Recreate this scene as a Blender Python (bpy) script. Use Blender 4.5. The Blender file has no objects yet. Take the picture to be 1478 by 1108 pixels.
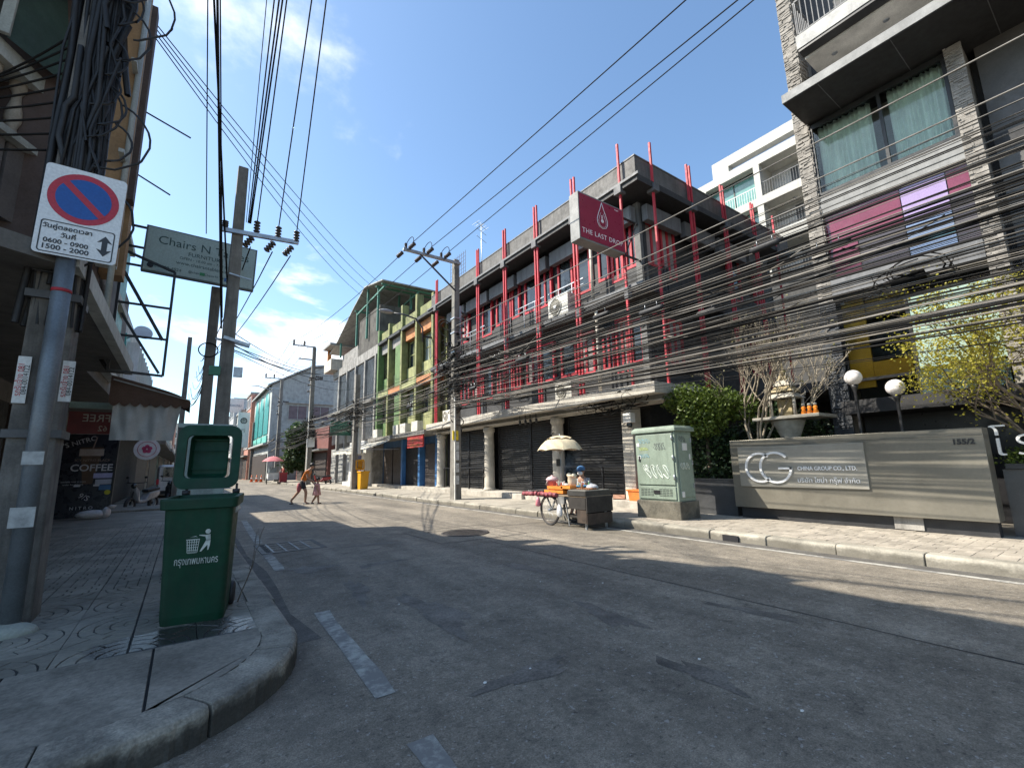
import bpy, math, random
from mathutils import Matrix, Vector
random.seed(7)
R_ = math.radians
sc = bpy.context.scene
C = sc.collection
# ---------------------------------------------------------------- camera
CAMM = Matrix.Identity(3)
FPX, CX, CY, CH = 659.0, 739.0, 554.0, 1.4
def _ri(px, py):
    return Vector((px - CX, -(py - CY), -FPX)).normalized()
_up = _ri(658, -3200); _fy = _ri(265, 680)
_fy = (_fy - _up * _fy.dot(_up)).normalized()
_rx = _fy.cross(_up)
CAMM = Matrix((_rx, _fy, _up))
OR = Vector((0, 0, CH))
def _ray(px, py): return CAMM @ _ri(px, py)
def Zp(px, py, z=0.0):
    d = _ray(px, py); return OR + d * ((z - CH) / d.z)
def Xp(px, py, x):
    d = _ray(px, py); return OR + d * (x / d.x)
def Yp(px, py, y):
    d = _ray(px, py); return OR + d * (y / d.y)
cam = bpy.data.cameras.new('camera'); cam.sensor_width = 36.0; cam.lens = FPX / 1478 * 36
cam.clip_start = 0.05; cam.clip_end = 2000
co = bpy.data.objects.new('camera', cam); C.objects.link(co)
co.matrix_world = Matrix.Translation(OR) @ CAMM.to_4x4()
sc.camera = co
sc.render.resolution_x = 1024; sc.render.resolution_y = 767
# ---------------------------------------------------------------- sky, sun, exposure
SAZ, SEL = R_(36), R_(45)
sundir = Vector((-math.cos(SAZ) * math.cos(SEL), math.sin(SAZ) * math.cos(SEL), math.sin(SEL)))
w = bpy.data.worlds.new('World'); sc.world = w; w.use_nodes = True
nt = w.node_tree; N = nt.nodes; L = nt.links; N.clear()
out = N.new('ShaderNodeOutputWorld'); bg = N.new('ShaderNodeBackground'); bg.inputs['Strength'].default_value = 0.145
sky = N.new('ShaderNodeTexSky'); sky.sky_type = 'NISHITA'; sky.sun_disc = False
sky.sun_elevation = SEL; sky.sun_rotation = math.atan2(sundir.x, sundir.y) % (2 * math.pi)
sky.air_density = 1.0; sky.dust_density = 1.1; sky.ozone_density = 1.9; sky.altitude = 10
tc = N.new('ShaderNodeTexCoord'); sx = N.new('ShaderNodeSeparateXYZ'); L.new(tc.outputs['Generated'], sx.inputs[0])
def mth(op, a, b=None, nodes=N, links=L, clamp=False):
    n = nodes.new('ShaderNodeMath'); n.operation = op; n.use_clamp = clamp
    for i, q in enumerate((a, b)):
        if q is None: continue
        if isinstance(q, (int, float)): n.inputs[i].default_value = q
        else: links.new(q, n.inputs[i])
    return n.outputs[0]
zz = mth('ADD', mth('MAXIMUM', sx.outputs[2], 0.0), 0.16)
cb = N.new('ShaderNodeCombineXYZ')
L.new(mth('DIVIDE', sx.outputs[0], zz), cb.inputs[0]); L.new(mth('DIVIDE', sx.outputs[1], zz), cb.inputs[1])
cb.inputs[2].default_value = 8.8
nz = N.new('ShaderNodeTexNoise'); nz.inputs['Scale'].default_value = 1.05; nz.inputs['Detail'].default_value = 9; nz.inputs['Roughness'].default_value = 0.58
nz.inputs['Distortion'].default_value = 0.25
L.new(cb.outputs[0], nz.inputs['Vector'])
# more cumulus towards the horizon, thin cloud above
low = mth('SUBTRACT', 0.638, mth('MULTIPLY', mth('SUBTRACT', 0.45, sx.outputs[2], clamp=True), 0.42))
cl = N.new('ShaderNodeMapRange'); cl.interpolation_type = 'SMOOTHSTEP'
L.new(nz.outputs[0], cl.inputs[0]); L.new(low, cl.inputs[1]); L.new(mth('ADD', low, 0.13), cl.inputs[2])
mx = N.new('ShaderNodeMix'); mx.data_type = 'RGBA'
L.new(mth('MULTIPLY', mth('MULTIPLY', cl.outputs[0], 0.92), mth('MULTIPLY', sx.outputs[2], 30.0, clamp=True)), mx.inputs[0]); gn = N.new('ShaderNodeVectorMath'); gn.operation = 'MULTIPLY'; gn.inputs[1].default_value = (.89, 1.0, 1.02); L.new(sky.outputs[0], gn.inputs[0]); L.new(gn.outputs[0], mx.inputs[6]); mx.inputs[7].default_value = (6.6, 6.7, 6.9, 1)
L.new(mx.outputs[2], bg.inputs[0]); L.new(bg.outputs[0], out.inputs[0])
sl = bpy.data.lights.new('sun', 'SUN'); sl.energy = 5.0; sl.angle = R_(0.53); sl.color = (1, 0.93, 0.81)
so = bpy.data.objects.new('sun', sl); C.objects.link(so); so.location = (0, 0, 60)
so.rotation_euler = (-sundir).to_track_quat('-Z', 'Y').to_euler()
vs = sc.view_settings; sc.display_settings.display_device = 'sRGB'
vs.view_transform = 'Standard'; vs.look = 'None'; vs.gamma = 1; vs.use_curve_mapping = False; vs.exposure = 0.92
# ---------------------------------------------------------------- helpers
class MB:
    def __init__(s): s.v = []; s.f = []; s.s = []
    def add(s, vs_, fs, sm=False):
        o = len(s.v); s.v += [tuple(p) for p in vs_]
        for f in fs: s.f.append([i + o for i in f]); s.s.append(sm)
        return s
    def box(s, x0, y0, z0, x1, y1, z1):
        return s.add([(x0, y0, z0), (x1, y0, z0), (x1, y1, z0), (x0, y1, z0), (x0, y0, z1), (x1, y0, z1), (x1, y1, z1), (x0, y1, z1)],
                     [(3, 2, 1, 0), (4, 5, 6, 7), (0, 1, 5, 4), (1, 2, 6, 5), (2, 3, 7, 6), (3, 0, 4, 7)])
    def obox(s, m, sx_, sy, sz):
        b = MB().box(-sx_ / 2, -sy / 2, -sz / 2, sx_ / 2, sy / 2, sz / 2)
        return s.add([m @ Vector(p) for p in b.v], b.f)
    def bar(s, a, b, wd, h=None):
        a = Vector(a); b = Vector(b); d = b - a; h = h or wd
        q = d.to_track_quat('Y', 'Z').to_matrix().to_4x4()
        return s.obox(Matrix.Translation((a + b) / 2) @ q, wd, d.length, h)
    def tube(s, pts, r, n=6, cap=True, sm=True):
        pts = [Vector(p) for p in pts]; k = len(pts); vs_ = []; fs = []
        prev = None
        for i, p in enumerate(pts):
            t = (pts[min(i + 1, k - 1)] - pts[max(i - 1, 0)]).normalized()
            if prev is None:
                a = t.cross(Vector((0, 0, 1)))
                if a.length < 1e-3: a = t.cross(Vector((0, 1, 0)))
            else:
                a = prev - t * prev.dot(t)
            a.normalize(); prev = a; b = t.cross(a)
            rr = r[i] if isinstance(r, (list, tuple)) else r
            for j in range(n):
                g = 2 * math.pi * j / n
                vs_.append(p + (a * math.cos(g) + b * math.sin(g)) * rr)
        for i in range(k - 1):
            for j in range(n):
                fs.append((i * n + j, i * n + (j + 1) % n, (i + 1) * n + (j + 1) % n, (i + 1) * n + j))
        s.add(vs_, [f[::-1] for f in fs], sm)
        if cap:
            o = len(s.v) - k * n
            s.f.append([o + j for j in range(n)]); s.s.append(False)
            s.f.append([o + (k - 1) * n + j for j in range(n)][::-1]); s.s.append(False)
        return s
    def cyl(s, a, b, r0, r1=None, n=12, sm=True):
        return s.tube([a, b], [r0, r0 if r1 is None else r1], n, True, sm)
    def prism(s, pts, z0, z1, m=None):
        n = len(pts); vs_ = [Vector((p[0], p[1], z0)) for p in pts] + [Vector((p[0], p[1], z1)) for p in pts]
        if m is not None: vs_ = [m @ p for p in vs_]
        return s.add(vs_, [tuple(range(n))[::-1], tuple(range(n, 2 * n))] + [(i, (i + 1) % n, n + (i + 1) % n, n + i) for i in range(n)])
    def lathe(s, prof, c=(0, 0, 0), n=16, m=None, sm=True):
        c = Vector(c); vs_ = []; fs = []; k = len(prof)
        for r, z in prof:
            for j in range(n):
                g = 2 * math.pi * j / n; p = Vector((r * math.cos(g), r * math.sin(g), z))
                vs_.append((m @ p if m is not None else p) + c)
        for i in range(k - 1):
            for j in range(n): fs.append((i * n + j, i * n + (j + 1) % n, (i + 1) * n + (j + 1) % n, (i + 1) * n + j))
        s.add(vs_, fs, sm); o = len(s.v) - k * n
        if prof[0][0] > 1e-4: s.f.append([o + j for j in range(n)][::-1]); s.s.append(False)
        if prof[-1][0] > 1e-4: s.f.append([o + (k - 1) * n + j for j in range(n)]); s.s.append(False)
        return s
    def ball(s, c, r, n=12, k=8, sq=(1, 1, 1)):
        pr = [(max(1e-5, r * math.sin(math.pi * i / k)), -r * math.cos(math.pi * i / k)) for i in range(k + 1)]
        return s.lathe(pr, c, n, Matrix.Diagonal((sq[0], sq[1], sq[2])))
    def torus(s, m, r0, r1, n=28, k=8):
        vs_ = []; fs = []
        for i in range(n):
            a = 2 * math.pi * i / n
            for j in range(k):
                b = 2 * math.pi * j / k; rr = r0 + r1 * math.cos(b)
                vs_.append(m @ Vector((rr * math.cos(a), rr * math.sin(a), r1 * math.sin(b))))
        for i in range(n):
            for j in range(k):
                fs.append((i * k + j, ((i + 1) % n) * k + j, ((i + 1) % n) * k + (j + 1) % k, i * k + (j + 1) % k))
        return s.add(vs_, fs, True)
    def quad(s, a, b, c, d): return s.add([a, b, c, d], [(0, 1, 2, 3)])
    def poly(s, pts): return s.add(pts, [tuple(range(len(pts)))])
    def xf(s, m): s.v = [tuple(m @ Vector(p)) for p in s.v]; return s
    def mesh(s, name, m):
        me = bpy.data.meshes.new(name); me.from_pydata(s.v, [], s.f); me.polygons.foreach_set('use_smooth', s.s)
        if m is not None: me.materials.append(m)
        me.update(); return me
    def build(s, name, m, parent=None, bev=0.0, local=False):
        return put(name, s.mesh(name, m), parent, bev, local)
def wm(o):
    b = o.matrix_basis.copy()
    return b if o.parent is None else wm(o.parent) @ o.matrix_parent_inverse @ b
def put(name, me, parent=None, bev=0.0, local=False):
    o = bpy.data.objects.new(name, me); C.objects.link(o)
    if parent is not None:
        o.parent = parent
        if not local: o.matrix_parent_inverse = wm(parent).inverted()
    if bev:
        md = o.modifiers.new('bevel', 'BEVEL'); md.width = bev; md.segments = 2; md.limit_method = 'ANGLE'
    return o
def tag(o, label, cat, group=None):
    o['label'] = label; o['category'] = cat
    if group: o['group'] = group
    return o
def thing(name, label, cat, loc=(0, 0, 0), rz=0.0, group=None):
    o = bpy.data.objects.new(name, None); C.objects.link(o); o.empty_display_size = .2
    o.location = loc; o.rotation_euler = (0, 0, rz)
    o.matrix_basis = Matrix.Translation(loc) @ Matrix.Rotation(rz, 4, 'Z')
    return tag(o, label, cat, group)
def struct(o): o['kind'] = 'structure'; return o
def stuff(o): o['kind'] = 'stuff'; return o
def copy_tree(o, parent=None):
    c = o.copy(); C.objects.link(c)
    if parent is not None: c.parent = parent
    for ch in o.children: copy_tree(ch, c)
    return c
def fr(o, ux, uy):
    ux = Vector(ux).normalized(); uy = Vector(uy); uy = (uy - ux * uy.dot(ux)).normalized(); uz = ux.cross(uy)
    m = Matrix((ux, uy, uz)).transposed().to_4x4(); m.translation = Vector(o); return m
FX = lambda x, y, z: fr((x, y, z), (0, -1, 0), (0, 0, 1))    # faces -x (towards the street from the right side)
FY = lambda x, y, z: fr((x, y, z), (1, 0, 0), (0, 0, 1))     # faces -y (towards the camera along the street)
FL = lambda x, y, z: fr((x, y, z), (0, 1, 0), (0, 0, 1))     # faces +x
def text(s, size, m, M4, parent, name='lettering', align='CENTER', ext=0.002, xs=1.0, off=0.0, sp=1.0):
    cu = bpy.data.curves.new('t', 'FONT'); cu.body = s; cu.size = size; cu.align_x = align; cu.align_y = 'CENTER'
    cu.extrude = ext; cu.offset = off; cu.space_character = sp; cu.resolution_u = 3
    ob = bpy.data.objects.new('t', cu); C.objects.link(ob)
    bpy.context.view_layer.update()
    me = bpy.data.meshes.new_from_object(ob.evaluated_get(bpy.context.evaluated_depsgraph_get()))
    bpy.data.objects.remove(ob); bpy.data.curves.remove(cu)
    me.transform(M4 @ Matrix.Diagonal((xs, 1, 1, 1))); me.materials.clear(); me.materials.append(m); me.name = name
    return put(name, me, parent)
# ---------------------------------------------------------------- materials
MATS = {}
def M(name, col, rough=.7, metal=0.0, var=.22, scale=2.5, bump=0.0, bs=60.0, streak=0.0, spec=.5, fine=.12, rnd_=0.0, trans=0.0, emit=0.0, dirt=0.0, dcol=(.03, .028, .025)):
    if name in MATS: return MATS[name]
    m = bpy.data.materials.new(name); m.use_nodes = True; MATS[name] = m
    t = m.node_tree; n = t.nodes; l = t.links; b = n['Principled BSDF']
    b.inputs['Roughness'].default_value = rough; b.inputs['Metallic'].default_value = metal
    b.inputs['Specular IOR Level'].default_value = spec
    if trans: b.inputs['Transmission Weight'].default_value = trans
    g = n.new('ShaderNodeNewGeometry'); pos = g.outputs['Position']
    oi = n.new('ShaderNodeObjectInfo')
    def noise(sc_, det=5, vec=None, ro=.55):
        q = n.new('ShaderNodeTexNoise'); q.inputs['Scale'].default_value = sc_; q.inputs['Detail'].default_value = det; q.inputs['Roughness'].default_value = ro
        l.new(vec if vec is not None else pos, q.inputs['Vector']); return q.outputs[0]
    def mr(v, a, b_, c, d):
        q = n.new('ShaderNodeMapRange'); l.new(v, q.inputs[0])
        for i, k in enumerate((a, b_, c, d)): q.inputs[i + 1].default_value = k
        return q.outputs[0]
    mm = lambda op, a, b_: mth(op, a, b_, n, l)
    f = mr(noise(scale), .3, .7, 1 - var, 1 + var)
    if fine: f = mm('MULTIPLY', f, mr(noise(scale * 18, 3), .3, .7, 1 - fine, 1 + fine))
    if rnd_: f = mm('MULTIPLY', f, mr(oi.outputs['Random'], 0, 1, 1 - rnd_, 1 + rnd_))
    cm = n.new('ShaderNodeVectorMath'); cm.operation = 'SCALE'; cm.inputs[0].default_value = col[:3]; l.new(f, cm.inputs['Scale'])
    c = cm.outputs[0]
    def mixc(fac, c0, c1):
        q = n.new('ShaderNodeMix'); q.data_type = 'RGBA'; l.new(fac, q.inputs[0]); l.new(c0, q.inputs[6])
        if isinstance(c1, tuple): q.inputs[7].default_value = (*c1, 1)
        else: l.new(c1, q.inputs[7])
        return q.outputs[2]
    if streak:
        mp = n.new('ShaderNodeMapping'); mp.inputs['Scale'].default_value = (5, 5, .45); l.new(pos, mp.inputs[0])
        c = mixc(mr(noise(1.3, 6, mp.outputs[0], .65), .48, .72, 0, streak), c, dcol)
    if dirt:
        c = mixc(mr(noise(scale * .55, 8, None, .68), .5, .68, 0, dirt), c, dcol)
    l.new(c, b.inputs['Base Color'])
    l.new(mr(noise(scale * 3, 4), .3, .7, max(0, rough - .1), min(1, rough + .1)), b.inputs['Roughness'])
    if bump:
        bn = n.new('ShaderNodeBump'); bn.inputs['Strength'].default_value = 1; bn.inputs['Distance'].default_value = bump
        l.new(noise(bs, 4), bn.inputs['Height']); l.new(bn.outputs[0], b.inputs['Normal'])
    if emit:
        b.inputs['Emission Strength'].default_value = emit; l.new(c, b.inputs['Emission Color'])
    m['c'] = 1
    return m
conc = M('concrete', (.34, .32, .29), .85, bump=.004, bs=35, streak=.5, dirt=.35)
concd = M('concrete_dirty', (.22, .21, .19), .9, bump=.006, bs=30, streak=.7, dirt=.6)
plaster = M('plaster_cream', (.50, .46, .39), .8, streak=.3, dirt=.2)
white = M('white_paint', (.72, .71, .68), .55, var=.06, streak=.25)
blackp = M('black_paint', (.022, .022, .024), .45, var=.3)
blackw = M('black_wall', (.024, .0245, .026), .7, var=.4, streak=.35, dirt=.3, bump=.003)
greyb = M('grey_beam', (.135, .137, .142), .65, var=.15, streak=.45)
red = M('red_paint', (.44, .026, .042), .6, var=.25, streak=.35, dcol=(.12, .01, .015))
dark = M('dark_void', (.012, .012, .014), .8)
steel = M('galvanised_steel', (.42, .44, .46), .45, .75, var=.2, scale=6, dirt=.2)
alum = M('aluminium', (.55, .55, .54), .4, .9)
rub = M('rubber', (.02, .02, .022), .65)
cableM = M('cable_sheath', (.016, .0155, .015), .8, spec=.15, var=.4, fine=0)
cableG = M('cable_sheath_sunlit', (.20, .185, .165), .8, var=.3, fine=0, spec=.2)  # lighter grey puts the sunlit look of black cables into the colour
def thin_glass(name, tint, fac=.12):
    m = bpy.data.materials.new(name); m.use_nodes = True; n = m.node_tree.nodes; l = m.node_tree.links; n.remove(n['Principled BSDF'])
    tr = n.new('ShaderNodeBsdfTransparent'); tr.inputs[0].default_value = (*tint, 1); gl = n.new('ShaderNodeBsdfGlossy'); gl.inputs['Roughness'].default_value = .02
    fz = n.new('ShaderNodeFresnel'); fz.inputs[0].default_value = 1.5; ms = n.new('ShaderNodeMixShader')
    l.new(mth('ADD', fz.outputs[0], fac, n, l), ms.inputs[0]); l.new(tr.outputs[0], ms.inputs[1]); l.new(gl.outputs[0], ms.inputs[2]); l.new(ms.outputs[0], n['Material Output'].inputs[0]); return m
glass = M('dark_glass', (.02, .028, .032), .06, spec=.8, var=.3)
# ================================================================ ground, road, pavements
def asphalt():
    m = bpy.data.materials.new('asphalt'); m.use_nodes = True; t = m.node_tree; n = t.nodes; l = t.links; b = n['Principled BSDF']
    g = n.new('ShaderNodeNewGeometry'); pos = g.outputs['Position']
    def noise(s, d=6, r=.6, vec=pos):
        q = n.new('ShaderNodeTexNoise'); q.inputs['Scale'].default_value = s; q.inputs['Detail'].default_value = d; q.inputs['Roughness'].default_value = r
        l.new(vec, q.inputs['Vector']); return q.outputs[0]
    def mr(v, a, b_, c, d):
        q = n.new('ShaderNodeMapRange'); l.new(v, q.inputs[0])
        for i, k in enumerate((a, b_, c, d)): q.inputs[i + 1].default_value = k
        return q.outputs[0]
    mm = lambda op, a, b_: mth(op, a, b_, n, l)
    f = mr(noise(.55), .3, .7, .82, 1.2)
    f = mm('MULTIPLY', f, mr(noise(3.2, 9, .72), .3, .7, .70, 1.32))
    f = mm('MULTIPLY', f, mr(noise(120, 3, .7), .3, .7, .55, 1.45)); f = mm('MULTIPLY', f, mr(noise(42, 4, .75), .3, .7, .72, 1.3))
    # long tyre-polished and oily bands that follow the lane
    mp = n.new('ShaderNodeMapping'); mp.inputs['Scale'].default_value = (1.1, .16, 1); l.new(pos, mp.inputs[0])
    f = mm('MULTIPLY', f, mr(noise(1.2, 6, .6, mp.outputs[0]), .35, .68, 1.2, .62))
    spots = mr(noise(2.6, 7, .7), .60, .72, 0, .55)
    chips = mr(noise(30, 2, .5), .655, .70, 0, 1); pits = mr(noise(22, 3, .6), .62, .70, 0, .5); f = mm('MULTIPLY', f, mm('SUBTRACT', 1, pits)); f = mm('MULTIPLY', f, mr(noise(14, 5, .75), .3, .7, .78, 1.25))
    f = mm('MULTIPLY', f, mm('SUBTRACT', 1, spots))
    sc1 = n.new('ShaderNodeVectorMath'); sc1.operation = 'SCALE'; sc1.inputs[0].default_value = (.182, .158, .124); l.new(f, sc1.inputs['Scale'])
    mx = n.new('ShaderNodeMix'); mx.data_type = 'RGBA'; l.new(mm('MULTIPLY', chips, .55), mx.inputs[0]); l.new(sc1.outputs[0], mx.inputs[6]); mx.inputs[7].default_value = (.36, .35, .33, 1)
    # fine cracks
    vo = n.new('ShaderNodeTexVoronoi'); vo.feature = 'DISTANCE_TO_EDGE'; vo.inputs['Scale'].default_value = .42
    wv = n.new('ShaderNodeVectorMath'); wv.operation = 'ADD'
    nn = n.new('ShaderNodeTexNoise'); nn.inputs['Scale'].default_value = 3; nn.inputs['Detail'].default_value = 6; l.new(pos, nn.inputs['Vector'])
    l.new(pos, wv.inputs[0]); l.new(nn.outputs[1], wv.inputs[1]); l.new(wv.outputs[0], vo.inputs['Vector'])
    crk = mm('MULTIPLY', mr(vo.outputs[0], .002, .006, .7, 0), mr(noise(.35), .5, .6, 0, 1))
    mx2 = n.new('ShaderNodeMix'); mx2.data_type = 'RGBA'; l.new(crk, mx2.inputs[0]); l.new(mx.outputs[2], mx2.inputs[6]); mx2.inputs[7].default_value = (.03, .03, .03, 1)
    l.new(mx2.outputs[2], b.inputs['Base Color'])
    l.new(mr(noise(2.5), .3, .7, .72, .9), b.inputs['Roughness'])
    bn = n.new('ShaderNodeBump'); bn.inputs['Distance'].default_value = .006; bn.inputs['Strength'].default_value = 1
    l.new(noise(120, 3, .7), bn.inputs['Height']); l.new(bn.outputs[0], b.inputs['Normal'])
    return m
asph = asphalt()
patchM = M('asphalt_patch', (.095, .088, .078), .85, var=.35, scale=4, fine=.35, bump=.006, bs=90, dirt=.4)
def worn_paint(name, col, thr=.5):
    m = bpy.data.materials.new(name); m.use_nodes = True; t = m.node_tree; n = t.nodes; l = t.links; b = n['Principled BSDF']
    g = n.new('ShaderNodeNewGeometry')
    q = n.new('ShaderNodeTexNoise'); q.inputs['Scale'].default_value = 14; q.inputs['Detail'].default_value = 9; q.inputs['Roughness'].default_value = .72; l.new(g.outputs['Position'], q.inputs['Vector'])
    q2 = n.new('ShaderNodeTexNoise'); q2.inputs['Scale'].default_value = 2.2; q2.inputs['Detail'].default_value = 4; l.new(g.outputs['Position'], q2.inputs['Vector'])
    a = mth('ADD', q.outputs[0], mth('MULTIPLY', mth('SUBTRACT', q2.outputs[0], .5, n, l), .9, n, l), n, l)
    r = n.new('ShaderNodeMapRange'); l.new(a, r.inputs[0]); r.inputs[1].default_value = thr - .10; r.inputs[2].default_value = thr + .10; r.inputs[3].default_value = .92; r.inputs[4].default_value = 0
    mx = n.new('ShaderNodeMix'); mx.data_type = 'RGBA'; l.new(r.outputs[0], mx.inputs[0]); mx.inputs[6].default_value = (.17, .165, .155, 1); mx.inputs[7].default_value = (*col, 1)
    l.new(mx.outputs[2], b.inputs['Base Color']); b.inputs['Roughness'].default_value = .8
    return m
paint = worn_paint('worn_road_paint', (.36, .36, .32), .475)
paint2 = worn_paint('edge_line_paint', (.42, .40, .35), .52)
struct(MB().box(-400, -300, -1, 400, 700, -.03).build('ground', M('ground_earth', (.2, .19, .17), .9)))
# road with slight crown
rb = MB(); xs = [-60, -12, -3.5, 0, 2, 4.2, 6.2, 7.9]; zs = [-.02, -.01, -.005, 0, .012, .018, .012, 0]
zs = [z - .004 for z in zs]
ys = [-40, 0, 10, 30, 80, 200]
rv = [(x, y, z) for y in ys for x, z in zip(xs, zs)]; k = len(xs)
rb.add(rv, [(j * k + i, j * k + i + 1, (j + 1) * k + i + 1, (j + 1) * k + i) for j in range(len(ys) - 1) for i in range(k - 1)], True)
road = struct(rb.build('road', asph))
def rz_(x):
    for i in range(len(xs) - 1):
        if xs[i] <= x <= xs[i + 1]: return zs[i] + (zs[i + 1] - zs[i]) * (x - xs[i]) / (xs[i + 1] - xs[i])
    return 0
def strip(pts_l, pts_r, name, m, dz=.004):
    b = MB(); n_ = len(pts_l)
    v = [(p[0], p[1], rz_(p[0]) + dz) for p in pts_l] + [(p[0], p[1], rz_(p[0]) + dz) for p in pts_r]
    b.add(v, [(i, n_ + i, n_ + i + 1, i + 1) for i in range(n_ - 1)]); return b.build(name, m, road)
def lane_dash(l0, l1, w_=.14):
    a = Vector(l0); b_ = Vector(l1); nn = 6
    pl = [a.lerp(b_, i / nn) + Vector((random.uniform(-.008, .008), 0)) for i in range(nn + 1)]
    pr = [p + Vector((w_ + random.uniform(-.012, .012), 0)) for p in pl]
    return strip(pl, pr, 'lane_dash', paint)
lane_dash((1.02, 1.75), (1.05, 2.46)); lane_dash((1.08, 3.02), (1.15, 5.05))
lane_dash((1.15, 7.4), (1.19, 8.9)); lane_dash((1.22, 10.3), (1.42, 15.2)); lane_dash((1.5, 19), (1.6, 24))
strip([(7.50, y) for y in range(-8, 62, 5)], [(7.61, y) for y in range(-8, 62, 5)], 'edge_line', paint2)
tar = M('tar_joint', (.03, .03, .03), .8)
def joint(a, b_, w_=.018):
    a = Vector(a); b_ = Vector(b_); d = (b_ - a).normalized(); nrm = Vector((-d.y, d.x)); n_ = max(3, int((b_ - a).length / .5))
    pl = []; pr = []
    for i in range(n_ + 1):
        p = a.lerp(b_, i / n_) + nrm * random.uniform(-.012, .012); h = w_ * random.uniform(.3, .75)
        pl.append(p + nrm * h); pr.append(p - nrm * h)
    strip(pl, pr, 'tar_joint', tar, .003)
joint((4.66, -6), (4.70, 7.4)); joint((4.7, 9.9), (4.72, 60)); joint((1.5, 10.9), (3.9, 9.4)); joint((3.9, 9.4), (7.5, 8.9)); joint((1.3, 22.5), (7.6, 22.5)); joint((1.0, 9.0), (2.1, 8.95))
joint((3.9, 7.75), (5.8, 7.75), .025); joint((3.9, 7.75), (3.9, 9.6), .02); joint((5.8, 7.75), (5.8, 9.6), .02); joint((3.9, 9.6), (5.8, 9.6), .02)
def blotch(cx, cy, rx, ry, seed, ang=0):
    q_ = random.Random(seed); n_ = 26; pts_ = []
    for i in range(n_):
        a = 2 * math.pi * i / n_; k_ = 1 + .28 * math.sin(3 * a + seed) + .18 * math.sin(7 * a + 2 * seed) + q_.uniform(-.12, .12); x = rx * k_ * math.cos(a); y = ry * k_ * math.sin(a)
        x, y = x * math.cos(ang) - y * math.sin(ang) + cx, x * math.sin(ang) + y * math.cos(ang) + cy; pts_.append((x, y, rz_(x) + .0025))
    MB().poly(pts_).build('oil_stain', M('oil_stain', (.118, .106, .090), .7, var=.5, scale=3, fine=.4, bump=.005, bs=90), road)
for i, (cx, cy, rx, ry) in enumerate(((1.75, 5.6, .10, .55), (2.1, 4.3, .16, .7), (2.5, 6.9, .35, .12), (3.3, 3.2, .12, .4), (2.0, 2.7, .35, .10), (3.9, 5.2, .1, .5), (1.6, 7.2, .3, .22), (2.9, 2.0, .1, .3), (4.4, 2.4, .08, .4), (3.0, 8.6, .5, .1))): blotch(cx, cy, rx, ry, i + 1, .15 * (i % 3 - 1))
def gutter(pts_l, pts_r): strip(pts_l, pts_r, 'gutter_patch', patchM, .002)
gutter([(.84, y) for y in (4.3, 5.2, 6.4, 7.5, 9, 11, 14)], [(1.02 + .06 * math.sin(y * 2), y) for y in (4.3, 5.2, 6.4, 7.5, 9, 11, 14)])
gutter([(7.62 + .03 * math.sin(y * 3), y) for y in range(-4, 30)], [(7.885, y) for y in range(-4, 30)])
# manhole cover in its concrete collar
mh = thing('manhole_cover', 'round dark iron manhole cover set in the sunlit roadway', 'manhole', (4.9, 8.67, rz_(4.9)))
iron = M('cast_iron', (.055, .05, .047), .6, .5, var=.3, scale=12, bump=.002)
MB().lathe([(.50, 0), (.50, .008), (.47, .012), (.44, .012), (.435, .004)], (4.9, 8.67, rz_(4.9)), 40).build('rim', iron, mh)
b = MB().lathe([(.43, 0), (.43, .009), (.42, .0095)], (4.9, 8.67, rz_(4.9)), 40)
for i in range(-5, 6):
    for j in range(-5, 6):
        if (i * i + j * j) * .0055 < .145: b.obox(Matrix.Translation((4.9 + i * .072, 8.67 + j * .072, rz_(4.9) + .010)) @ Matrix.Rotation(R_(45 if (i + j) % 2 else -45), 4, 'Z'), .06, .018, .008)
b.build('cover_plate', iron, mh)
# storm drain grate by the left line
dg = thing('drain_grate', 'dark steel storm drain grate with pale bars in road near left line', 'drain grate', (1.75, 9.55, 0))
b = MB()
b.box(1.18, 8.92, -.002, 2.22, 9.0, .012).box(1.18, 10.02, -.002, 2.22, 10.1, .012).box(1.18, 9.0, -.002, 1.26, 10.02, .0115).box(2.14, 9.0, -.002, 2.22, 10.02, .0115)
b.build('frame', iron, dg)
MB().box(1.26, 9.0, -.003, 2.14, 10.02, .004).build('pit', dark, dg)
for i in range(4):
    MB().box(1.35 + i * .2, 9.0, .003, 1.385 + i * .2, 10.02, .014).build('bar', M('worn_steel', (.16, .165, .16), .5, .4, dirt=.5), dg)
for i in range(3): MB().box(1.27, 9.25 + i * .25, .002, 2.13, 9.28 + i * .25, .010).build('cross_bar', iron, dg)
# scraps of litter on the asphalt
for q in [(576, 872), (780, 840), (870, 842), (1010, 952), (700, 985), (765, 965), (1158, 1027)]:
    p = Zp(q[0], q[1], .008); a = random.random() * 3; mb = MB(); r0 = random.uniform(.008, .015)
    mb.prism([(p.x + r0 * math.cos(a + t_) * random.uniform(.6, 1.3), p.y + r0 * math.sin(a + t_) * random.uniform(.5, 1)) for t_ in (0, 1.2, 2.4, 3.7, 5)], rz_(p.x) + .002, rz_(p.x) + .007)
    tag(mb.build('paper_scrap', white), 'small pale paper scrap lying flat on the shaded asphalt', 'litter', 'paper scraps on the road')
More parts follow.
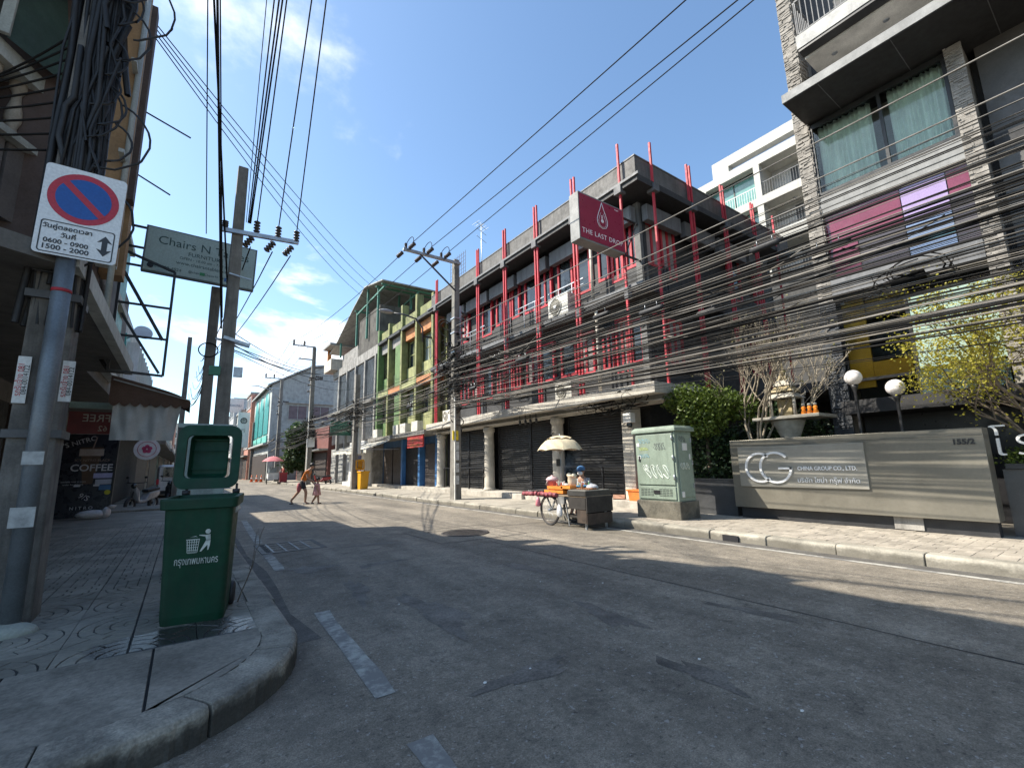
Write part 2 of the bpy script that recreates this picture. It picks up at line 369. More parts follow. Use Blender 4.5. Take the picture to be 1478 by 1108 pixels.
# ---------------- left pavement with rounded street corner
KZ = .17; KC = Vector((-.45, 4.25)); KR = 1.28
def kerb_prof(): return [(0, 0), (0, .13), (.012, .158), (.04, .17), (.24, .172), (.24, 0)]   # (inward, z)
kerbM = M('kerb_stone', (.23, .21, .172), .88, rnd_=.12, var=.4, scale=4, fine=.3, bump=.005, bs=45, dirt=.75, dcol=(.045, .042, .038))
def kerb_piece(path, name, parent, zoff=0):   # path of (pos, inward normal)
    b = MB(); pf = kerb_prof(); n_ = len(pf); v = []
    for p, nn in path:
        for q in pf: jx = random.uniform(-.005, .005) if len(path) > 4 else 0; v.append((p[0] + nn[0] * (q[0] + jx), p[1] + nn[1] * (q[0] + jx), q[1] + zoff + jx * .6 - (.05 if q[1] == 0 else 0)))
    fs = []
    for i in range(len(path) - 1):
        for j in range(n_ - 1): fs.append((i * n_ + j, i * n_ + j + 1, (i + 1) * n_ + j + 1, (i + 1) * n_ + j))
    b.add(v, fs); e = (len(path) - 1) * n_
    b.f.append(list(range(n_))[::-1]); b.s.append(False); b.f.append([e + i for i in range(n_)]); b.s.append(False)
    return b
def tilemat():
    m = M('paving_tile', (.20, .184, .15), .75, rnd_=.22, var=.3, scale=1.6, dirt=.4, bump=.002, bs=80)
    t = m.node_tree; n = t.nodes; l = t.links; b = n['Principled BSDF']
    # spilled liquid round the bin: darker and glossier, with a ragged outline
    g = n.new('ShaderNodeNewGeometry'); vm = n.new('ShaderNodeVectorMath'); vm.operation = 'MULTIPLY_ADD'
    vm.inputs[1].default_value = (1, 1.7, 0); vm.inputs[2].default_value = (-.14, -4.52 * 1.7, 0); l.new(g.outputs['Position'], vm.inputs[0])
    ln = n.new('ShaderNodeVectorMath'); ln.operation = 'LENGTH'; l.new(vm.outputs[0], ln.inputs[0])
    q = n.new('ShaderNodeTexNoise'); q.inputs['Scale'].default_value = 3.2; q.inputs['Detail'].default_value = 6; l.new(g.outputs['Position'], q.inputs['Vector'])
    d = mth('ADD', ln.outputs[1], mth('MULTIPLY', mth('SUBTRACT', q.outputs[0], .5, n, l), .75, n, l), n, l)
    r = n.new('ShaderNodeMapRange'); l.new(d, r.inputs[0])
    for i, k_ in enumerate((.50, .62, .85, 0)): r.inputs[i + 1].default_value = k_
    src = b.inputs['Base Color'].links[0].from_socket; mx = n.new('ShaderNodeMix'); mx.data_type = 'RGBA'
    l.new(r.outputs[0], mx.inputs[0]); l.new(src, mx.inputs[6]); mx.inputs[7].default_value = (.02, .021, .022, 1); l.new(mx.outputs[2], b.inputs['Base Color'])
    src = b.inputs['Roughness'].links[0].from_socket; m2 = n.new('ShaderNodeMix'); l.new(r.outputs[0], m2.inputs[0]); l.new(src, m2.inputs[2]); m2.inputs[3].default_value = .18
    l.new(m2.outputs[0], b.inputs['Roughness'])
    return m
def splash(m, zmax, amt, col):
    # road grime splashed up the vertical face of kerbs, patchy
    t = m.node_tree; n = t.nodes; l = t.links; b = n['Principled BSDF']; g = n.new('ShaderNodeNewGeometry'); s_ = n.new('ShaderNodeSeparateXYZ'); l.new(g.outputs['Position'], s_.inputs[0])
    q = n.new('ShaderNodeTexNoise'); q.inputs['Scale'].default_value = 4; q.inputs['Detail'].default_value = 7; q.inputs['Roughness'].default_value = .65; l.new(g.outputs['Position'], q.inputs['Vector'])
    d = mth('ADD', s_.outputs[2], mth('MULTIPLY', mth('SUBTRACT', q.outputs[0], .5, n, l), .22, n, l), n, l)
    r = n.new('ShaderNodeMapRange'); l.new(d, r.inputs[0])
    for i, k_ in enumerate((zmax - .03, zmax + .02, amt, 0)): r.inputs[i + 1].default_value = k_
    src = b.inputs['Base Color'].links[0].from_socket; mx = n.new('ShaderNodeMix'); mx.data_type = 'RGBA'
    l.new(r.outputs[0], mx.inputs[0]); l.new(src, mx.inputs[6]); mx.inputs[7].default_value = (*col, 1); l.new(mx.outputs[2], b.inputs['Base Color'])
splash(kerbM, .12, .82, (.022, .021, .018))
tileM = tilemat(); groutM = M('tile_groove', (.04, .04, .038), .9)
swM = M('pavement_concrete', (.20, .182, .15), .85, var=.4, scale=1.8, fine=.25, bump=.006, bs=40, dirt=.85, dcol=(.055, .05, .042))
# base slab under everything
pts = [(KC.x + (KR - .2) * math.cos(a), KC.y + (KR - .2) * math.sin(a)) for a in [R_(-90 + 9 * i) for i in range(11)]]
base = MB().prism([(-14, KC.y - KR + .2)] + pts + [(.63, 140), (-14, 140)], -.02, KZ - .022)
pave_l = struct(base.build('pavement_left', groutM))
# kerb stones: corner pieces then straight run
angs = [-90, -58, -22, 0]
for a0, a1 in zip(angs[:-1], angs[1:]):
    path = []
    for i in range(23):
        a = R_(a0 + .35 + (a1 - a0 - .7) * i / 22); d = Vector((math.cos(a), math.sin(a))); path.append((KC + d * KR, -d))
    kerb_piece(path, 'kerb_stone', pave_l).build('kerb_stone', kerbM, pave_l, .006)
for i in range(8):
    x1 = KC.x - i * 1.0
    kerb_piece([((x1 - .99, KC.y - KR), (0, 1)), ((x1, KC.y - KR), (0, 1))], 'kerb_stone', pave_l).build('kerb_stone', kerbM, pave_l, .006)
km = kerb_piece([((0, 0), (-1, 0)), ((0, .99), (-1, 0))], '', None).mesh('kerb_stone', kerbM)
for i in range(60):
    o = put('kerb_stone', km, pave_l, .006 if i < 12 else 0, True); o.location = (KC.x + KR + random.uniform(-.012, .012), KC.y + i * 1.0, random.uniform(-.006, .006)); o.rotation_euler = (0, 0, random.uniform(-.004, .004))
# plain concrete aprons between corner kerb and tiles (cast in bays)
def arcpts(r, a0, a1, n_=8): return [(KC.x + r * math.cos(R_(a0 + (a1 - a0) * i / n_)), KC.y + r * math.sin(R_(a0 + (a1 - a0) * i / n_))) for i in range(n_ + 1)]
ri = KR - .245
TY = 4.36
def apron(pts_): MB().prism(pts_, 0.0, KZ + random.uniform(-.002, .002)).build('concrete_bay', swM, pave_l, .004)
MB().prism([(.0, TY - .3), (.78, TY - .3), (.78, TY + .42), (.0, TY + .3)], 0, KZ - .012).build('mortar_bed', groutM, pave_l)
apron([(-.06, TY - .01), (.583, TY - .01)] + [p for p in arcpts(ri, -68, -2, 10)][::-1] + [(-.06, KC.y - ri + .06)])
apron([(-.075, TY - .01), (-.075, KC.y - ri + .06), (-.25, KC.y - ri + .01), (-.45, KC.y - ri), (-.80, KC.y - ri), (-.80, TY - .01)][::-1])
for i in range(6): apron([(-.815 - i * .9, KC.y - ri), (-.815 - i * .9, TY - .01), (-1.70 - i * .9, TY - .01), (-1.70 - i * .9, KC.y - ri)][::-1])
# stamped tiles
TS = .4
def cells_tile(kind, rot):
    b = MB(); h = .018; g = .010
    b.box(-TS / 2 + .001, -TS / 2 + .001, -.03, TS / 2 - .001, TS / 2 - .001, h - .006)
    def cell(poly):
        c = Vector((sum(p[0] for p in poly) / len(poly), sum(p[1] for p in poly) / len(poly)))
        lo = []; hi = []
        for p in poly:
            p = Vector(p); d = (p - c); q = c + d * max(.2, 1 - g * 1.1 / max(d.length, .01)); lo.append(c + d * max(.3, 1 - g * .7 / max(d.length, .01))); hi.append(q)
        n_ = len(poly)
        b.add([(p.x, p.y, h - .0065) for p in lo] + [(p.x, p.y, h) for p in hi], [tuple(range(n_, 2 * n_))] + [(i, (i + 1) % n_, n_ + (i + 1) % n_, n_ + i) for i in range(n_)])
    if kind == 0:
        c0 = Vector((-TS / 2, -TS / 2)); rs = [.0, .085, .17, .265, .36]
        for i in range(4):
            ns = [1, 1, 2, 3][i]
            for s_ in range(ns):
                a0 = 90 * s_ / ns; a1 = 90 * (s_ + 1) / ns; k_ = 5
                po = [(c0.x + rs[i + 1] * math.cos(R_(a0 + (a1 - a0) * t / k_)), c0.y + rs[i + 1] * math.sin(R_(a0 + (a1 - a0) * t / k_))) for t in range(k_ + 1)]
                pi_ = [(c0.x + rs[i] * math.cos(R_(a0 + (a1 - a0) * t / k_)), c0.y + rs[i] * math.sin(R_(a0 + (a1 - a0) * t / k_))) for t in range(k_ + 1)] if i else [(c0.x, c0.y)]
                cell(po + pi_[::-1])
        e = TS / 2
        po = [(c0.x + .365 * math.cos(R_(90 * t / 6)), c0.y + .365 * math.sin(R_(90 * t / 6))) for t in range(7)]
        cell([po[3], po[2], po[1], po[0], (e, -e + .0), (e, e)][::-1]) ; cell([po[6], po[5], po[4], po[3], (e, e), (-e, e)][::-1])
    else:
        for r in range(4):
            y0 = -TS / 2 + r * .1; s_ = .05 if r % 2 else 0
            x_ = [-TS / 2, -TS / 2 + .1 + s_, -TS / 2 + .3 + s_, TS / 2]
            for a, c_ in zip(x_[:-1], x_[1:]):
                if c_ - a > .02: cell([(a, y0), (c_, y0), (c_, y0 + .1), (a, y0 + .1)])
    b.xf(Matrix.Rotation(R_(90 * rot), 4, 'Z')); me = b.mesh('paving_tile', tileM); me.materials.append(groutM)
    for q_ in range(6): me.polygons[q_].material_index = 1
    return me
TM = [[cells_tile(k_, r) for r in range(4)] for k_ in (0, 1)]
cnt = 0; far_t = MB()
for j in range(0, 44):
    for i in range(-9, 2):
        x = .585 - TS / 2 - (1 - i) * TS + TS * 1 - .4; y = TY + TS / 2 + j * TS
        if x > .42: continue
        if abs(x + 1.2) < .3 and abs(y - 5.85) < .3: pass
        kind = 0 if j < 6 else 1
        rot = (0 if (i % 2 == 0 and j % 2 == 0) else 1 if (i % 2 and j % 2 == 0) else 2 if (i % 2 and j % 2) else 3) if kind == 0 else (j + i) % 2
        if cnt < 290 and j < 29:
            o = put('paving_tile', TM[kind][rot], pave_l, 0, True); cnt += 1
            o.location = (x, y, KZ - .018 + random.uniform(-.003, .002)); o.rotation_euler = (random.uniform(-.004, .004), random.uniform(-.004, .004), random.uniform(-.008, .008))
        else:
            far_t.box(x - .197, y - .197, KZ - .03, x + .197, y + .197, KZ + random.uniform(-.002, .001))
            far_t.box(x - .195, y - .012, KZ, x + .195, y - .004, KZ + .003)
stuff(far_t.build('paving_tile_field', tileM, pave_l))
MB().prism([(.585, TY + 17.7), (.585, 138), (-12, 138), (-12, TY + 17.7)], 0, KZ - .002).build('pavement_slab', swM, pave_l)
MB().prism([(.592, TY), (.592, TY + 17.7), (.425, TY + 17.7), (.425, TY)], 0, KZ - .004).build('pavement_edge', swM, pave_l)
MB().prism([(-3.78, TY), (-3.78, TY + 17.7), (-12, TY + 17.7), (-12, TY)][::-1], 0, KZ - .003).build('pavement_slab', swM, pave_l)
# raised crossing slab across the pavement further on
MB().box(-3.3, 19.2, .1, .58, 21.0, .23).build('ramp_slab', swM, pave_l, .02)
# ---------------- right pavement
RZ = .15; RXK = 7.88
kerbR = M('kerb_stone_pale', (.30, .275, .225), .85, rnd_=.15, var=.25, scale=2.5, bump=.005, bs=40, dirt=.7, dcol=(.06, .055, .045))
splash(kerbR, .10, .6, (.09, .08, .062))
brickM = M('paving_brick', (.34, .30, .245), .8, rnd_=.18, var=.22, scale=3, dirt=.25, bump=.003, dcol=(.12, .10, .08))
slabR = M('pavement_slab_pale', (.32, .29, .24), .85, rnd_=.1, var=.2, scale=1.2, bump=.003, dirt=.4, dcol=(.09, .08, .065))
pave_r = struct(MB().box(RXK + .03, -30, -.02, 40, 160, RZ - .035).build('pavement_right', slabR))
kr = MB().xf(Matrix.Identity(4)); pf = [(0, -.05), (0, .115), (.015, .14), (.045, .15), (.22, .152), (.22, -.05)]
v = [(x, y, z) for y in (0, .985) for x, z in pf]; n_ = len(pf)
kr.add(v, [(j, n_ + j, n_ + j + 1, j + 1) for j in range(n_ - 1)] + [tuple(range(n_)), tuple(range(n_, 2 * n_))[::-1]])
krm = kr.mesh('kerb_stone', kerbR)
for i in range(-14, 64):
    if i in (4,): dy = .06
    o = put('kerb_stone', krm, pave_r, .012 if i < 30 else 0, True); o.location = (RXK + random.uniform(-.02, .015) - (.25 if i > 26 else 0) * min(1, (i - 26) / 12), i * 1.0, random.uniform(-.012, .008)); o.rotation_euler = (random.uniform(-.004, .004), 0, random.uniform(-.012, .012))
# brick paving nearest the sign wall: each brick a piece
bx = MB().box(-.098, -.048, -.04, .098, .048, 0).mesh('brick', brickM); nb = 0; fb = MB()
x0, y0 = RXK + .235, -.6
for bi in range(0, 10):
    for bj in range(0, 39):
        for q in range(2):
            if (bi + bj) % 2 == 0: px, py, rr = x0 + bi * .2 + .1, y0 + bj * .2 + .05 + q * .1, 0
            else: px, py, rr = x0 + bi * .2 + .05 + q * .1, y0 + bj * .2 + .1, math.pi / 2
            zz_ = RZ + random.uniform(-.004, .003)
            if nb < 298 and .9 < py < 4.0:
                o = put('brick', bx, pave_r, 0, True); o.location = (px, py, zz_); o.rotation_euler = (random.uniform(-.01, .01), random.uniform(-.01, .01), rr + random.uniform(-.02, .02)); nb += 1
            else:
                hx, hy = (.098, .048) if rr == 0 else (.048, .098)
                fb.box(px - hx, py - hy, RZ - .04, px + hx, py + hy, zz_)
stuff(fb.build('brick_paving', brickM, pave_r))
for i in range(26):
    yy = 7.25 + i * 1.2
    for k_ in range(2):
        MB().box(RXK + .235 + k_ * 1.06, yy, .05, RXK + .235 + k_ * 1.06 + 1.05, yy + 1.19, RZ + random.uniform(-.006, .004)).build('paving_slab', slabR, pave_r, .006)
MB().box(RXK + .235, 38.5, .05, 12.5, 140, RZ).build('paving_slab', slabR, pave_r)
MB().box(RXK + .235, -25, .05, 10.2, -.66, RZ).build('paving_slab', slabR, pave_r)
# kerb outlet gaps (dark drain mouths in the right kerb)
for y in (4.45, 22.9):
    o = MB().box(RXK - .03, y, .0, RXK + .12, y + .28, .10).build('kerb_drain', dark, pave_r)
# ================================================================ helpers for buildings
def win(parent, m4, w_, h, fm, gm, t=.06, d=.08, mull=0, tran=0, sill=False, rec=.04):
    """window lying in the plane of m4 (x right, y up, z towards viewer), centred on the origin"""
    b = MB()
    for x0_, y0_, x1_, y1_ in ((-w_ / 2, -h / 2, -w_ / 2 + t, h / 2), (w_ / 2 - t, -h / 2, w_ / 2, h / 2), (-w_ / 2 + t, -h / 2, w_ / 2 - t, -h / 2 + t), (-w_ / 2 + t, h / 2 - t, w_ / 2 - t, h / 2)):
        b.box(x0_, y0_, -rec, x1_, y1_, d)
    for i in range(mull):
        x = -w_ / 2 + (i + 1) * w_ / (mull + 1); b.box(x - t / 2, -h / 2 + t, -rec, x + t / 2, h / 2 - t, d - .012)
    for i in range(tran):
        y = -h / 2 + (i + 1) * h / (tran + 1); b.box(-w_ / 2 + t, y - t / 2, -rec, w_ / 2 - t, y + t / 2, d - .016)
    f = b.xf(m4).build('window', fm, parent)
    MB().box(-w_ / 2 + t * .5, -h / 2 + t * .5, .005, w_ / 2 - t * .5, h / 2 - t * .5, .02).xf(m4).build('pane', gm, f)
    if sill: MB().box(-w_ / 2 - .06, -h / 2 - .07, -.02, w_ / 2 + .06, -h / 2 - .002, d + .06).xf(m4).build('sill', fm, f)
    return f
def railing(parent, a, b_, z0, z1, m, step=.11, name='railing'):
    a = Vector((a[0], a[1], 0)); b_ = Vector((b_[0], b_[1], 0)); n_ = max(2, int((b_ - a).length / step)); rl = MB()
    up = Vector((0, 0, 1)); rl.bar(a + up * z1, b_ + up * z1, .05, .04); rl.bar(a + up * (z0 + .05), b_ + up * (z0 + .05), .03, .03)
    o = rl.build(name, m, parent)
    for i in range(n_ + 1):
        p = a.lerp(b_, i / n_); MB().bar(p + up * (z0 + .06), p + up * (z1 - .02), .018).build('baluster_bar', m, o)
    return o
def stone_strips(x, y0, y1, z0, z1, d, m, parent, name='stacked_stone', axis='x', sgn=-1):
    """ledgestone cladding: many thin strips of uneven depth, joined"""
    b = MB(); z = z0
    while z < z1 - .02:
        h = random.choice((.022, .03, .038, .05)); h = min(h, z1 - z); y = y0 + random.uniform(0, .05) * 0
        while y < y1 - .01:
            l_ = min(random.uniform(.07, .24), y1 - y); dd = d + random.uniform(-.018, .018)
            if axis == 'x': b.box(*( (x - dd, y + .002, z + .002, x, y + l_ - .002, z + h - .002) if sgn < 0 else (x, y + .002, z + .002, x + dd, y + l_ - .002, z + h - .002)))
            else: b.box(y + .002, x - dd, z + .002, y + l_ - .002, x, z + h - .002)
            y += l_
        z += h
    return stuff(b.build(name, m, parent))
def ac_unit(m4, label, s=1.0):
    """outdoor air conditioner; m4: x right, y up, z towards viewer, origin at bottom centre of back"""
    t = thing('air_conditioner', label, 'air conditioner', m4.translation, 0, 'outdoor air conditioner units')
    shell = M('ac_shell', (.60, .58, .52), .5, streak=.35)
    MB().box(-.42 * s, 0, 0, .42 * s, .60 * s, .30 * s).xf(m4).build('casing', shell, t, .015)
    mm_ = m4 @ Matrix.Translation((-.10 * s, .30 * s, .301 * s))
    MB().lathe([(.255 * s, 0), (.255 * s, .03), (.235 * s, .03), (.235 * s, .0)], (0, 0, 0), 28).xf(mm_).build('fan_ring', shell, t)
    MB().lathe([(.233 * s, 0), (.233 * s, .006), (.06 * s, .008)], (0, 0, 0), 24).xf(mm_).build('fan_opening', M('ac_fan_dark', (.12, .11, .08), .7), t)
    g = MB()
    for i in range(1, 5): g.torus(mm_ @ Matrix.Translation((0, 0, .022)), .05 * s * i, .004, 24, 5)
    for i in range(8):
        a = math.pi * i / 8; d = Vector((math.cos(a), math.sin(a), 0)) * .23 * s
        g.bar(mm_ @ (d + Vector((0, 0, .024))), mm_ @ (-d + Vector((0, 0, .024))), .006)
    g.build('grille', shell, t)
    MB().lathe([(.055 * s, 0), (.055 * s, .03), (.03 * s, .036)], (0, 0, 0), 16).xf(mm_).build('fan_hub', white, t)
    for x in (-.3, .3): MB().box((x - .02) * s, -.04, -.05, (x + .02) * s, -.002, .32 * s).xf(m4).build('bracket', blackp, t)
    return t
# ================================================================ hotel (dark, stone piers, coloured panels)
stoneM = M('ledge_stone', (.25, .23, .205), .85, var=.35, scale=5, fine=.3, bump=.006, bs=25)
slateM = M('slate_dark', (.045, .05, .058), .6, var=.4, scale=6, bump=.004)
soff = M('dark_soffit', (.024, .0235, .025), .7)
bandM = M('hotel_band', (.22, .22, .215), .7, streak=.2)
hb = thing('hotel_building', 'dark grey hotel with stone piers, curtained window and coloured glass panels', 'building', (12.5, 2, 0))
HX = 12.0
# main mass, set back behind the facade elements
MB().box(HX + .9, -14, 0, 24, 4.15, 24).build('wall', M('hotel_wall', (.075, .075, .078), .75), hb)
MB().box(HX + .05, -14, 9.82, HX + .898, 1.05, 24).build('wall', M('hotel_wall', (.07, .07, .072), .75), hb)
# stone pier (left), core + cladding on street side and camera side
for (ya, yb, zt) in ((3.90, 4.2, 24), (1.10, 1.37, 9.55)):
    MB().box(HX + .02, ya + .02, 0, HX + .9, yb - .02, zt).build('pier', stoneM, hb)
    stone_strips(HX + .02, ya, yb, 4.9 if ya > 3 else 3.0, min(zt, 16), .05, stoneM, hb)
stone_strips(HX + .0, 3.86, 4.24, 0.1, 4.9, .06, slateM, hb, 'slate_cladding')
stone_strips(3.92, HX - .02, HX + .55, 5.0, 16, .04, stoneM, hb, axis='y')
# curtain window storey
fm = M('bronze_frame', (.03, .03, .03), .4, .4)
MB().box(HX + .75, 1.37, 7.6, HX + .899, 3.9, 9.6).build('room_wall', M('room_wall', (.25, .24, .22), .8), hb)
wf = MB().box(HX + .02, 1.375, 7.62, HX + .10, 3.89, 7.68).box(HX + .02, 1.375, 9.40, HX + .10, 3.89, 9.52)
for y in (1.38, 2.47, 3.83): wf.box(HX + .02, y, 7.68, HX + .09, y + .06, 9.40)
wf = wf.build('window', fm, hb)
gp = thin_glass('tinted_pane', (.93, .97, .955), -.02)
for y0_, y1_ in ((1.43, 2.48), (2.52, 3.84)): MB().box(HX + .05, y0_, 7.67, HX + .058, y1_, 9.41).build('pane', gp, wf)
curtM = M('curtain_cloth', (.62, .68, .60), .85, var=.1)
for y0_, y1_ in ((1.45, 2.40), (2.72, 3.80)):
    b = MB(); nseg = 60; v = []
    for i in range(nseg + 1):
        y = y0_ + (y1_ - y0_) * i / nseg; x = HX + .30 + .045 * math.sin(i * 1.05 + math.sin(i * .37) * 1.2) + .012 * math.sin(i * 2.9)
        v += [(x + .01 * math.sin(i), y, 7.64), (x, y, 9.5)]
    b.add(v, [(2 * i, 2 * i + 2, 2 * i + 3, 2 * i + 1) for i in range(nseg)], True); b.build('curtain', curtM, hb)
# ledge above, projecting over the pavement
MB().box(10.78, -14, 9.60, HX + .9, 3.94, 9.81).build('ledge', bandM, hb)
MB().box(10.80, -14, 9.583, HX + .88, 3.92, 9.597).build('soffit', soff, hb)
for y in (3.2, 1.9, .6): MB().box(10.82, y, 9.575, HX + .8, y + .012, 9.582).build('soffit_joint', greyb, hb)
# upper balcony
MB().box(11.2, -14, 11.05, HX + .9, 3.62, 11.40).build('balcony_slab', M('balcony_white', (.36, .355, .34), .7, streak=.2), hb)
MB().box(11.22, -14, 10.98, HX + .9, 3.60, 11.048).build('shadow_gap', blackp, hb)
MB().box(11.5, -14, 10.92, HX + .9, 3.58, 10.978).build('balcony_soffit', M('balcony_soffit', (.55, .53, .49), .8), hb)
for y in (3.1, 2.1, 1.1): MB().lathe([(.06, 0), (.06, -.008), (.04, -.009)], (11.9, y, 10.919), 16).build('downlight', steel, hb)
railing(hb, (11.24, -2), (11.24, 3.55), 11.40, 12.35, greyb)
railing(hb, (11.24, 3.58), (12.5, 3.58), 11.40, 12.35, greyb)
# spandrel band and coloured glass panel wall
MB().box(HX + .0, 1.37, 7.10, HX + .25, 3.897, 7.60).build('spandrel', bandM, hb)
mur = MB().box(HX + .12, 1.375, 5.47, HX + .2, 3.88, 7.09).build('panel_backing', M('panel_backing', (.05, .045, .045), .5), hb)
pinkM = M('pink_glass', (.17, .03, .055), .12, spec=.8, var=.12); lilacM = M('lilac_glass', (.33, .24, .42), .12, spec=.8, var=.08)
blueM = M('blue_glass', (.17, .23, .36), .12, spec=.8, var=.08); brownM = M('brown_glass', (.06, .045, .045), .12, spec=.8)
tealM = M('teal_glass', (.05, .12, .14), .1, spec=.8)
for mt, y0_, y1_, z0_, z1_ in ((pinkM, 2.46, 3.87, 6.30, 7.06), (pinkM, 3.3, 3.87, 5.5, 6.28), (brownM, 2.46, 3.28, 5.5, 6.28), (lilacM, 1.72, 2.44, 6.55, 7.06), (lilacM, 1.72, 2.44, 6.22, 6.53), (blueM, 1.72, 2.44, 5.86, 6.20), (tealM, 1.72, 2.44, 5.72, 5.84),
                             (blueM, 1.72, 2.44, 5.5, 5.70), (pinkM, 1.385, 1.70, 6.55, 7.06), (brownM, 1.385, 1.70, 5.5, 6.53)):
    MB().box(HX + .095, y0_, z0_, HX + .118, y1_, z1_).build('panel', mt, hb)
MB().box(HX - .05, 1.372, 5.00, HX + .25, 3.895, 5.465).build('floor_beam', greyb, hb)
# first-floor glazing: yellow lobby wall, mint panel
MB().box(HX + .80, 1.37, 2.3, HX + .897, 3.9, 4.98).build('lobby_wall', M('lobby_dark', (.03, .03, .032), .6), hb)
MB().box(HX + .22, 3.42, 2.9, HX + .28, 3.86, 4.95).build('lobby_panel', M('lobby_yellow', (.62, .31, .006), .5), hb)
MB().box(HX + .24, 2.75, 3.05, HX + .3, 3.42, 3.45).build('lobby_panel', M('lobby_yellow', (.62, .31, .006), .5), hb)
MB().box(HX + .34, 2.7, 4.55, HX + .79, 3.42, 4.95).build('lobby_panel', M('lobby_yellow', (.62, .31, .006), .5), hb)
for q in range(3): MB().box(HX + .5, 2.75, 3.1 + q * .42, HX + .78, 3.38, 3.14 + q * .42).build('lobby_shelf', soff, hb)
mint = M('mint_glass', (.30, .40, .335), .3, spec=.4, var=.1)
MB().box(HX + .10, 1.38, 3.15, HX + .14, 2.62, 4.72).build('panel', mint, hb)
lg = MB().box(HX + .14, 2.64, 2.6, HX + .20, 2.70, 4.98).box(HX + .14, 3.84, 2.6, HX + .20, 3.895, 4.98).box(HX + .14, 2.7, 3.05, HX + .20, 3.84, 3.11).build('window', fm, hb)
MB().box(HX + .165, 2.7, 2.6, HX + .173, 3.84, 4.97).build('pane', gp, lg)
MB().box(HX + .05, 1.38, 2.62, HX + .7, 2.63, 3.1).build('panel', M('dark_teal_panel', (.03, .055, .06), .4), hb)
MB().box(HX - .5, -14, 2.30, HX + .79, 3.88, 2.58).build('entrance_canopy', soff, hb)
MB().box(HX + .6, -14, .1, HX + .75, 3.85, 2.29).build('entrance_wall', M('entrance_dark', (.018, .018, .02), .35), hb)
# bay to the right of the second pier
MB().box(HX + .5, -14, 0.1, HX + .88, 1.0, 9.58).build('side_bay', M('side_bay', (.075, .07, .064), .5), hb)
for z in (3.2, 5.2, 7.3): MB().box(HX + .40, -8, z, HX + .498, 1.0, z + .22).build('bay_beam', soff, hb)
for y in (-.15, -1.4, -2.65): 
    for z in (3.45, 5.45, 7.55): MB().box(HX + .44, y - 1.0, z + .05, HX + .49, y + .05, z + 1.7).build('bay_glass', glass, hb)
# ================================================================ white wing with loggias, set back
wg = thing('apartment_wing', 'white apartment block with recessed balconies behind the dark hotel', 'building', (31, 9, 0))
WX = 30.0; ww = M('wing_white', (.44, .43, .395), .75, var=.08, streak=.35, dcol=(.25, .23, .2))
inn = M('wing_inner', (.45, .45, .44), .8)
MB().box(WX + 1.8, 5.0, 0, 42, 18.0, 21.5).build('wall', inn, wg)
LV = [(12.9, 15.2), (15.9, 18.1), (18.65, 21.0)]     # loggia openings in z
zprev = 0
for z0_, z1_ in LV:
    MB().box(WX, 5.0, zprev, WX + 1.79, 17.6, z0_).build('spandrel', ww if zprev else M('wing_base_shaded', (.06, .058, .055), .85, streak=.5), wg); zprev = z1_  # lowest wall painted dark to stand for shade behind the driveway
MB().box(WX, 5.0, 21.0, WX + 1.79, 17.6, 21.6).build('parapet', ww, wg)
for z0_, z1_ in LV:
    for y0_, y1_ in ((16.75, 17.6), (12.87, 13.27), (9.4, 9.8), (5.0, 5.3)): MB().box(WX, y0_, z0_, WX + 1.79, y1_, z1_).build('column', ww, wg)
    for y0_, y1_ in ((13.27, 16.75), (9.8, 12.87), (5.3, 9.4)):
        if y0_ > 13:
            win(wg, FX(WX + .7, (y0_ + y1_) / 2, (z0_ + z1_) / 2), y1_ - y0_, z1_ - z0_, fm, M('green_glass', (.12, .26, .24), .1, spec=.8), mull=1)
            railing(wg, (WX + .15, y0_), (WX + .15, y0_ + 2.2), z0_, z0_ + .9, white, .16)
        else:
            railing(wg, (WX + .12, y0_), (WX + .12, y1_), z0_, z0_ + 1.0, greyb, .16)
            MB().box(WX + 1.6, y0_ + .9, z0_, WX + 1.78, y0_ + 1.8, z0_ + 1.95).build('door', M('door_dark', (.05, .05, .05), .5), wg)
            MB().lathe([(.12, 0), (.12, -.01), (.05, -.012)], (WX + 1.0, (y0_ + y1_) / 2, z1_ - .001), 12).build('downlight', steel, wg)
MB().box(WX + .01, 14.9, 21.601, WX + .6, 16.1, 22.8).build('roof_frame', ww, wg); MB().box(WX + .01, 5.0, 22.05, WX + .6, 14.899, 22.8).build('roof_frame', ww, wg)
MB().box(WX + .02, 5.0, 21.601, WX + .58, 5.6, 22.049).build('roof_frame', ww, wg)
# ================================================================ black bar building with red posts
bb = thing('bar_building', 'black three-storey corner bar with red vertical posts and roller shutters', 'building', (14, 15, 0))
WXF = 11.05      # front wall plane
YS = 8.45        # side wall plane
YE = 21.9
MB().box(WXF + .3, YS + .3, 3.3, 20.2, YE, 9.9).build('wall', blackw, bb)
MB().box(11.3, YS + .3, .16, 20.2, YE, 3.3).build('ground_wall', blackw, bb)
POST = [8.40, 10.45, 12.55, 14.66, 16.82, 18.95, 21.02]
SPX = [10.95, 12.92, 14.95, 17.05, 18.7]
PX, PY = 10.2, 7.76
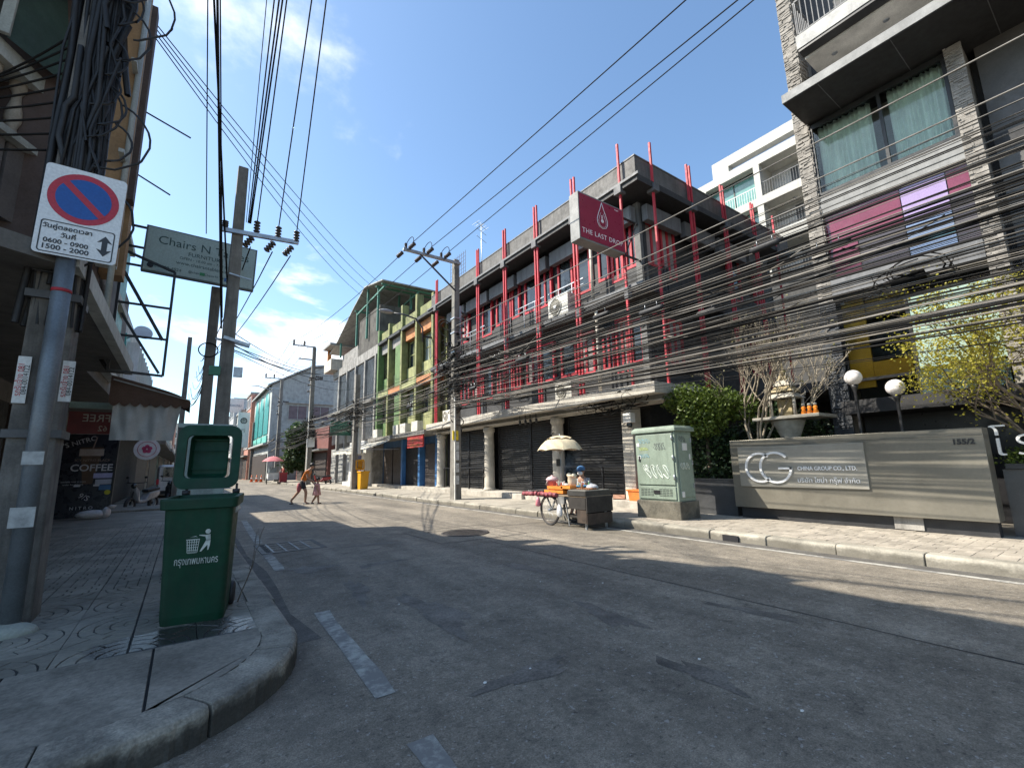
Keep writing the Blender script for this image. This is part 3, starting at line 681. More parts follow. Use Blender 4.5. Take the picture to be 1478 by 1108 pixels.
# floor slabs / eaves (front and side), coloured fascia
def ring(z0, z1, xo, yo, m, name):
    MB().box(xo, yo, z0, WXF + .29, YE, z1).build(name, m, bb)
    MB().box(WXF + .291, yo, z0, 20.1, YS + .29, z1).build(name, m, bb)
ring(9.52, 9.72, 10.12, 7.68, M('eave_dark', (.026, .026, .028), .7, streak=.4), 'eave_slab')
MB().box(10.06, 7.60, 9.66, 10.115, YE, 9.74).build('gutter', greyb, bb)
parM = M('parapet_grey', (.115, .11, .105), .75, var=.25, streak=.6, dirt=.4)
MB().box(10.32, 7.88, 9.721, 10.55, YE, 10.5).build('parapet', parM, bb); MB().box(10.551, 7.88, 9.721, 20.1, 8.1, 10.5).build('parapet', parM, bb)
MB().box(10.30, 7.86, 10.501, 10.57, YE, 10.54).build('coping', greyb, bb); MB().box(10.571, 7.86, 10.501, 20.1, 8.12, 10.54).build('coping', greyb, bb)
ring(6.30, 6.42, 10.32, 7.92, M('eave_dark', (.026, .026, .028), .7, streak=.4), 'floor_slab')
MB().box(10.28, 7.88, 6.38, 10.318, YE, 6.52).build('slab_edge', greyb, bb)
# grey beam band under the eave, set back
for a, c in zip(POST[:-1], POST[1:]):
    MB().box(10.72, a + .12, 8.78, 10.95, c - .12, 9.30).build('beam', greyb, bb)
MB().box(10.72, YS + .05, 8.78, 10.95, POST[0] + .08, 9.30).build('beam', greyb, bb)
for a, c in zip(SPX[:-1], SPX[1:]): MB().box(a + .12, 8.12, 8.78, c - .12, 8.32, 9.30).build('beam', greyb, bb)
brk = M('bracket_grey', (.10, .10, .105), .7)
# brackets at posts
for y in POST:
    MB().box(10.06, y - .13, 9.42, 10.30, y + .13, 9.66).build('bracket', brk, bb)
    MB().box(10.16, y - .07, 6.10, 10.34, y + .07, 6.44).build('bracket', brk, bb)
    for dy in ((-.075, .075) if y > 9 else (0,)):
        MB().box(PX - .032, y + dy - .032, 3.5, PX + .032, y + dy + .032, 11.15).build('post', red, bb, .004)
for x in SPX:
    for dx in ((-.075, .075) if x > 11.5 and x < 18 else (0,)):
        MB().box(x + dx - .032, PY - .032, 3.5, x + dx + .032, PY + .032, 11.12).build('post', red, bb, .004)
    MB().box(x - .12, 7.62, 9.42, x + .12, 7.9, 9.66).build('bracket', brk, bb)
# bays: lower panel, window with red frame, louvres
lowp = M('bay_panel', (.042, .0425, .044), .75, var=.3, streak=.5)
lou = M('louvre_black', (.03, .032, .036), .5)
curtW = M('bar_curtain', (.28, .24, .23), .9)
def bay(ft, w_, z0_, z1_, k, sh):
    """ft: frame function(pos along, z) ; w_: bay width"""
    hgt = z1_ - z0_; pl = random.uniform(.30, .38) * hgt if not sh else .34 * hgt
    m = ft
    MB().box(-w_ / 2, 0, -.14, w_ / 2, pl, 0).xf(m).build('bay_panel', lowp, bb)
    MB().box(-w_ / 2, pl, -.25, w_ / 2, hgt, -.12).xf(m).build('bay_back', blackw, bb)
    nw = 2 if k % 3 or sh else 3; ww_ = w_ * .86 / nw
    for i in range(nw):
        cx = -w_ * .43 + ww_ * (i + .5); t = random.random()
        if t < (.45 if sh else .16): continue
        top = hgt - .32 - random.uniform(0, .25); bot = pl - random.uniform(0.0, .25) * (1 if i % 2 else 0)
        win(bb, m @ Matrix.Translation((cx, (top + bot) / 2, -.06)), ww_ - .08, top - bot, red, glass if t < .8 else curtW, t=.085, d=.075, mull=(1 if t > .6 else 0))
    if k % 2:
        for q in (-.12, .06): MB().box(q - .035 + w_ * .1, .02, .002, q + .035 + w_ * .1, pl + .12, .05).xf(m).build('louvre_bar', lou, bb)
for k, (a, c) in enumerate(zip(POST[:-1], POST[1:])):
    for z0_, z1_ in ((3.5, 6.29), (6.43, 9.5)):
        bay(FX(WXF, (a + c) / 2, z0_), c - a, z0_, z1_, k + int(z0_), False)
for z0_, z1_ in ((3.5, 6.29), (6.43, 9.5)):
    MB().box(WXF - .02, YS - .02, z0_, WXF + .28, YS + .2, z1_).build('corner_pier', M('corner_pier', (.13, .13, .127), .75, streak=.4), bb)
    for k, (a, c) in enumerate(zip(SPX[:-1], SPX[1:])):
        bay(FY((a + c) / 2 + .12, YS, z0_), (c - a) - .02, z0_, z1_, k + 1 + int(z0_), True)
# small balcony rails on the top floor
for a, c in ((POST[1], POST[2]), (POST[2], POST[3]), (POST[4], POST[5])):
    r_ = MB().bar((10.62, a + .12, 7.62), (10.62, c - .12, 7.62), .035).bar((10.62, a + .12, 7.42), (10.62, c - .12, 7.42), .02)
    for i in range(1, 3): r_.bar((10.62, a + (c - a) * i / 3, 6.42), (10.62, a + (c - a) * i / 3, 7.62), .03)
    r_.build('balcony_rail', steel, bb)
MB().cyl((10.5, 10.05, 6.6), (10.5, 10.05, 9.3), .055, n=10).build('drain_pipe', M('pipe_cream', (.55, .5, .42), .5), bb)
MB().cyl((10.5, 9.95, 3.5), (10.5, 9.95, 6.3), .05, n=10).build('drain_pipe', M('pipe_cream', (.55, .5, .42), .5), bb)
# concrete canopy over the shopfronts
canM = M('canopy_paint', (.47, .445, .395), .75, var=.15, streak=.35, dirt=.2, dcol=(.18, .16, .13))
MB().box(10.02, 7.55, 3.20, 11.6, 21.8, 3.50).build('canopy', canM, bb, .01)
MB().box(10.55, 7.62, 2.98, 10.75, 21.7, 3.198).build('canopy_beam', canM, bb)
MB().box(10.35, 7.62, 3.03, 10.549, 21.7, 3.06).build('canopy_trim', canM, bb)
MB().box(11.601, 7.55, 3.2, 13, 8.4, 3.5).build('canopy', canM, bb)
# ground floor: plinth step, columns, shutters, rails
stepM = M('step_concrete', (.40, .37, .32), .85, streak=.2, dirt=.45, dcol=(.12, .1, .08))
MB().box(10.0, 13.6, .1, 11.4, 22.2, .34).build('step', stepM, bb, .015)
MB().box(10.12, 7.4, .1, 11.4, 13.599, .33).build('step', stepM, bb, .015)
COLS = [(8.95, 'sq'), (12.25, 'rd'), (16.75, 'rd'), (21.3, 'rd')]
for y, kd in COLS:
    if kd == 'rd':
        c = MB().lathe([(.27, .33), (.27, .40), (.235, .43), (.225, .5), (.205, 2.70), (.21, 2.76), (.25, 2.80), (.25, 2.86), (.235, 2.979)], (10.66, y, 0), 28).build('column', plaster, bb)
    else:
        c = MB().box(10.46, y - .2, .33, 10.86, y + .2, 2.979).build('column', plaster, bb, .01)
letg = M('column_lettering', (.10, .09, .08), .8)
for i, ch in enumerate('GASTRO'):
    for y in (16.75, 12.25):
        if y < 13 and i > 2: continue
        text(ch, .20, letg, FX(10.66 - .225, y + .06, 2.45 - i * .30), bb, ext=.004)
shutM = M('roller_shutter', (.040, .040, .041), .5, .2, var=.25, streak=.3)
def shutter(y0_, y1_, x, z0_, z1_):
    s_ = MB().box(x + .06, y0_, z0_, x + .1, y1_, z1_).build('shutter', shutM, bb)
    n_ = int((z1_ - z0_) / .085); b = MB()
    for i in range(n_):
        z = z0_ + i * (z1_ - z0_) / n_; h = (z1_ - z0_) / n_
        b.add([(x + .058, y0_, z + .004), (x + .03, y0_, z + .02), (x + .03, y0_, z + h - .016), (x + .058, y0_, z + h - .002), (x + .058, y1_, z + .004), (x + .03, y1_, z + .02), (x + .03, y1_, z + h - .016), (x + .058, y1_, z + h - .002)],
              [(0, 4, 5, 1), (1, 5, 6, 2), (2, 6, 7, 3)])
    stuff(b.build('shutter_slats', shutM, s_))
    for y in (y0_ - .04, y1_ - .02): MB().box(x, y, z0_, x + .1, y + .06, z1_).build('guide_rail', blackp, s_)
for y0_, y1_ in ((9.2, 12.0), (12.55, 14.2), (14.3, 16.45), (17.05, 19.0), (19.1, 21.0)): shutter(y0_, y1_, 10.95, .34, 2.98)
for y0_, y1_ in ((9.3, 11.9), (17.2, 20.9)):
    r_ = MB().bar((10.62, y0_, 1.28), (10.62, y1_, 1.28), .05)
    for i in range(4 if y0_ < 10 else 4): r_.bar((10.62, y0_ + (y1_ - y0_) * i / 3, .34), (10.62, y0_ + (y1_ - y0_) * i / 3, 1.26), .05)
    r_.build('handrail', blackp, bb)
# spot lamps under canopy edge
for p in [(10.3, 13.0), (10.3, 13.35), (10.3, 13.65), (10.3, 14.0), (10.3, 18.6), (10.3, 18.9)]:
    sp = MB().cyl((p[0], p[1], 3.02), (p[0] + .03, p[1], 2.86), .045, .055, 10).bar((p[0], p[1], 3.0), (p[0], p[1], 3.2), .02).build('spot_lamp', blackp, bb)
# roof clutter: antenna mast, rusty mesh frame, twiggy plant
an = thing('roof_antenna', 'thin metal television antenna on the black building roof', 'antenna', (10.9, 17.6, 10.0))
a_ = MB().cyl((10.9, 17.6, 9.7), (10.9, 17.6, 13.0), .022, n=6)
for z in (12.9, 12.6, 12.2): a_.bar((10.5, 17.4, z), (11.3, 17.8, z), .015)
for i in range(5): a_.bar((10.55 + i * .18, 17.2 + i * .08, 12.9), (10.55 + i * .18 - .06, 17.75 + i * .08, 12.9), .01)
a_.build('mast', steel, an)
gr = thing('roof_mesh', 'rusted steel mesh screen standing on the roof edge', 'mesh screen', (10.8, 19.6, 10.4))
g_ = MB()
for i in range(9): g_.bar((10.8, 19.0 + i * .2, 9.7), (10.8, 19.0 + i * .2, 12.2), .014)
for i in range(9): g_.bar((10.8, 19.0, 10.5 + i * .2), (10.8, 20.6, 10.5 + i * .2), .010)
g_.build('wire_mesh', M('rusty_steel', (.12, .08, .06), .8, .3), gr)
# projecting bar sign
sg = thing('bar_sign', 'dark red projecting bar sign with white drop emblem and white lettering', 'sign', (9.15, 8.35, 8))
sM = M('sign_red', (.27, .008, .045), .35, var=.06, fine=.03)
SX0, SX1, SZ0, SZ1, SY = 8.28, 10.10, 7.42, 8.84, 8.29
MB().box(SX0, SY, SZ0, SX1, SY + .36, SZ1).build('box', M('sign_box', (.20, .20, .195), .6), sg, .01)
MB().box(SX0 + .03, SY - .012, SZ0 + .05, SX1 - .03, SY - .002, SZ1 - .05).build('face', sM, sg)
lw = M('sign_lettering', (.80, .74, .74), .5, var=.03, fine=0)
mcx = (SX0 + SX1) / 2
text('THE LAST DROP', .205, lw, FY(mcx, SY - .014, SZ0 + .27), sg, sp=1.12, xs=1.0)
tr = lambda q: (mcx + q[0], SY - .02, SZ0 + .88 + q[1])
drop = []
for i in range(33):
    a = R_(-60 + 300 * i / 32); drop.append((.19 * math.sin(a - R_(90) + R_(0)) * 0, 0))
drop = [(0, .45), (.07, .26), (.15, .08), (.205, -.08), (.2, -.2), (.13, -.31), (0, -.35), (-.13, -.31), (-.2, -.2), (-.205, -.08), (-.15, .08), (-.07, .26), (0, .45)]
e_ = MB().tube([tr(q) for q in drop], .011, 5)
e_.tube([tr((q[0] * .72, q[1] * .72 - .06)) for q in drop[1:-1]], .006, 5)
e_.build('drop_emblem', lw, sg)
MB().lathe([(.055, 0), (.055, .01)], (0, 0, 0), 16).xf(FY(mcx, SY - .013, SZ0 + .76)).build('drop_dot', lw, sg)
text('8', .22, lw, FY(mcx, SY - .014, SZ0 + .86), sg, xs=.75)
text('Bangkok', .05, lw, FY(SX1 - .28, SY - .014, SZ1 - .12), sg)
arm = MB().bar((SX1 - .1, SY + .18, SZ0 + .1), (WXF, SY + .2, SZ0 + .1), .05).bar((SX1 - .1, SY + .18, SZ1 - .1), (WXF, SY + .2, SZ1 - .1), .05)
arm.bar((SX1 + .05, SY + .05, SZ0 - .05), (10.6, SY - .1, SZ0 + 1.1), .03)
arm.build('mounting_arm', blackp, sg)
ac_unit(FX(10.65, 11.55, 6.458), 'beige air conditioner with round grille mounted on upper floor of black building', 1.25)
ac_unit(FX(10.75, 11.65, 3.538), 'low beige air conditioner resting on the concrete canopy', 1.0)
ac_unit(FX(10.7, 20.3, 3.538), 'beige air conditioner on the canopy end beside the street pole', .95)
cam_b = thing('security_camera', 'small white security box with dark dome on square column', 'camera', (10.3, 8.7, 2.55))
MB().box(10.25, 8.62, 2.5, 10.455, 8.9, 2.78).build('housing', white, cam_b, .01); MB().ball((10.35, 8.76, 2.44), .09).build('dome', glass, cam_b)
# orange planter and loose brick on the step
pl = thing('planter_box', 'bright orange rectangular planter box on step next to green cabinet', 'planter', (10.3, 8.2, .33))
orM = M('orange_plastic', (.62, .17, .035), .5)
MB().add([(x * s_ + 10.34, y * s_ + 8.45, z) for z, s_ in ((.33, .9), (.60, 1)) for x, y in ((-.17, -.38), (.17, -.38), (.17, .38), (-.17, .38))], [(3, 2, 1, 0), (0, 1, 5, 4), (1, 2, 6, 5), (2, 3, 7, 6), (3, 0, 4, 7)]).build('tub', orM, pl)
MB().box(10.145, 8.04, .60, 10.535, 8.86, .64).build('rim', orM, pl)
tag(MB().obox(Matrix.Translation((10.4, 9.35, .39)) @ Matrix.Rotation(.5, 4, 'Z') @ Matrix.Rotation(.35, 4, 'Y'), .12, .34, .12).build('loose_brick', M('loose_brick', (.45, .25, .17), .9)), 'pale red loose brick lying on the step by the orange planter', 'brick')
# ================================================================ utility poles
poleM = M('pole_concrete', (.21, .195, .17), .85, var=.2, scale=4, bump=.003, streak=.6, dirt=.3)
def pole(label, x, y, h, z0=.15, w0=.17, w1=.11, name='utility_pole'):
    t = thing(name, label, 'utility pole', (x, y, z0))
    MB().add([(x + sx_ * q, y + sy * q, z) for z, q in ((z0 - .1, w0), (h, w1)) for sx_, sy in ((-1, -1), (1, -1), (1, 1), (-1, 1))],
             [(3, 2, 1, 0), (4, 5, 6, 7), (0, 1, 5, 4), (1, 2, 6, 5), (2, 3, 7, 6), (3, 0, 4, 7)]).build('shaft', poleM, t, .015)
    return t
insM = M('insulator', (.05, .04, .035), .35)
def insulator(t, p, d, l_=.3, r=.06):
    p = Vector(p); d = Vector(d).normalized(); m = d.to_track_quat('Z', 'Y').to_matrix().to_4x4(); m.translation = p
    pf = []
    for i in range(4): pf += [(r * .45, l_ * i / 4), (r, l_ * (i + .35) / 4), (r, l_ * (i + .6) / 4), (r * .45, l_ * (i + .95) / 4)]
    MB().lathe(pf, (0, 0, 0), 10).xf(m).build('insulator', insM, t)
P2 = (8.47, 15.72)
p2 = pole('tall concrete utility pole with crossarm and cable tangle before black shutters', P2[0], P2[1], 9.75, w0=.165, w1=.11)
MB().bar((6.15, 15.6, 9.58), (8.62, 15.6, 9.58), .11, .10).build('crossarm', steel, p2)
MB().bar((6.85, 15.58, 9.52), (8.4, 15.58, 8.35), .05, .05).build('brace', M('painted_steel_dark', (.05, .05, .055), .5), p2)
for x in (6.25, 7.0, 7.75):
    insulator(p2, (x, 15.6, 9.63), (0, 0, 1), .22, .06); insulator(p2, (x + .1, 15.5, 9.62), (.25, -1, .25), .36, .08); insulator(p2, (x - .08, 15.72, 9.5), (-.2, 1, -.2), .36, .08)
    MB().tube([(x + .05 * math.sin(a) + .12, 15.6 - .45 * math.cos(a), 9.72 + .38 * math.sin(a)) for a in [math.pi * i / 10 for i in range(11)]], .014, 5).build('jumper_wire', cableM, p2)
yb = thing('pole_notice', 'yellow square notice plate strapped to the tall utility pole', 'sign', (8.3, 15.5, 2.4))
MB().box(8.22, 15.475, 2.35, 8.46, 15.515, 2.70).build('plate', M('yellow_plate', (.75, .55, .02), .5), yb, .005); text('10', .13, blackp, FY(8.34, 15.473, 2.53), yb)
for z in (.7, 1.15, 1.6, 1.95): MB().box(8.30, 15.50 + 0, z, 8.50, 15.535, z + .33).build('paper_notice', M('paper_notice', (.5, .5, .48), .8, var=.3, scale=9), p2)
MB().box(8.285, 15.44, .14, 8.33, 15.50, 4.0).build('conduit', M('conduit_white', (.55, .54, .5), .6), p2)
for z in (5.8, 6.6, 7.2): MB().box(8.32, 15.55, z, 8.62, 15.88, z + .05).build('strap', steel, p2)
for dz in range(5): insulator(p2, (8.70, 15.7, 6.4 + dz * .28), (1, 0, 0), .16, .06)
MB().box(8.66, 15.66, 6.2, 8.70, 15.74, 7.8).build('spool_rack', steel, p2)
p3_ = pole('plain concrete utility pole standing directly behind the yellow bin', 8.25, 27.9, 7.0, w0=.17, w1=.13)
P4 = (8.15, 40.0); p4_ = pole('tall far concrete pole with small crossarm beside leafy street tree', P4[0], P4[1], 11.4, w0=.2, w1=.13)
P5 = (8.05, 55.0); p5_ = pole('farthest tall concrete pole with looped wires before the white warehouse', P5[0], P5[1], 11.2, w0=.2, w1=.13)
P6 = (7.6, 74.0); p6_ = pole('short dark pole beside the traffic cones', P6[0], P6[1], 8.0, w0=.2, w1=.13)
for t, (x, y), z in ((p4_, P4, 11.45), (p5_, P5, 11.2)):
    MB().bar((x - 1.7, y, z), (x + .1, y, z), .1).build('crossarm', steel, t); MB().bar((x - 1.2, y, z - 1.1), (x + .1, y, z - 1.1), .1).build('crossarm', steel, t)
    for dx in (-1.6, -.8): insulator(t, (x + dx, y, z + .05), (0, 0, 1), .4, .1)
    for k_ in range(6): insulator(t, (x + .2, y, z - 2.5 - k_ * .4 * random.random()), (random.uniform(-1, 1), random.uniform(-.3, .3), random.uniform(-.4, .6)), .6, .09)
MB().tube([(8.05, 55, 8.8), (7.0, 55.2, 9.9), (5.8, 55.4, 10.3), (4.9, 55.5, 10.3)], .05, 6).build('lamp_arm', steel, p5_)
MB().box(8.34, 27.6, 2.2, 8.5, 27.7, 5.4).build('conduit', M('conduit_white', (.55, .54, .5), .6), p3_)
MB().box(7.95, 39.7, .15, 8.0, 39.8, 6.0).build('conduit', M('conduit_white', (.55, .54, .5), .6), p4_); MB().box(7.9, 39.72, 3.1, 8.5, 39.78, 3.9).build('notice', white, p4_)
# ---------------------------------------------------------------- cables
NC = 0
def cat_pts(a, b_, sag, n_=16, wob=0.0):
    a = Vector(a); b_ = Vector(b_); pts = []; ph = random.random() * 6
    for i in range(n_ + 1):
        s_ = i / n_; p = a.lerp(b_, s_); p.z -= 4 * sag * s_ * (1 - s_)
        if wob: p.z += wob * math.sin(s_ * 9 + ph) * s_ * (1 - s_) * 4; p.x += wob * .5 * math.sin(s_ * 7 + ph) * s_ * (1 - s_) * 4
        pts.append(p)
    return pts
def cable(a, b_, sag, r, label, group, m=None, n_=16, wob=0.0):
    o = MB().tube(cat_pts(a, b_, sag, n_, wob), r, 5, False).build('cable', m or cableM)
    return tag(o, label, 'cable', group)
G1 = 'telecom cables slung over the right pavement'; L1 = 'telecom cable in the thick bundle strung along the right pavement poles'
rnd = random.Random(3)
def lab(r, where):
    g = rnd.random() >= .72
    return '%s %s telecom cable %s' % ('thick' if r > .012 else 'medium' if r > .0085 else 'thin', 'grey' if g else 'black', where), G1, cableG if g else cableM
def span(ya, yb_, xa, xb, n_, zlo, zhi, ns=14, fat=1.0, zs_=0.0, where=''):
    lay = [zlo + (zhi - zlo) * k_ / 6 for k_ in range(7)]
    for i in range(n_):
        lz = rnd.choice(lay) + rnd.gauss(0, .09); dx = rnd.gauss(0, .13)
        za = lz + rnd.gauss(0, .08); zb = lz + rnd.gauss(0, .14) + zs_
        r = rnd.choice((.004, .005, .006, .006, .007, .008, .010, .013, .019)) * fat
        cable((xa + dx, ya, za), (xb + dx + rnd.gauss(0, .1), yb_, zb), abs(rnd.gauss(.38, .24)) * min(1, abs(yb_ - ya) / 30), r, *lab(r / fat, where), ns, rnd.choice((0, 0, 0, .03, .06)))
span(15.7, -21, 8.38, 8.35, 150, 3.75, 5.75, 20, where='in the bundle passing before the bar and sign wall')
span(27.9, 15.7, 8.2, 8.38, 54, 3.9, 5.5, 10, 1.1, where='between the tall crossarm pole and the yellow bin pole')
span(40, 27.9, 8.1, 8.2, 40, 3.9, 5.4, 8, 1.5, where='between yellow bin pole and the street tree pole')
span(55, 40, 8.0, 8.1, 22, 3.7, 5.3, 6, 1.9, where='between street tree pole and the warehouse pole')
span(74, 55, 7.6, 8.0, 10, 3.6, 5.0, 6, 2.4, where='from the warehouse pole to the traffic cone pole')
for z, dx, r in ((6.98, 0, .012), (6.35, .05, .012), (5.95, -.04, .010), (5.78, .06, .010), (3.75, -.1, .010)):
    cable((8.4 + dx, 15.7, z - .1), (8.4 + dx, -21, z + .1), .25, r, 'single thicker cable running apart from the telecom bundle on right', 'outlying telecom cables', cableG, 20)
cable((8.45, 15.6, 4.3), (10.4, 8.6, 3.2), .55, .014, 'slack pale cable drooping from pole to canopy end', None, cableG); cable((8.4, 15.7, 4.0), (9.6, 11.2, 4.6), .75, .016, 'deep hanging loop of pale cable by the black building', None, cableG)
cable((9.6, 11.2, 4.6), (8.4, -10, 5.2), .2, .012, 'continuation cable leaving the deep hanging loop', None, cableM)
# loose tangle of coils round poles
def tangle(c, rx, ry, rz, n_, seed, r=.012):
    q = random.Random(seed); b = MB()
    for i in range(n_):
        o = Vector((q.gauss(0, rx), q.gauss(0, ry), q.gauss(0, rz))); a0 = q.random() * 6.3; rr = q.uniform(.12, .45); til = q.uniform(-.9, .9); sp = q.uniform(2.5, 7)
        pts = [(c[0] + o.x + .5 * rr * math.cos(a0 + sp * t / 9), c[1] + o.y + rr * 1.3 * math.sin(a0 + sp * t / 9) + (t - 4.5) * .03, c[2] + o.z + rr * til * math.cos(a0 + sp * t / 9)) for t in range(10)]
        b.tube(pts, r * q.uniform(.6, 1.6), 4, False)
    for i in range(n_ // 6):
        p = (c[0] + q.gauss(0, rx), c[1] + q.gauss(0, ry), c[2] + q.gauss(0, rz)); b.obox(Matrix.Translation(p) @ Matrix.Rotation(q.uniform(-.3, .3), 4, 'X'), .10, q.uniform(.2, .4), .12)
    o = stuff(b.build('cable_tangle', cableM)); return o
tag(tangle((8.35, 15.75, 5.1), .16, .55, .75, 110, 1), 'dense knot of coiled black cables around the tall pole', 'cable tangle')
tag(tangle((8.2, 27.9, 4.7), .14, .7, .5, 46, 2, .016), 'knot of coiled cables on the pole behind the yellow bin', 'cable tangle')
tag(tangle((8.1, 40, 4.7), .14, .9, .5, 40, 5, .02), 'knot of coiled cables on far pole by the tree', 'cable tangle')
tag(tangle((10.3, 9.3, 3.1), .12, .5, .12, 26, 6, .012), 'clump of cables and junction boxes under canopy end', 'cable tangle')
tag(tangle((8.36, 1.75, 3.95), .02, .06, .05, 8, 9, .008), 'little coil of spare cable hanging from the bundle', 'cable coil')
for i in range(16):
    yy = (13.9, 12.6, 11.0, 9.1, 7.7, 6.1, 4.9, 3.6, 2.7, 17.5, 19.6, 21.9, 24.5, 30.0, 33.5, 36.0)[i]; zz_ = 4.1 + 1.2 * ((i * 37) % 10) / 10; xx = 8.3 + .12 * ((i * 13) % 5 - 2) / 2
    t = thing('cable_closure', 'black splice closure clipped into the telecom cable bundle', 'splice closure', (xx, yy, zz_), 0, 'splice closures on the cables'); l_ = .22 + .05 * (i % 3)
    MB().tube([(xx, yy - l_, zz_ + .02), (xx, yy - l_ * .8, zz_), (xx, yy + l_ * .8, zz_), (xx, yy + l_, zz_ + .02)], [.03, .06, .06, .03], 10).build('casing', rub, t)
    for s_ in (-1, 1): MB().tube([(xx, yy + s_ * l_ * .5, zz_ + .05), (xx, yy + s_ * l_ * .5, zz_ + .16)], .008, 5).build('hanger', steel, t)
q = random.Random(77)
for i in range(14):
    ya = q.uniform(1, 14); z_ = q.uniform(4.0, 5.3); dy = q.uniform(1.2, 3.5)
    cable((8.2 + q.uniform(0, .3), ya + dy, z_ + .1), (8.2 + q.uniform(0, .3), ya, z_ + q.uniform(-.2, .1)), q.uniform(.15, .4), q.choice((.008, .012, .018)), 'short slack cable loop drooping below the bundle before the bar', 'slack loops under the telecom bundle', q.choice((cableM, cableG)), 10, .03)
# power lines
G2 = 'power lines on the right poles'
for x, q in ((6.25, (990, 0)), (7.0, (1065, 0)), (7.75, (1088, 0))):
    a = Xp(q[0], q[1], x + .1); d = (a - Vector((x + .1, 15.2, 9.72))); e = Vector((x + .1, 15.2, 9.72)) + d * 3.0
    cable((x + .1, 15.2, 9.72), e, .0, .013, 'thick power line rising from the pole crossarm over the road', G2, cableM, 6)
    cable((x - .1, 16.05, 9.45), (x - 1.55 + (x - 6.2) * .3 + 1.4, 40, 11.5), .45, .014, 'power line sloping from crossarm towards the far pole', G2, cableM, 12); cable((x - .05, 40, 11.5), (x - .2, 55, 11.2), .4, .018, 'far stretch of power line between two far poles', G2, cableM, 8)
# street lamp on the green building
sl_ = thing('street_lamp', 'cobra head street lamp on curved arm above the green shophouse', 'street lamp', (9.9, 22.4, 8.3))
MB().tube([(9.95, 22.2, 8.0), (9.95, 22.2, 8.75), (9.6, 22.3, 9.25), (9.0, 22.5, 9.45), (8.5, 22.7, 9.5)], .045, 8).build('arm', M('painted_steel_dark', (.05, .05, .055), .5), sl_)
MB().ball((8.15, 22.9, 9.6), .3, 12, 8, (1.35, .55, .4)).build('lamp_head', M('lamp_grey', (.25, .25, .25), .5), sl_); MB().bar((9.95, 22.2, 8.3), (10.5, 22.2, 8.3), .08).build('bracket', blackp, sl_)
# ================================================================ electrical cabinet
cb_ = thing('electrical_cabinet', 'pale green street cabinet with graffiti on a mossy concrete plinth', 'cabinet', (9.0, 6.68, .15))
cg = M('cabinet_green', (.215, .265, .21), .5, var=.12, streak=.3, dirt=.15)
MB().box(8.66, 6.10, .14, 9.36, 7.26, .53).build('plinth', M('plinth_moss', (.11, .10, .078), .95, var=.4, scale=4, bump=.01, bs=25, dirt=.8, dcol=(.02, .02, .016)), cb_, .02)
MB().box(8.70, 6.14, .53, 9.31, 7.22, 2.04).build('body', cg, cb_, .012)
MB().box(8.64, 6.08, 2.041, 9.37, 7.28, 2.10).build('roof_lip', cg, cb_, .01); MB().add([(x, y, z) for z, q in ((2.101, 0), (2.17, .07)) for x, y in ((8.63 + q, 6.07 + q), (9.38 - q, 6.07 + q), (9.38 - q, 7.29 - q), (8.63 + q, 7.29 - q))], [(4, 5, 6, 7), (0, 1, 5, 4), (1, 2, 6, 5), (2, 3, 7, 6), (3, 0, 4, 7), (3, 2, 1, 0)]).build('roof', cg, cb_, .015)
dr = MB().box(8.672, 6.19, .88, 8.698, 7.18, 2.0).build('door', cg, cb_, .008)
for z in (1.0, 1.42, 1.85): MB().cyl((8.665, 6.195, z), (8.665, 6.195, z + .1), .018, n=8).build('hinge', steel, dr); 
MB().box(8.655, 7.08, 1.40, 8.671, 7.12, 1.52).build('handle', blackp, dr)
lp = MB().box(8.676, 6.19, .57, 8.698, 7.18, .85).build('vent_panel', cg, cb_, .005)
for i in range(5):
    for j in range(4): MB().box(8.668, 6.28 + j * .09, .64 + i * .035, 8.675, 6.35 + j * .09, .655 + i * .035).build('vent_slot', M('slot_dark', (.10, .12, .10), .7), lp); MB().box(8.668, 6.78 + j * .09, .64 + i * .035, 8.675, 6.85 + j * .09, .655 + i * .035).build('vent_slot', M('slot_dark', (.10, .12, .10), .7), lp)
MB().box(8.662, 6.60, .68, 8.675, 6.76, .76).build('lock_plate', blackp, lp)
sd = MB().box(8.76, 6.118, .62, 9.25, 6.138, 1.98).build('side_door', cg, cb_, .006)
for z in (.8, 1.3, 1.8): MB().box(9.22, 6.10, z, 9.25, 6.117, z + .1).build('hinge', steel, sd)
st = M('sticker', (.6, .6, .57), .6, var=.1)
for x, z, a, b_ in ((8.92, 1.62, .17, .16), (9.14, 1.42, .05, .12), (8.78, .62, .10, .12)): MB().box(x, 6.112, z, x + a, 6.1165, z + b_).build('sticker', st, sd)
for y, z in ((7.08, 1.74), (7.06, 1.45)): MB().box(8.664, y, z, 8.670, y + .08, z + .08).build('sticker', st, dr)
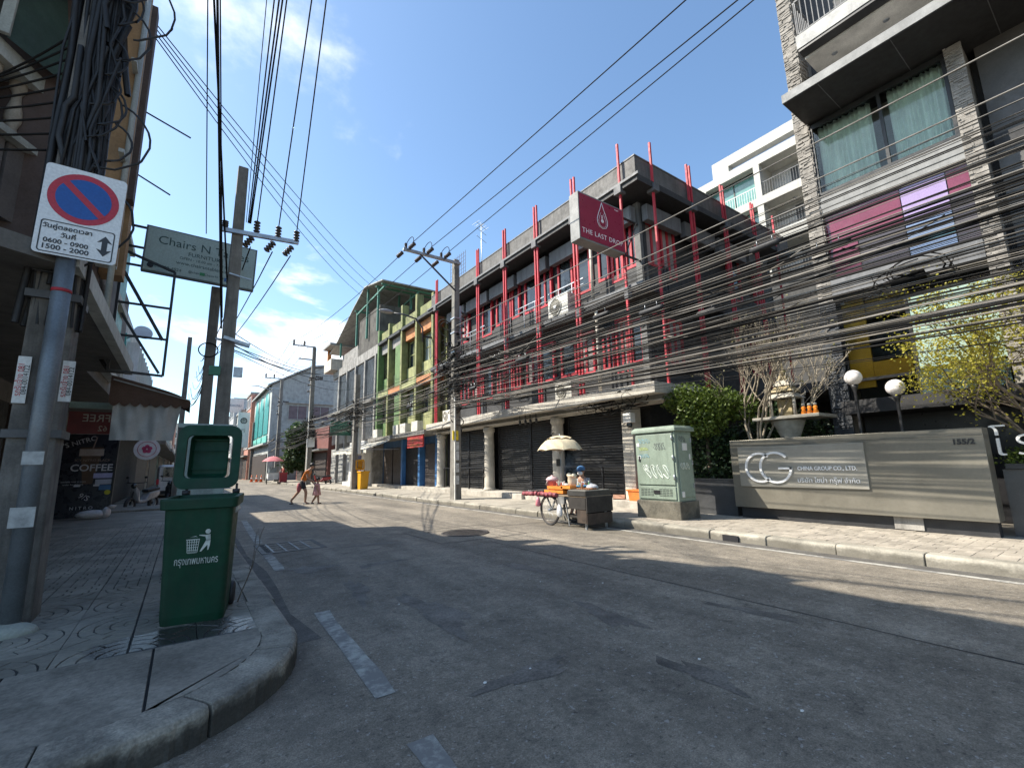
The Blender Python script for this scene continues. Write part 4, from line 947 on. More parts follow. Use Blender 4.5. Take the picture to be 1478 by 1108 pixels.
# graffiti tags (thin paint strokes on the doors)
def scrawl(m4, seed, w_, h, n_, mt, r=.006):
    q = random.Random(seed); b = MB(); x = -w_ / 2
    for k_ in range(n_):
        pts = []; ph = q.random() * 6
        for i in range(12):
            a = ph + i * .75; pts.append(m4 @ Vector((x + w_ / n_ * (.5 + .55 * math.cos(a) * q.uniform(.7, 1.1)) + i * .004, h * .5 * math.sin(a * .8 + q.uniform(-.2, .2)), 0)))
        b.tube(pts, r, 4); x += w_ / n_
    return b.build('graffiti', mt, cb_)
gw = M('graffiti_white', (.62, .66, .60), .7); gk = M('graffiti_black', (.06, .07, .08), .7); gb_ = M('graffiti_blue', (.16, .30, .36), .7); gy = M('graffiti_green', (.34, .40, .10), .7)
scrawl(FX(8.671, 6.66, 1.17), 4, .62, .30, 4, gw, .009); scrawl(FX(8.671, 6.95, 1.24), 8, .16, .16, 2, gw, .008); scrawl(FX(8.671, 6.55, 1.72), 5, .3, .15, 4, gk); scrawl(FX(8.671, 6.98, 1.86), 6, .3, .1, 3, gb_); scrawl(FX(8.671, 6.98, 1.52), 16, .26, .08, 4, gb_); scrawl(FX(8.671, 6.99, 1.68), 7, .24, .06, 4, gy)
scrawl(FY(8.95, 6.116, 1.28), 9, .3, .14, 3, gw); scrawl(FY(8.9, 6.116, 1.87), 10, .2, .12, 2, gk)
# ================================================================ company sign wall
sw = thing('sign_wall', 'long brushed metal company sign wall with raised lettered plate', 'sign wall', (10.3, 3.68, .15))
brush = M('brushed_champagne', (.20, .185, .15), .45, .45, var=.10, scale=1.2, fine=.05)
MB().add([(x, y, z) for x, y in ((10.22, 5.76), (10.22, 1.61), (10.62, 1.61), (10.62, 5.76)) for z in (.36, 1.82)], [(0, 1, 3, 2), (2, 3, 5, 4), (4, 5, 7, 6), (6, 7, 1, 0), (1, 7, 5, 3), (0, 2, 4, 6)]).build('panel', brush, sw, .006)
MB().box(10.215, 1.62, 1.70, 10.2185, 5.75, 1.703).build('panel_seam', blackp, sw)
MB().box(10.36, 1.66, .12, 10.6, 5.7, .359).build('plinth', M('plinth_dark', (.03, .03, .032), .5), sw)
MB().box(10.33, 2.55, .14, 10.36, 2.95, .359).build('plinth_patch', conc, sw)
plate = MB().box(10.18, 3.19, .81, 10.219, 5.57, 1.66).build('plate', M('brushed_steel', (.30, .285, .245), .5, .35, var=.1, fine=.04), sw, .004)
let = M('polished_letters', (.80, .80, .80), .4, .15, var=.03, fine=0)
def ringarc(cy, cz, r, a0, a1, w_=.045, n_=40):
    b = MB(); v = []
    for i in range(n_ + 1):
        a = R_(a0 + (a1 - a0) * i / n_)
        for rr, x in ((r, 10.176), (r - w_, 10.176), (r - w_, 10.145), (r, 10.145)): v.append((x, cy - rr * math.cos(a), cz + rr * math.sin(a)))
    f_ = []
    for i in range(n_):
        for j in range(4): f_.append((i * 4 + j, i * 4 + (j + 1) % 4, (i + 1) * 4 + (j + 1) % 4, (i + 1) * 4 + j))
    b.add(v, f_ + [(0, 1, 2, 3), (n_ * 4 + 3, n_ * 4 + 2, n_ * 4 + 1, n_ * 4)]); return b
ringarc(5.10, 1.215, .32, 50, 310).build('letter_c', let, plate)
g_ = ringarc(4.78, 1.215, .33, 42, 360); g_.box(10.145, 4.45, 1.175, 10.176, 4.72, 1.215); g_.build('letter_g', let, plate)
text('CHINA GROUP CO., LTD.', .105, let, FX(10.176, 3.845, 1.19), plate, ext=.012, xs=.86, off=.002); text('บริษัท ไชน่า กรุ๊ฟ จำกัด', .125, let, FX(10.176, 3.845, .955), plate, ext=.012, xs=.96)
text('155/2', .12, blackp, FX(10.212, 1.85, 1.60), sw, ext=.012, off=.004)
# white upright letters of the hotel name beyond the wall
hl = thing('hotel_letters', 'white upright Thai letters standing before low hedge beside sign wall', 'letters', (10.72, 1.3, 1.2))
text('โรงแรม', .60, M('letter_white', (.78, .78, .76), .45, var=.02), FX(10.70, 1.62, 1.55), hl, 'lettering', 'LEFT', ext=.03, off=-.008, sp=1.25)
MB().box(10.68, -2, 1.16, 10.9, 1.5, 1.24).build('letter_rail', blackp, hl)
tag(MB().box(10.75, -6, .1, 11.5, 1.55, 1.15).build('planter_wall', M('planter_dark', (.05, .052, .055), .4)), 'dark polished planter wall beneath white hotel letters', 'planter wall')
tag(MB().box(10.45, 5.85, .1, 10.75, 8.2, .95).build('low_wall', M('planter_dark', (.05, .052, .055), .4)), 'low dark garden wall between green cabinet and sign wall', 'wall')
# globe lamps
for (y, z, q) in ((3.44, 2.99, 'taller'), (2.79, 2.69, 'shorter')):
    t = thing('globe_lamp', 'white globe lamp on %s black post behind the sign wall' % q, 'lamp', (11, y, .1), 0, 'globe lamps')
    MB().ball((11, y, z), .155, 20, 14).build('globe', M('opal_globe', (.80, .76, .74), .35, var=.03), t)
    MB().lathe([(.08, .1), (.07, .3), (.03, .4), (.028, z - .3), (.05, z - .22), (.075, z - .15), (.03, z - .14)], (11, y, 0), 12).build('post', blackp, t)
# spirit house on its pillar, with orange offerings
sh = thing('spirit_house', 'ornate grey Thai spirit house on pedestal behind the sign wall', 'shrine', (11.2, 4.8, .1))
shM = M('shrine_stone', (.40, .37, .31), .85, var=.2, scale=8, bump=.004); gold = M('shrine_gold', (.30, .24, .13), .7)
MB().lathe([(.34, .1), (.34, 1.0), (.20, 1.3), (.20, 1.85), (.3, 2.1), (.36, 2.25)], (11.2, 4.85, 0), 8).build('pedestal', shM, sh)
MB().box(10.75, 4.05, 2.26, 11.7, 5.45, 2.33).build('platform', shM, sh, .01)
for x in (10.98, 11.42):
    for y in (4.6, 5.1): MB().cyl((x, y, 2.331), (x, y, 2.75), .035, n=8).build('column', shM, sh)
MB().box(11.08, 4.70, 2.331, 11.32, 5.0, 2.72).build('shrine_body', gold, sh)
for k_, (r, z) in enumerate(((.42, 2.751), (.34, 2.90), (.25, 3.04), (.15, 3.17))):
    MB().lathe([(r, z), (r * .95, z + .03), (r * .62, z + .13)], (11.2, 4.85, 0), 4, Matrix.Rotation(R_(45), 3, 'Z'), sm=False).build('roof_tier', shM if k_ % 2 == 0 else gold, sh)
    for i in range(8):
        a = math.pi * i / 4; MB().tube([(11.2 + r * .75 * math.cos(a), 4.85 + r * .75 * math.sin(a), z + .03), (11.2 + r * 1.0 * math.cos(a), 4.85 + r * 1.0 * math.sin(a), z + .09), (11.2 + r * .98 * math.cos(a), 4.85 + r * .98 * math.sin(a), z + .17)], [.014, .01, .003], 5).build('finial', shM, sh)
MB().lathe([(.09, 3.3), (.06, 3.38), (.03, 3.42), (.012, 3.6), (.002, 3.68)], (11.2, 4.85, 0), 8).build('spire', gold, sh)
orng = M('offering_orange', (.75, .22, .01), .6)
for i in range(3):
    o = thing('offering_figure', 'small orange draped figurine on the spirit house platform edge', 'figurine', (10.82, 4.36 - i * .115, 2.33), 0, 'orange offerings on the spirit house')
    MB().lathe([(.05, 2.325), (.055, 2.36), (.03, 2.42), (.045, 2.46), (.03, 2.49)], (10.82, 4.36 - i * .115, 0), 10).build('drapery', orng, o); MB().ball((10.82, 4.36 - i * .115, 2.525), .036, 10, 8).build('head', shM, o)
# ================================================================ plants by the hotel
def branches(b, p, d, l_, r, depth, q, ends, spread=.55, upb=.15, nseg=3, kids=(2, 3, 3)):
    pts = [p]; rs = [r]; cur = p; dd = d
    for i in range(nseg):
        dd = (dd + Vector((q.gauss(0, .14), q.gauss(0, .14), q.gauss(0, .1) + upb * .3))).normalized(); cur = cur + dd * l_ / nseg; pts.append(cur); rs.append(r * (1 - .38 * (i + 1) / nseg))
    b.tube(pts, rs, 5 if r > .012 else 4, False)
    if depth == 0: ends.append((cur, dd)); return
    for k_ in range(q.choice(kids) if depth > 1 else q.choice((2, 3))):
        nd = (dd + Vector((q.gauss(0, spread), q.gauss(0, spread), q.gauss(0, spread * .6) + upb))).normalized()
        branches(b, pts[q.choice((-1, -1, -2))], nd, l_ * q.uniform(.6, .85), r * .58, depth - 1, q, ends, spread, upb, nseg, kids)
    ends.append((cur, dd))
def leaves(pts, q, n_, size, jit, b=None, droop=.2):
    b = b or MB()
    for c, d in pts:
        for i in range(n_):
            p = c + Vector((q.gauss(0, jit), q.gauss(0, jit), q.gauss(0, jit)))
            u = Vector((q.gauss(0, 1), q.gauss(0, 1), q.gauss(0, .6) - droop)).normalized(); s_ = size * q.uniform(.6, 1.35)
            v = u.cross(Vector((q.gauss(0, 1), q.gauss(0, 1), q.gauss(0, 1)))).normalized() * s_ * .42; w_ = u.cross(v).normalized() * s_ * .12
            b.add([p, p + u * s_ * .45 + v + w_, p + u * s_, p + u * s_ * .45 - v + w_], [(0, 1, 2), (0, 2, 3)])
    return b
def leafmat(name, c0, c1, tr=.35):
    m = bpy.data.materials.new(name); m.use_nodes = True; t = m.node_tree; n = t.nodes; l = t.links; b = n['Principled BSDF']
    g = n.new('ShaderNodeNewGeometry'); r = n.new('ShaderNodeMix'); r.data_type = 'RGBA'; l.new(g.outputs['Random Per Island'], r.inputs[0]); r.inputs[6].default_value = (*c0, 1); r.inputs[7].default_value = (*c1, 1)
    l.new(r.outputs[2], b.inputs['Base Color']); b.inputs['Roughness'].default_value = .5
    ts = n.new('ShaderNodeBsdfTranslucent'); l.new(r.outputs[2], ts.inputs[0]); ms = n.new('ShaderNodeMixShader'); ms.inputs[0].default_value = tr
    l.new(b.outputs[0], ms.inputs[1]); l.new(ts.outputs[0], ms.inputs[2]); l.new(ms.outputs[0], n['Material Output'].inputs[0])
    return m
bark = M('bark', (.15, .12, .09), .9, var=.3, scale=12, bump=.004); barkp = M('bark_pale', (.29, .25, .19), .9, var=.3, scale=12)
yt = thing('yellow_tree', 'small tree with thin yellow-green leaves overhanging the sign wall', 'tree', (11.2, .9, .1))
q = random.Random(12); b = MB(); ends = []
for d0, l0, r0 in (((-.1, .05, 1), 1.55, .05), ((-.3, .5, 1), 1.45, .04), ((.1, -.4, 1), 1.4, .045), ((-.25, .3, 1), 1.4, .04), ((.2, -.1, 1), 1.3, .04)):
    branches(b, Vector((11.2, .75, 1.0)), Vector(d0).normalized(), l0 * .8, r0, 4, q, ends, .46, .12)
b.tube([(11.2, .75, .1), (11.18, .75, .6), (11.2, .75, 1.05)], [.08, .065, .055], 8); b.build('trunk', bark, yt)
leaves(ends, q, 24, .048, .10).build('crown', leafmat('leaf_yellow', (.36, .34, .04), (.52, .46, .07)), yt)
bt = thing('bare_tree', 'leafless pale twiggy tree in front of black building side wall', 'tree', (11.0, 5.6, .1))
q = random.Random(21); b = MB(); ends = []
for d0 in ((0, -.75, .75), (-.1, .2, 1), (.1, -.25, 1), (.1, .55, .9), (0, -.95, .62), (-.2, -.6, .9), (.1, -.5, 1.1)):
    branches(b, Vector((11.0, 5.55, 1.5)), Vector(d0).normalized(), 1.12, .034, 4, q, ends, .34, .14, 3, (3, 3, 4))
b.tube([(11.0, 5.6, .1), (11.02, 5.6, .8), (11.0, 5.55, 1.55)], [.06, .05, .045], 8); b.build('trunk', barkp, bt)
e2 = [e for e in ends if random.random() < .12]; leaves(e2, q, 3, .05, .05).build('crown', leafmat('leaf_sparse', (.25, .24, .1), (.3, .28, .14)), bt)
def shrub(name, label, boxes, n_, size, m, cat='hedge', seed=1, stem=None):
    t = thing(name, label, cat, (boxes[0][0], boxes[0][1], .1)); q = random.Random(seed); pts = []
    for x, y, z, rx, ry, rz in boxes:
        for i in range(int(n_ * rx * ry * rz)):
            u = Vector((q.gauss(0, 1), q.gauss(0, 1), q.gauss(0, 1))).normalized() * (q.random() ** .25) * q.uniform(.82, 1.1); pts.append((Vector((x + u.x * rx, y + u.y * ry, z + u.z * rz)), u))
    leaves(pts, q, 1, size, .03).build('foliage', m, t)
    if stem:
        b = MB()
        for a, c, r in stem: b.tube([a, (Vector(a) + Vector(c)) / 2 + Vector((.05, .04, 0)), c], [r, r * .8, r * .6], 7)
        b.build('trunk', bark, t)
    return t
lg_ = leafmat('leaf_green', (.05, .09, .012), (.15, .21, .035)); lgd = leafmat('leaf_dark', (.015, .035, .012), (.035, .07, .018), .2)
shrub('garden_tree', 'dense rounded green tree between canopy end and bare tree', [(10.95, 6.95, 2.85, .6, .6, .42), (10.8, 7.4, 3.0, .42, .42, .36), (10.9, 6.3, 2.8, .45, .5, .42), (10.75, 6.75, 2.35, .5, .7, .4), (11.2, 5.9, 2.65, .4, .4, .36), (10.7, 7.1, 3.25, .25, .3, .2), (10.8, 6.5, 3.2, .2, .25, .2)], 11000, .08, lg_, 'tree', 3, [((11.1, 6.8, .1), (11.0, 6.8, 2.3), .07)])
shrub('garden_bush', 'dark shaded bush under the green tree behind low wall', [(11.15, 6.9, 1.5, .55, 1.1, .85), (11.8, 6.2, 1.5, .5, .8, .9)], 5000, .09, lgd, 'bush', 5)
shrub('letter_hedge', 'small trimmed green hedge behind white Thai letters', [(11.15, 1.0, 1.34, .3, .62, .24), (11.15, -.2, 1.34, .3, .8, .24)], 26000, .05, lg_, 'hedge', 6)
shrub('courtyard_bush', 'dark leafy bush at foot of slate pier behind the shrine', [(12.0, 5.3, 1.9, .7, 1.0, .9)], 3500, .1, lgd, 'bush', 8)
dbox = thing('shade_box', 'dark roofed box added to stand in for the driveway shadow', 'shade_box', (15, 6.3, .14)); MB().box(14, 4.25, 3.2, 20, 8.4, 3.45).build('roof', soff, dbox); MB().box(17, 4.3, .14, 17.2, 8.3, 3.2).build('back_wall', dark, dbox); MB().box(14.05, 7.95, .14, 14.2, 8.1, 3.2).build('post', soff, dbox)  # added dark roof and wall stand in for the black driveway shadow
struct(MB().box(12.76, 4.3, .1, 20, 8.3, .14).build('driveway', slabR))
# yellow wheelie bin on the far pavement is built with the green one below
# ================================================================ further shophouses, right side
olive = M('wall_olive', (.21, .22, .09), .8, var=.3, streak=.55, dirt=.3); limeM = M('wall_lime', (.30, .305, .14), .8, var=.3, streak=.5, dirt=.3); dgreen = M('wall_green', (.10, .17, .06), .75, streak=.3)
orange = M('wall_orange', (.46, .19, .075), .8, streak=.4, dirt=.2); moss = M('mossy_render', (.075, .07, .062), .95, var=.5, scale=1.5, streak=.6, bump=.01, bs=12)
greyw = M('wall_grey', (.26, .25, .235), .85, var=.3, streak=.6, dirt=.5); shutg = M('shutter_brown', (.05, .04, .036), .6); bluew = M('wall_blue', (.03, .09, .20), .6)
gs = thing('green_shophouse', 'lime green and orange shophouse with glazed upper floors beyond black building', 'building', (14, 26.5, 0))
GX = 10.6
MB().box(GX + .7, 22.0, 0, 20, 31.0, 10.1).build('wall', limeM, gs)
for y in (22.15, 24.35, 26.6, 28.85, 30.85): MB().box(GX - .12, y - .12, 3.3, GX + .3, y + .12, 10.9 + (.6 if y in (24.35, 26.6) else 0)).build('pilaster', olive if y < 30 else dgreen, gs)
for k_, (a, c) in enumerate(((22.27, 24.23), (24.47, 26.48), (26.72, 28.73), (28.97, 30.73))):
    MB().box(GX + .1, a, 9.1, GX + .69, c, 9.75).build('fascia', orange if k_ < 2 else greyw, gs)
    MB().box(GX - .2, a, 9.76, GX + .69, c, 9.95).build('eave', blackw, gs)
    MB().box(GX + .05, a, 9.96, GX + .25, c, 10.65).build('parapet', olive, gs)
    for z0_, z1_ in ((3.4, 6.0), (6.4, 9.05)):
        MB().box(GX + .25, a, z0_, GX + .69, c, z0_ + .95).build('sill_wall', limeM if k_ < 3 else dgreen, gs)
        win(gs, FX(GX + .45, (a + c) / 2, (z0_ + .95 + z1_) / 2), c - a - .05, z1_ - z0_ - .97, olive, glass if (k_ + int(z0_)) % 2 else M('pale_glass', (.25, .28, .26), .15, spec=.8), t=.07, d=.06, mull=2, tran=1)
        if k_ == 2: MB().box(GX - .05, a, z0_, GX + .0, (a + c) / 2, z1_).build('screen_wall', dgreen, gs)
    MB().box(GX - .1, a, 6.01, GX + .69, c, 6.39).build('floor_band', limeM if k_ % 2 else orange, gs)
MB().box(GX - .6, 22.0, 3.05, GX + .69, 31.0, 3.28).build('canopy', concd, gs)
MB().box(GX + .5, 22.0, .1, GX + .69, 31, 3.04).build('shop_wall', bluew, gs)
for a, c, mt in ((22.6, 24.0, shutg), (24.9, 26.8, dark), (27.2, 28.9, shutg), (29.1, 30.6, shutg)): MB().box(GX + .42, a, .25, GX + .498, c, 2.6).build('shopfront', mt, gs)
for y in (22.2, 24.4, 26.95): MB().box(GX + .2, y - .12, .1, GX + .499, y + .12, 3.04).build('shop_pier', M('pier_blue', (.05, .16, .36), .5), gs)
MB().box(GX - .3, 22.2, .1, GX + .4, 30.8, .3).build('step', stepM, gs)
for y in (23.2, 24.9, 26.0, 29.6): MB().box(GX - .45, y, 3.29, GX - .1, y + .8, 3.85).build('condenser', M('ac_shell', (.60, .58, .52), .5), gs)
rs_ = thing('shop_sign_red', 'faded red shop fascia sign with pale lettering beside the round column', 'sign', (9.8, 22.8, 2.6))
MB().box(10.05, 22.25, 2.40, 10.13, 24.3, 3.06).build('board', M('sign_faded_red', (.40, .035, .03), .6, streak=.3), rs_); 
text('ร้านอาหาร', .30, M('sign_dull_letters', (.22, .16, .05), .6), FX(10.047, 23.28, 2.80), rs_); text('COFFEE & BAR', .2, M('sign_dull_letters', (.22, .16, .05), .6), FX(10.047, 23.28, 2.5), rs_)
awm = M('awning_canvas', (.56, .53, .45), .85, streak=.3)
def awning(label, x0_, x1_, y0_, y1_, zt, zb, m=awm):
    t = thing('awning', label, 'awning', (x1_, (y0_ + y1_) / 2, zt)); n_ = 10; v = []
    for i in range(n_ + 1):
        y = y0_ + (y1_ - y0_) * i / n_
        for s_ in (0, .5, 1): v.append((x1_ + (x0_ - x1_) * s_, y, zt + (zb - zt) * s_ - .08 * math.sin(math.pi * s_)))
        v.append((x0_, y, zb - .22 + .03 * (i % 2)))
    MB().add(v, [(i * 4 + j, i * 4 + j + 1, (i + 1) * 4 + j + 1, (i + 1) * 4 + j) for i in range(n_) for j in range(3)]).build('canvas', m, t)
    fr_ = MB()
    for y in (y0_, y1_): fr_.bar((x1_, y, zb), (x0_, y, zb - .02), .03).bar((x1_, y, zt), (x0_, y, zb), .03)
    fr_.bar((x0_, y0_, zb), (x0_, y1_, zb), .03).build('frame', steel, t)
awning('long pale sloping awning above dark shutters near yellow bin', 8.6, 10.6, 26.9, 31.0, 3.3, 2.45); awning('shorter pale awning over white shop corner past the pole', 8.9, 10.6, 31.3, 35.5, 3.2, 2.55)
ob = thing('old_building', 'weathered grey old shophouse with barred windows and metal roof structure', 'building', (15, 37, 0))
OX = 10.65
MB().box(OX + .3, 31.05, 0, 21, 43, 10.0).build('wall', greyw, ob)
MB().box(OX, 31.05, 10.001, 19, 36.2, 13.0).build('roof_room', moss, ob); MB().box(OX + .1, 36.21, 10.001, 17, 41, 11.2).build('roof_room', greyw, ob)
MB().box(OX - .15, 31.05, 9.3, OX + .29, 43, 9.99).build('fascia', greyw, ob); MB().box(OX - .5, 31.05, 5.9, OX + .29, 43, 6.1).build('ledge', concd, ob)
for k_ in range(5):
    a = 31.2 + k_ * 2.35
    for z0_, z1_ in ((3.4, 5.8), (6.3, 9.2)):
        win(ob, FX(OX + .27, a + 1.1, (z0_ + z1_) / 2), 1.9, z1_ - z0_ - .2, greyw, glass, t=.08, d=.06, mull=1)
        for i in range(8): MB().box(OX - .1, a + .2 + i * .25, z0_, OX - .07, a + .23 + i * .25, z1_).build('window_bar', steel, ob)
    MB().box(OX - .25, a - .12, .1, OX + .29, a + .12, 9.3).build('pilaster', greyw, ob)
grf = M('green_steel', (.05, .16, .12), .6); tin = M('tin_roof', (.32, .31, .29), .6, .3, streak=.3)
pr_ = [(43.5, 11.8), (41, 12.4), (36.5, 14.1), (33.6, 15.0), (29.6, 14.2), (29.6, 14.28), (33.6, 15.1), (36.5, 14.2), (41, 12.5), (43.5, 11.9)]
MB().prism(pr_, 10.2, 20, Matrix(((0, 0, 1, 0), (1, 0, 0, 0), (0, 1, 0, 0), (0, 0, 0, 1)))).build('tin_roof', tin, ob)
tr_ = MB()
for x in (10.5, 13, 16):
    for y, z in ((31.2, 14.4), (33.6, 14.9), (36.2, 14.0), (40.8, 12.3)): MB().bar((x, y, 11), (x, y, z), .14).build('roof_post', grf, ob)
    MB().bar((x, 29.9, 13.95), (x, 36.3, 13.6), .12).build('roof_truss', grf, ob)
for y, z in ((30, 14.1), (31.2, 14.3), (36.2, 13.9)): MB().bar((10.3, y, z), (19, y, z), .12).build('roof_beam', grf, ob)
MB().box(9.9, 41.5, 10.0, 11.5, 44, 11.0).build('roof_balcony', plaster, ob); MB().box(9.7, 41.3, 12.2, 11.8, 44, 12.4).build('balcony_roof', tin, ob); MB().box(10.1, 43.6, 11.01, 10.4, 43.9, 12.2).build('balcony_post', orange, ob)
# shops under the old building
MB().box(9.9, 31.4, .1, OX + .28, 34.8, 3.2).build('shop_box', white, ob); MB().box(9.84, 31.9, .4, 9.899, 33.2, 2.2).build('shop_window', M('shop_poster', (.12, .14, .3), .4, var=.5, scale=3), ob)
MB().box(9.5, 31.3, .1, 9.88, 34.9, .42).build('shop_step', white, ob); MB().box(OX - .05, 35, .2, OX + .28, 42.8, 3.0).build('shop_shutter', M('shutter_grey', (.30, .30, .28), .6, streak=.2), ob)
g2 = thing('shop_sign_green', 'dark green hanging shop sign on the old building', 'sign', (9.6, 38, 4)); MB().box(9.0, 36.9, 3.9, 10.6, 37.0, 5.0).build('board', M('sign_green', (.02, .10, .06), .5), g2)
for z in (4.75, 4.45, 4.15): text('TAILOR SHOP' if z == 4.45 else 'ร้านตัดเสื้อผ้า', .22, M('sign_green_text', (.15, .4, .25), .5), FY(9.8, 36.895, z), g2)
# low red-brown building with the street tree, then white warehouse with teal arches
lr = thing('low_shophouse', 'low red brown timber shophouse behind the street tree', 'building', (12, 49, 0)); MB().box(10.4, 43.2, 0, 20, 57, 5.2).build('wall', M('wall_redbrown', (.16, .06, .05), .8), lr)
MB().box(9.6, 43.2, 3.0, 10.39, 57, 3.15).build('canopy', tin, lr); MB().box(10.3, 43.4, .2, 10.39, 56, 2.8).build('shutter', shutg, lr)
wh = thing('white_warehouse', 'pale grey gabled warehouse with teal arched windows at the street bend', 'building', (11, 66, 0)); palew = M('wall_palegrey', (.36, .375, .36), .8, streak=.25); teal = M('wall_teal', (.01, .19, .18), .6); teal2 = M('wall_mint', (.14, .46, .38), .6)
prf = [(7.8, 0), (17, 0), (17, 13.0), (14.8, 14.2), (12, 13.7), (7.8, 11.3)]
MB().prism(prf, 60, 76, Matrix(((1, 0, 0, 0), (0, 0, 1, 0), (0, 1, 0, 0), (0, 0, 0, 1)))).build('wall', palew, wh); MB().prism([(7.3, 11.1), (12, 13.78), (14.8, 14.3), (17.3, 13.0), (17.3, 13.15), (14.8, 14.5), (12, 13.98), (7.3, 11.3)], 59.7, 76.2, Matrix(((1, 0, 0, 0), (0, 0, 1, 0), (0, 1, 0, 0), (0, 0, 0, 1)))).build('roof', tin, wh)
win(wh, FY(10.7, 59.97, 8.1), 2.1, 1.7, palew, M('brown_shutter', (.16, .12, .13), .6), mull=1); win(wh, FY(13.3, 59.97, 8.1), 2.1, 1.7, palew, M('brown_shutter', (.16, .12, .13), .6), mull=1); MB().box(9.3, 59.7, 9.2, 15, 59.99, 9.35).build('drip_ledge', palew, wh)
for i in range(3):
    y = 61.3 + i * 4.6
    MB().box(7.72, y, 5.6, 7.79, y + 3.8, 8.9).build('window', teal, wh); MB().lathe([(1.9, 0), (1.9, .06), (.01, .07)], (0, 0, 0), 20).xf(fr((7.79, y + 1.9, 8.9), (0, -1, 0), (0, 0, 1))).build('arch', teal, wh); MB().box(7.65, y, 4.6, 7.79, y + 3.8, 5.4).build('panel', teal2, wh)
MB().box(7.2, 60, 4.25, 7.79, 76, 4.45).build('canopy', palew, wh); MB().box(7.7, 60.5, .1, 7.79, 75.5, 3.2).build('shopfront', shutg, wh); MB().box(9, 59.9, .1, 14, 59.98, 3.0).build('shopfront', M('shutter_grey', (.30, .30, .28), .6), wh)
q = random.Random(5); cols = [((.42, .20, .15), 'salmon pink'), ((.50, .47, .40), 'cream'), ((.42, .44, .45), 'pale grey'), ((.34, .42, .38), 'mint'), ((.55, .52, .47), 'off-white'), ((.44, .36, .28), 'tan')]
y = 77.0
for k_, (c_, nm) in enumerate(cols):
    y1_ = y + (6 if k_ == 0 else 9); x0_ = 7.4 - k_ * .55; h = (12.5, 10.5, 13.5, 10, 12, 9.5)[k_]
    t = thing('shophouse', 'distant %s shophouse along the far end of the street' % nm, 'building', (x0_ + 4, y, 0), 0, 'distant shophouses'); wmt = M('far_' + nm.replace(' ', '_'), c_, .85, streak=.4)
    MB().box(x0_, y, 0, x0_ + 10, y1_ - .1, h).build('wall', wmt, t); MB().box(x0_ - .5, y, 3.3, x0_ - .001, y1_ - .1, 3.5).build('canopy', concd, t); MB().box(x0_ - .2, y, h, x0_ + 10, y1_ - .1, h + .3).build('roof', tin, t)
    for z in (4.6, 7.6, 10.6):
        if z + 1.6 > h: continue
        for j in range(2): win(t, FX(x0_ - .03, y + (y1_ - y) * (.27 + .46 * j), z + .7), (y1_ - y) * .34, 1.7, white, glass, t=.1, mull=1)
        for j in range(2): win(t, FY(x0_ + 2.2 + 3.2 * j, y - .03, z + .7), 1.5, 1.5, white, glass, t=.1, mull=1)
    MB().box(x0_ - .04, y + .5, .1, x0_ - .001, y1_ - .6, 2.9).build('shopfront', shutg, t)
    y = y1_
vs_ = thing('vertical_sign', 'white vertical shop sign with round dark emblem on far shophouse', 'sign', (6.2, 76, 5)); MB().box(5.75, 76.0, 4.6, 7.25, 76.2, 9.6).build('board', white, vs_); MB().torus(FY(6.5, 75.98, 8.4), .38, .06, 20, 6).build('emblem', blackp, vs_)
text('泰', .6, blackp, FY(6.5, 75.97, 8.4), vs_); text('行', .6, blackp, FY(6.5, 75.97, 6.9), vs_)
s3 = thing('blue_sign', 'small white sign board with blue lettering high on far shophouse', 'sign', (5.3, 84, 11)); MB().box(4.6, 84.0, 10.4, 7.0, 84.2, 12.6).build('board', white, s3); text('โรงแรม', .6, bluew, FY(5.8, 83.98, 11.5), s3)
# buildings closing the street and the left row
y = 34.0
for k_, (c_, nm) in enumerate(list(reversed(cols))):
    y1_ = y + 12; h = (6.2, 6.8, 7.2, 7.5, 9, 10)[k_]; x1_ = -2.4 + k_ * .12
    t = thing('left_shophouse', 'distant %s shophouse on the shaded left side' % nm, 'building', (x1_ - 4, y, 0), 0, 'distant shophouses'); MB().box(x1_ - 9, y, 0, x1_, y1_ - .1, h).build('wall', M('far_' + nm.replace(' ', '_'), c_, .85), t); MB().box(x1_ + .001, y, 3.0, x1_ + 1.4, y1_ - .1, 3.2).build('canopy', concd, t)
    MB().box(x1_ + .001, y + .3, .1, x1_ + .04, y1_ - .5, 2.9).build('shopfront', shutg, t)
    for j in range(2): win(t, FL(x1_ + .03, y + 3 + 6 * j, 4.7), 2.6, 1.6, white, glass, t=.1, mull=1)
    y = y1_
e_ = thing('end_building', 'pale tall building closing the far end of the street', 'building', (0, 150, 0)); MB().box(-12, 150, 0, 12, 165, 14).build('wall', M('far_cream', (.50, .47, .40), .85), e_)
for i in range(6):
    for z in (4, 7, 10): win(e_, FY(-9 + i * 3.4, 149.97, z + .8), 1.8, 1.6, white, glass, t=.12, mull=1)
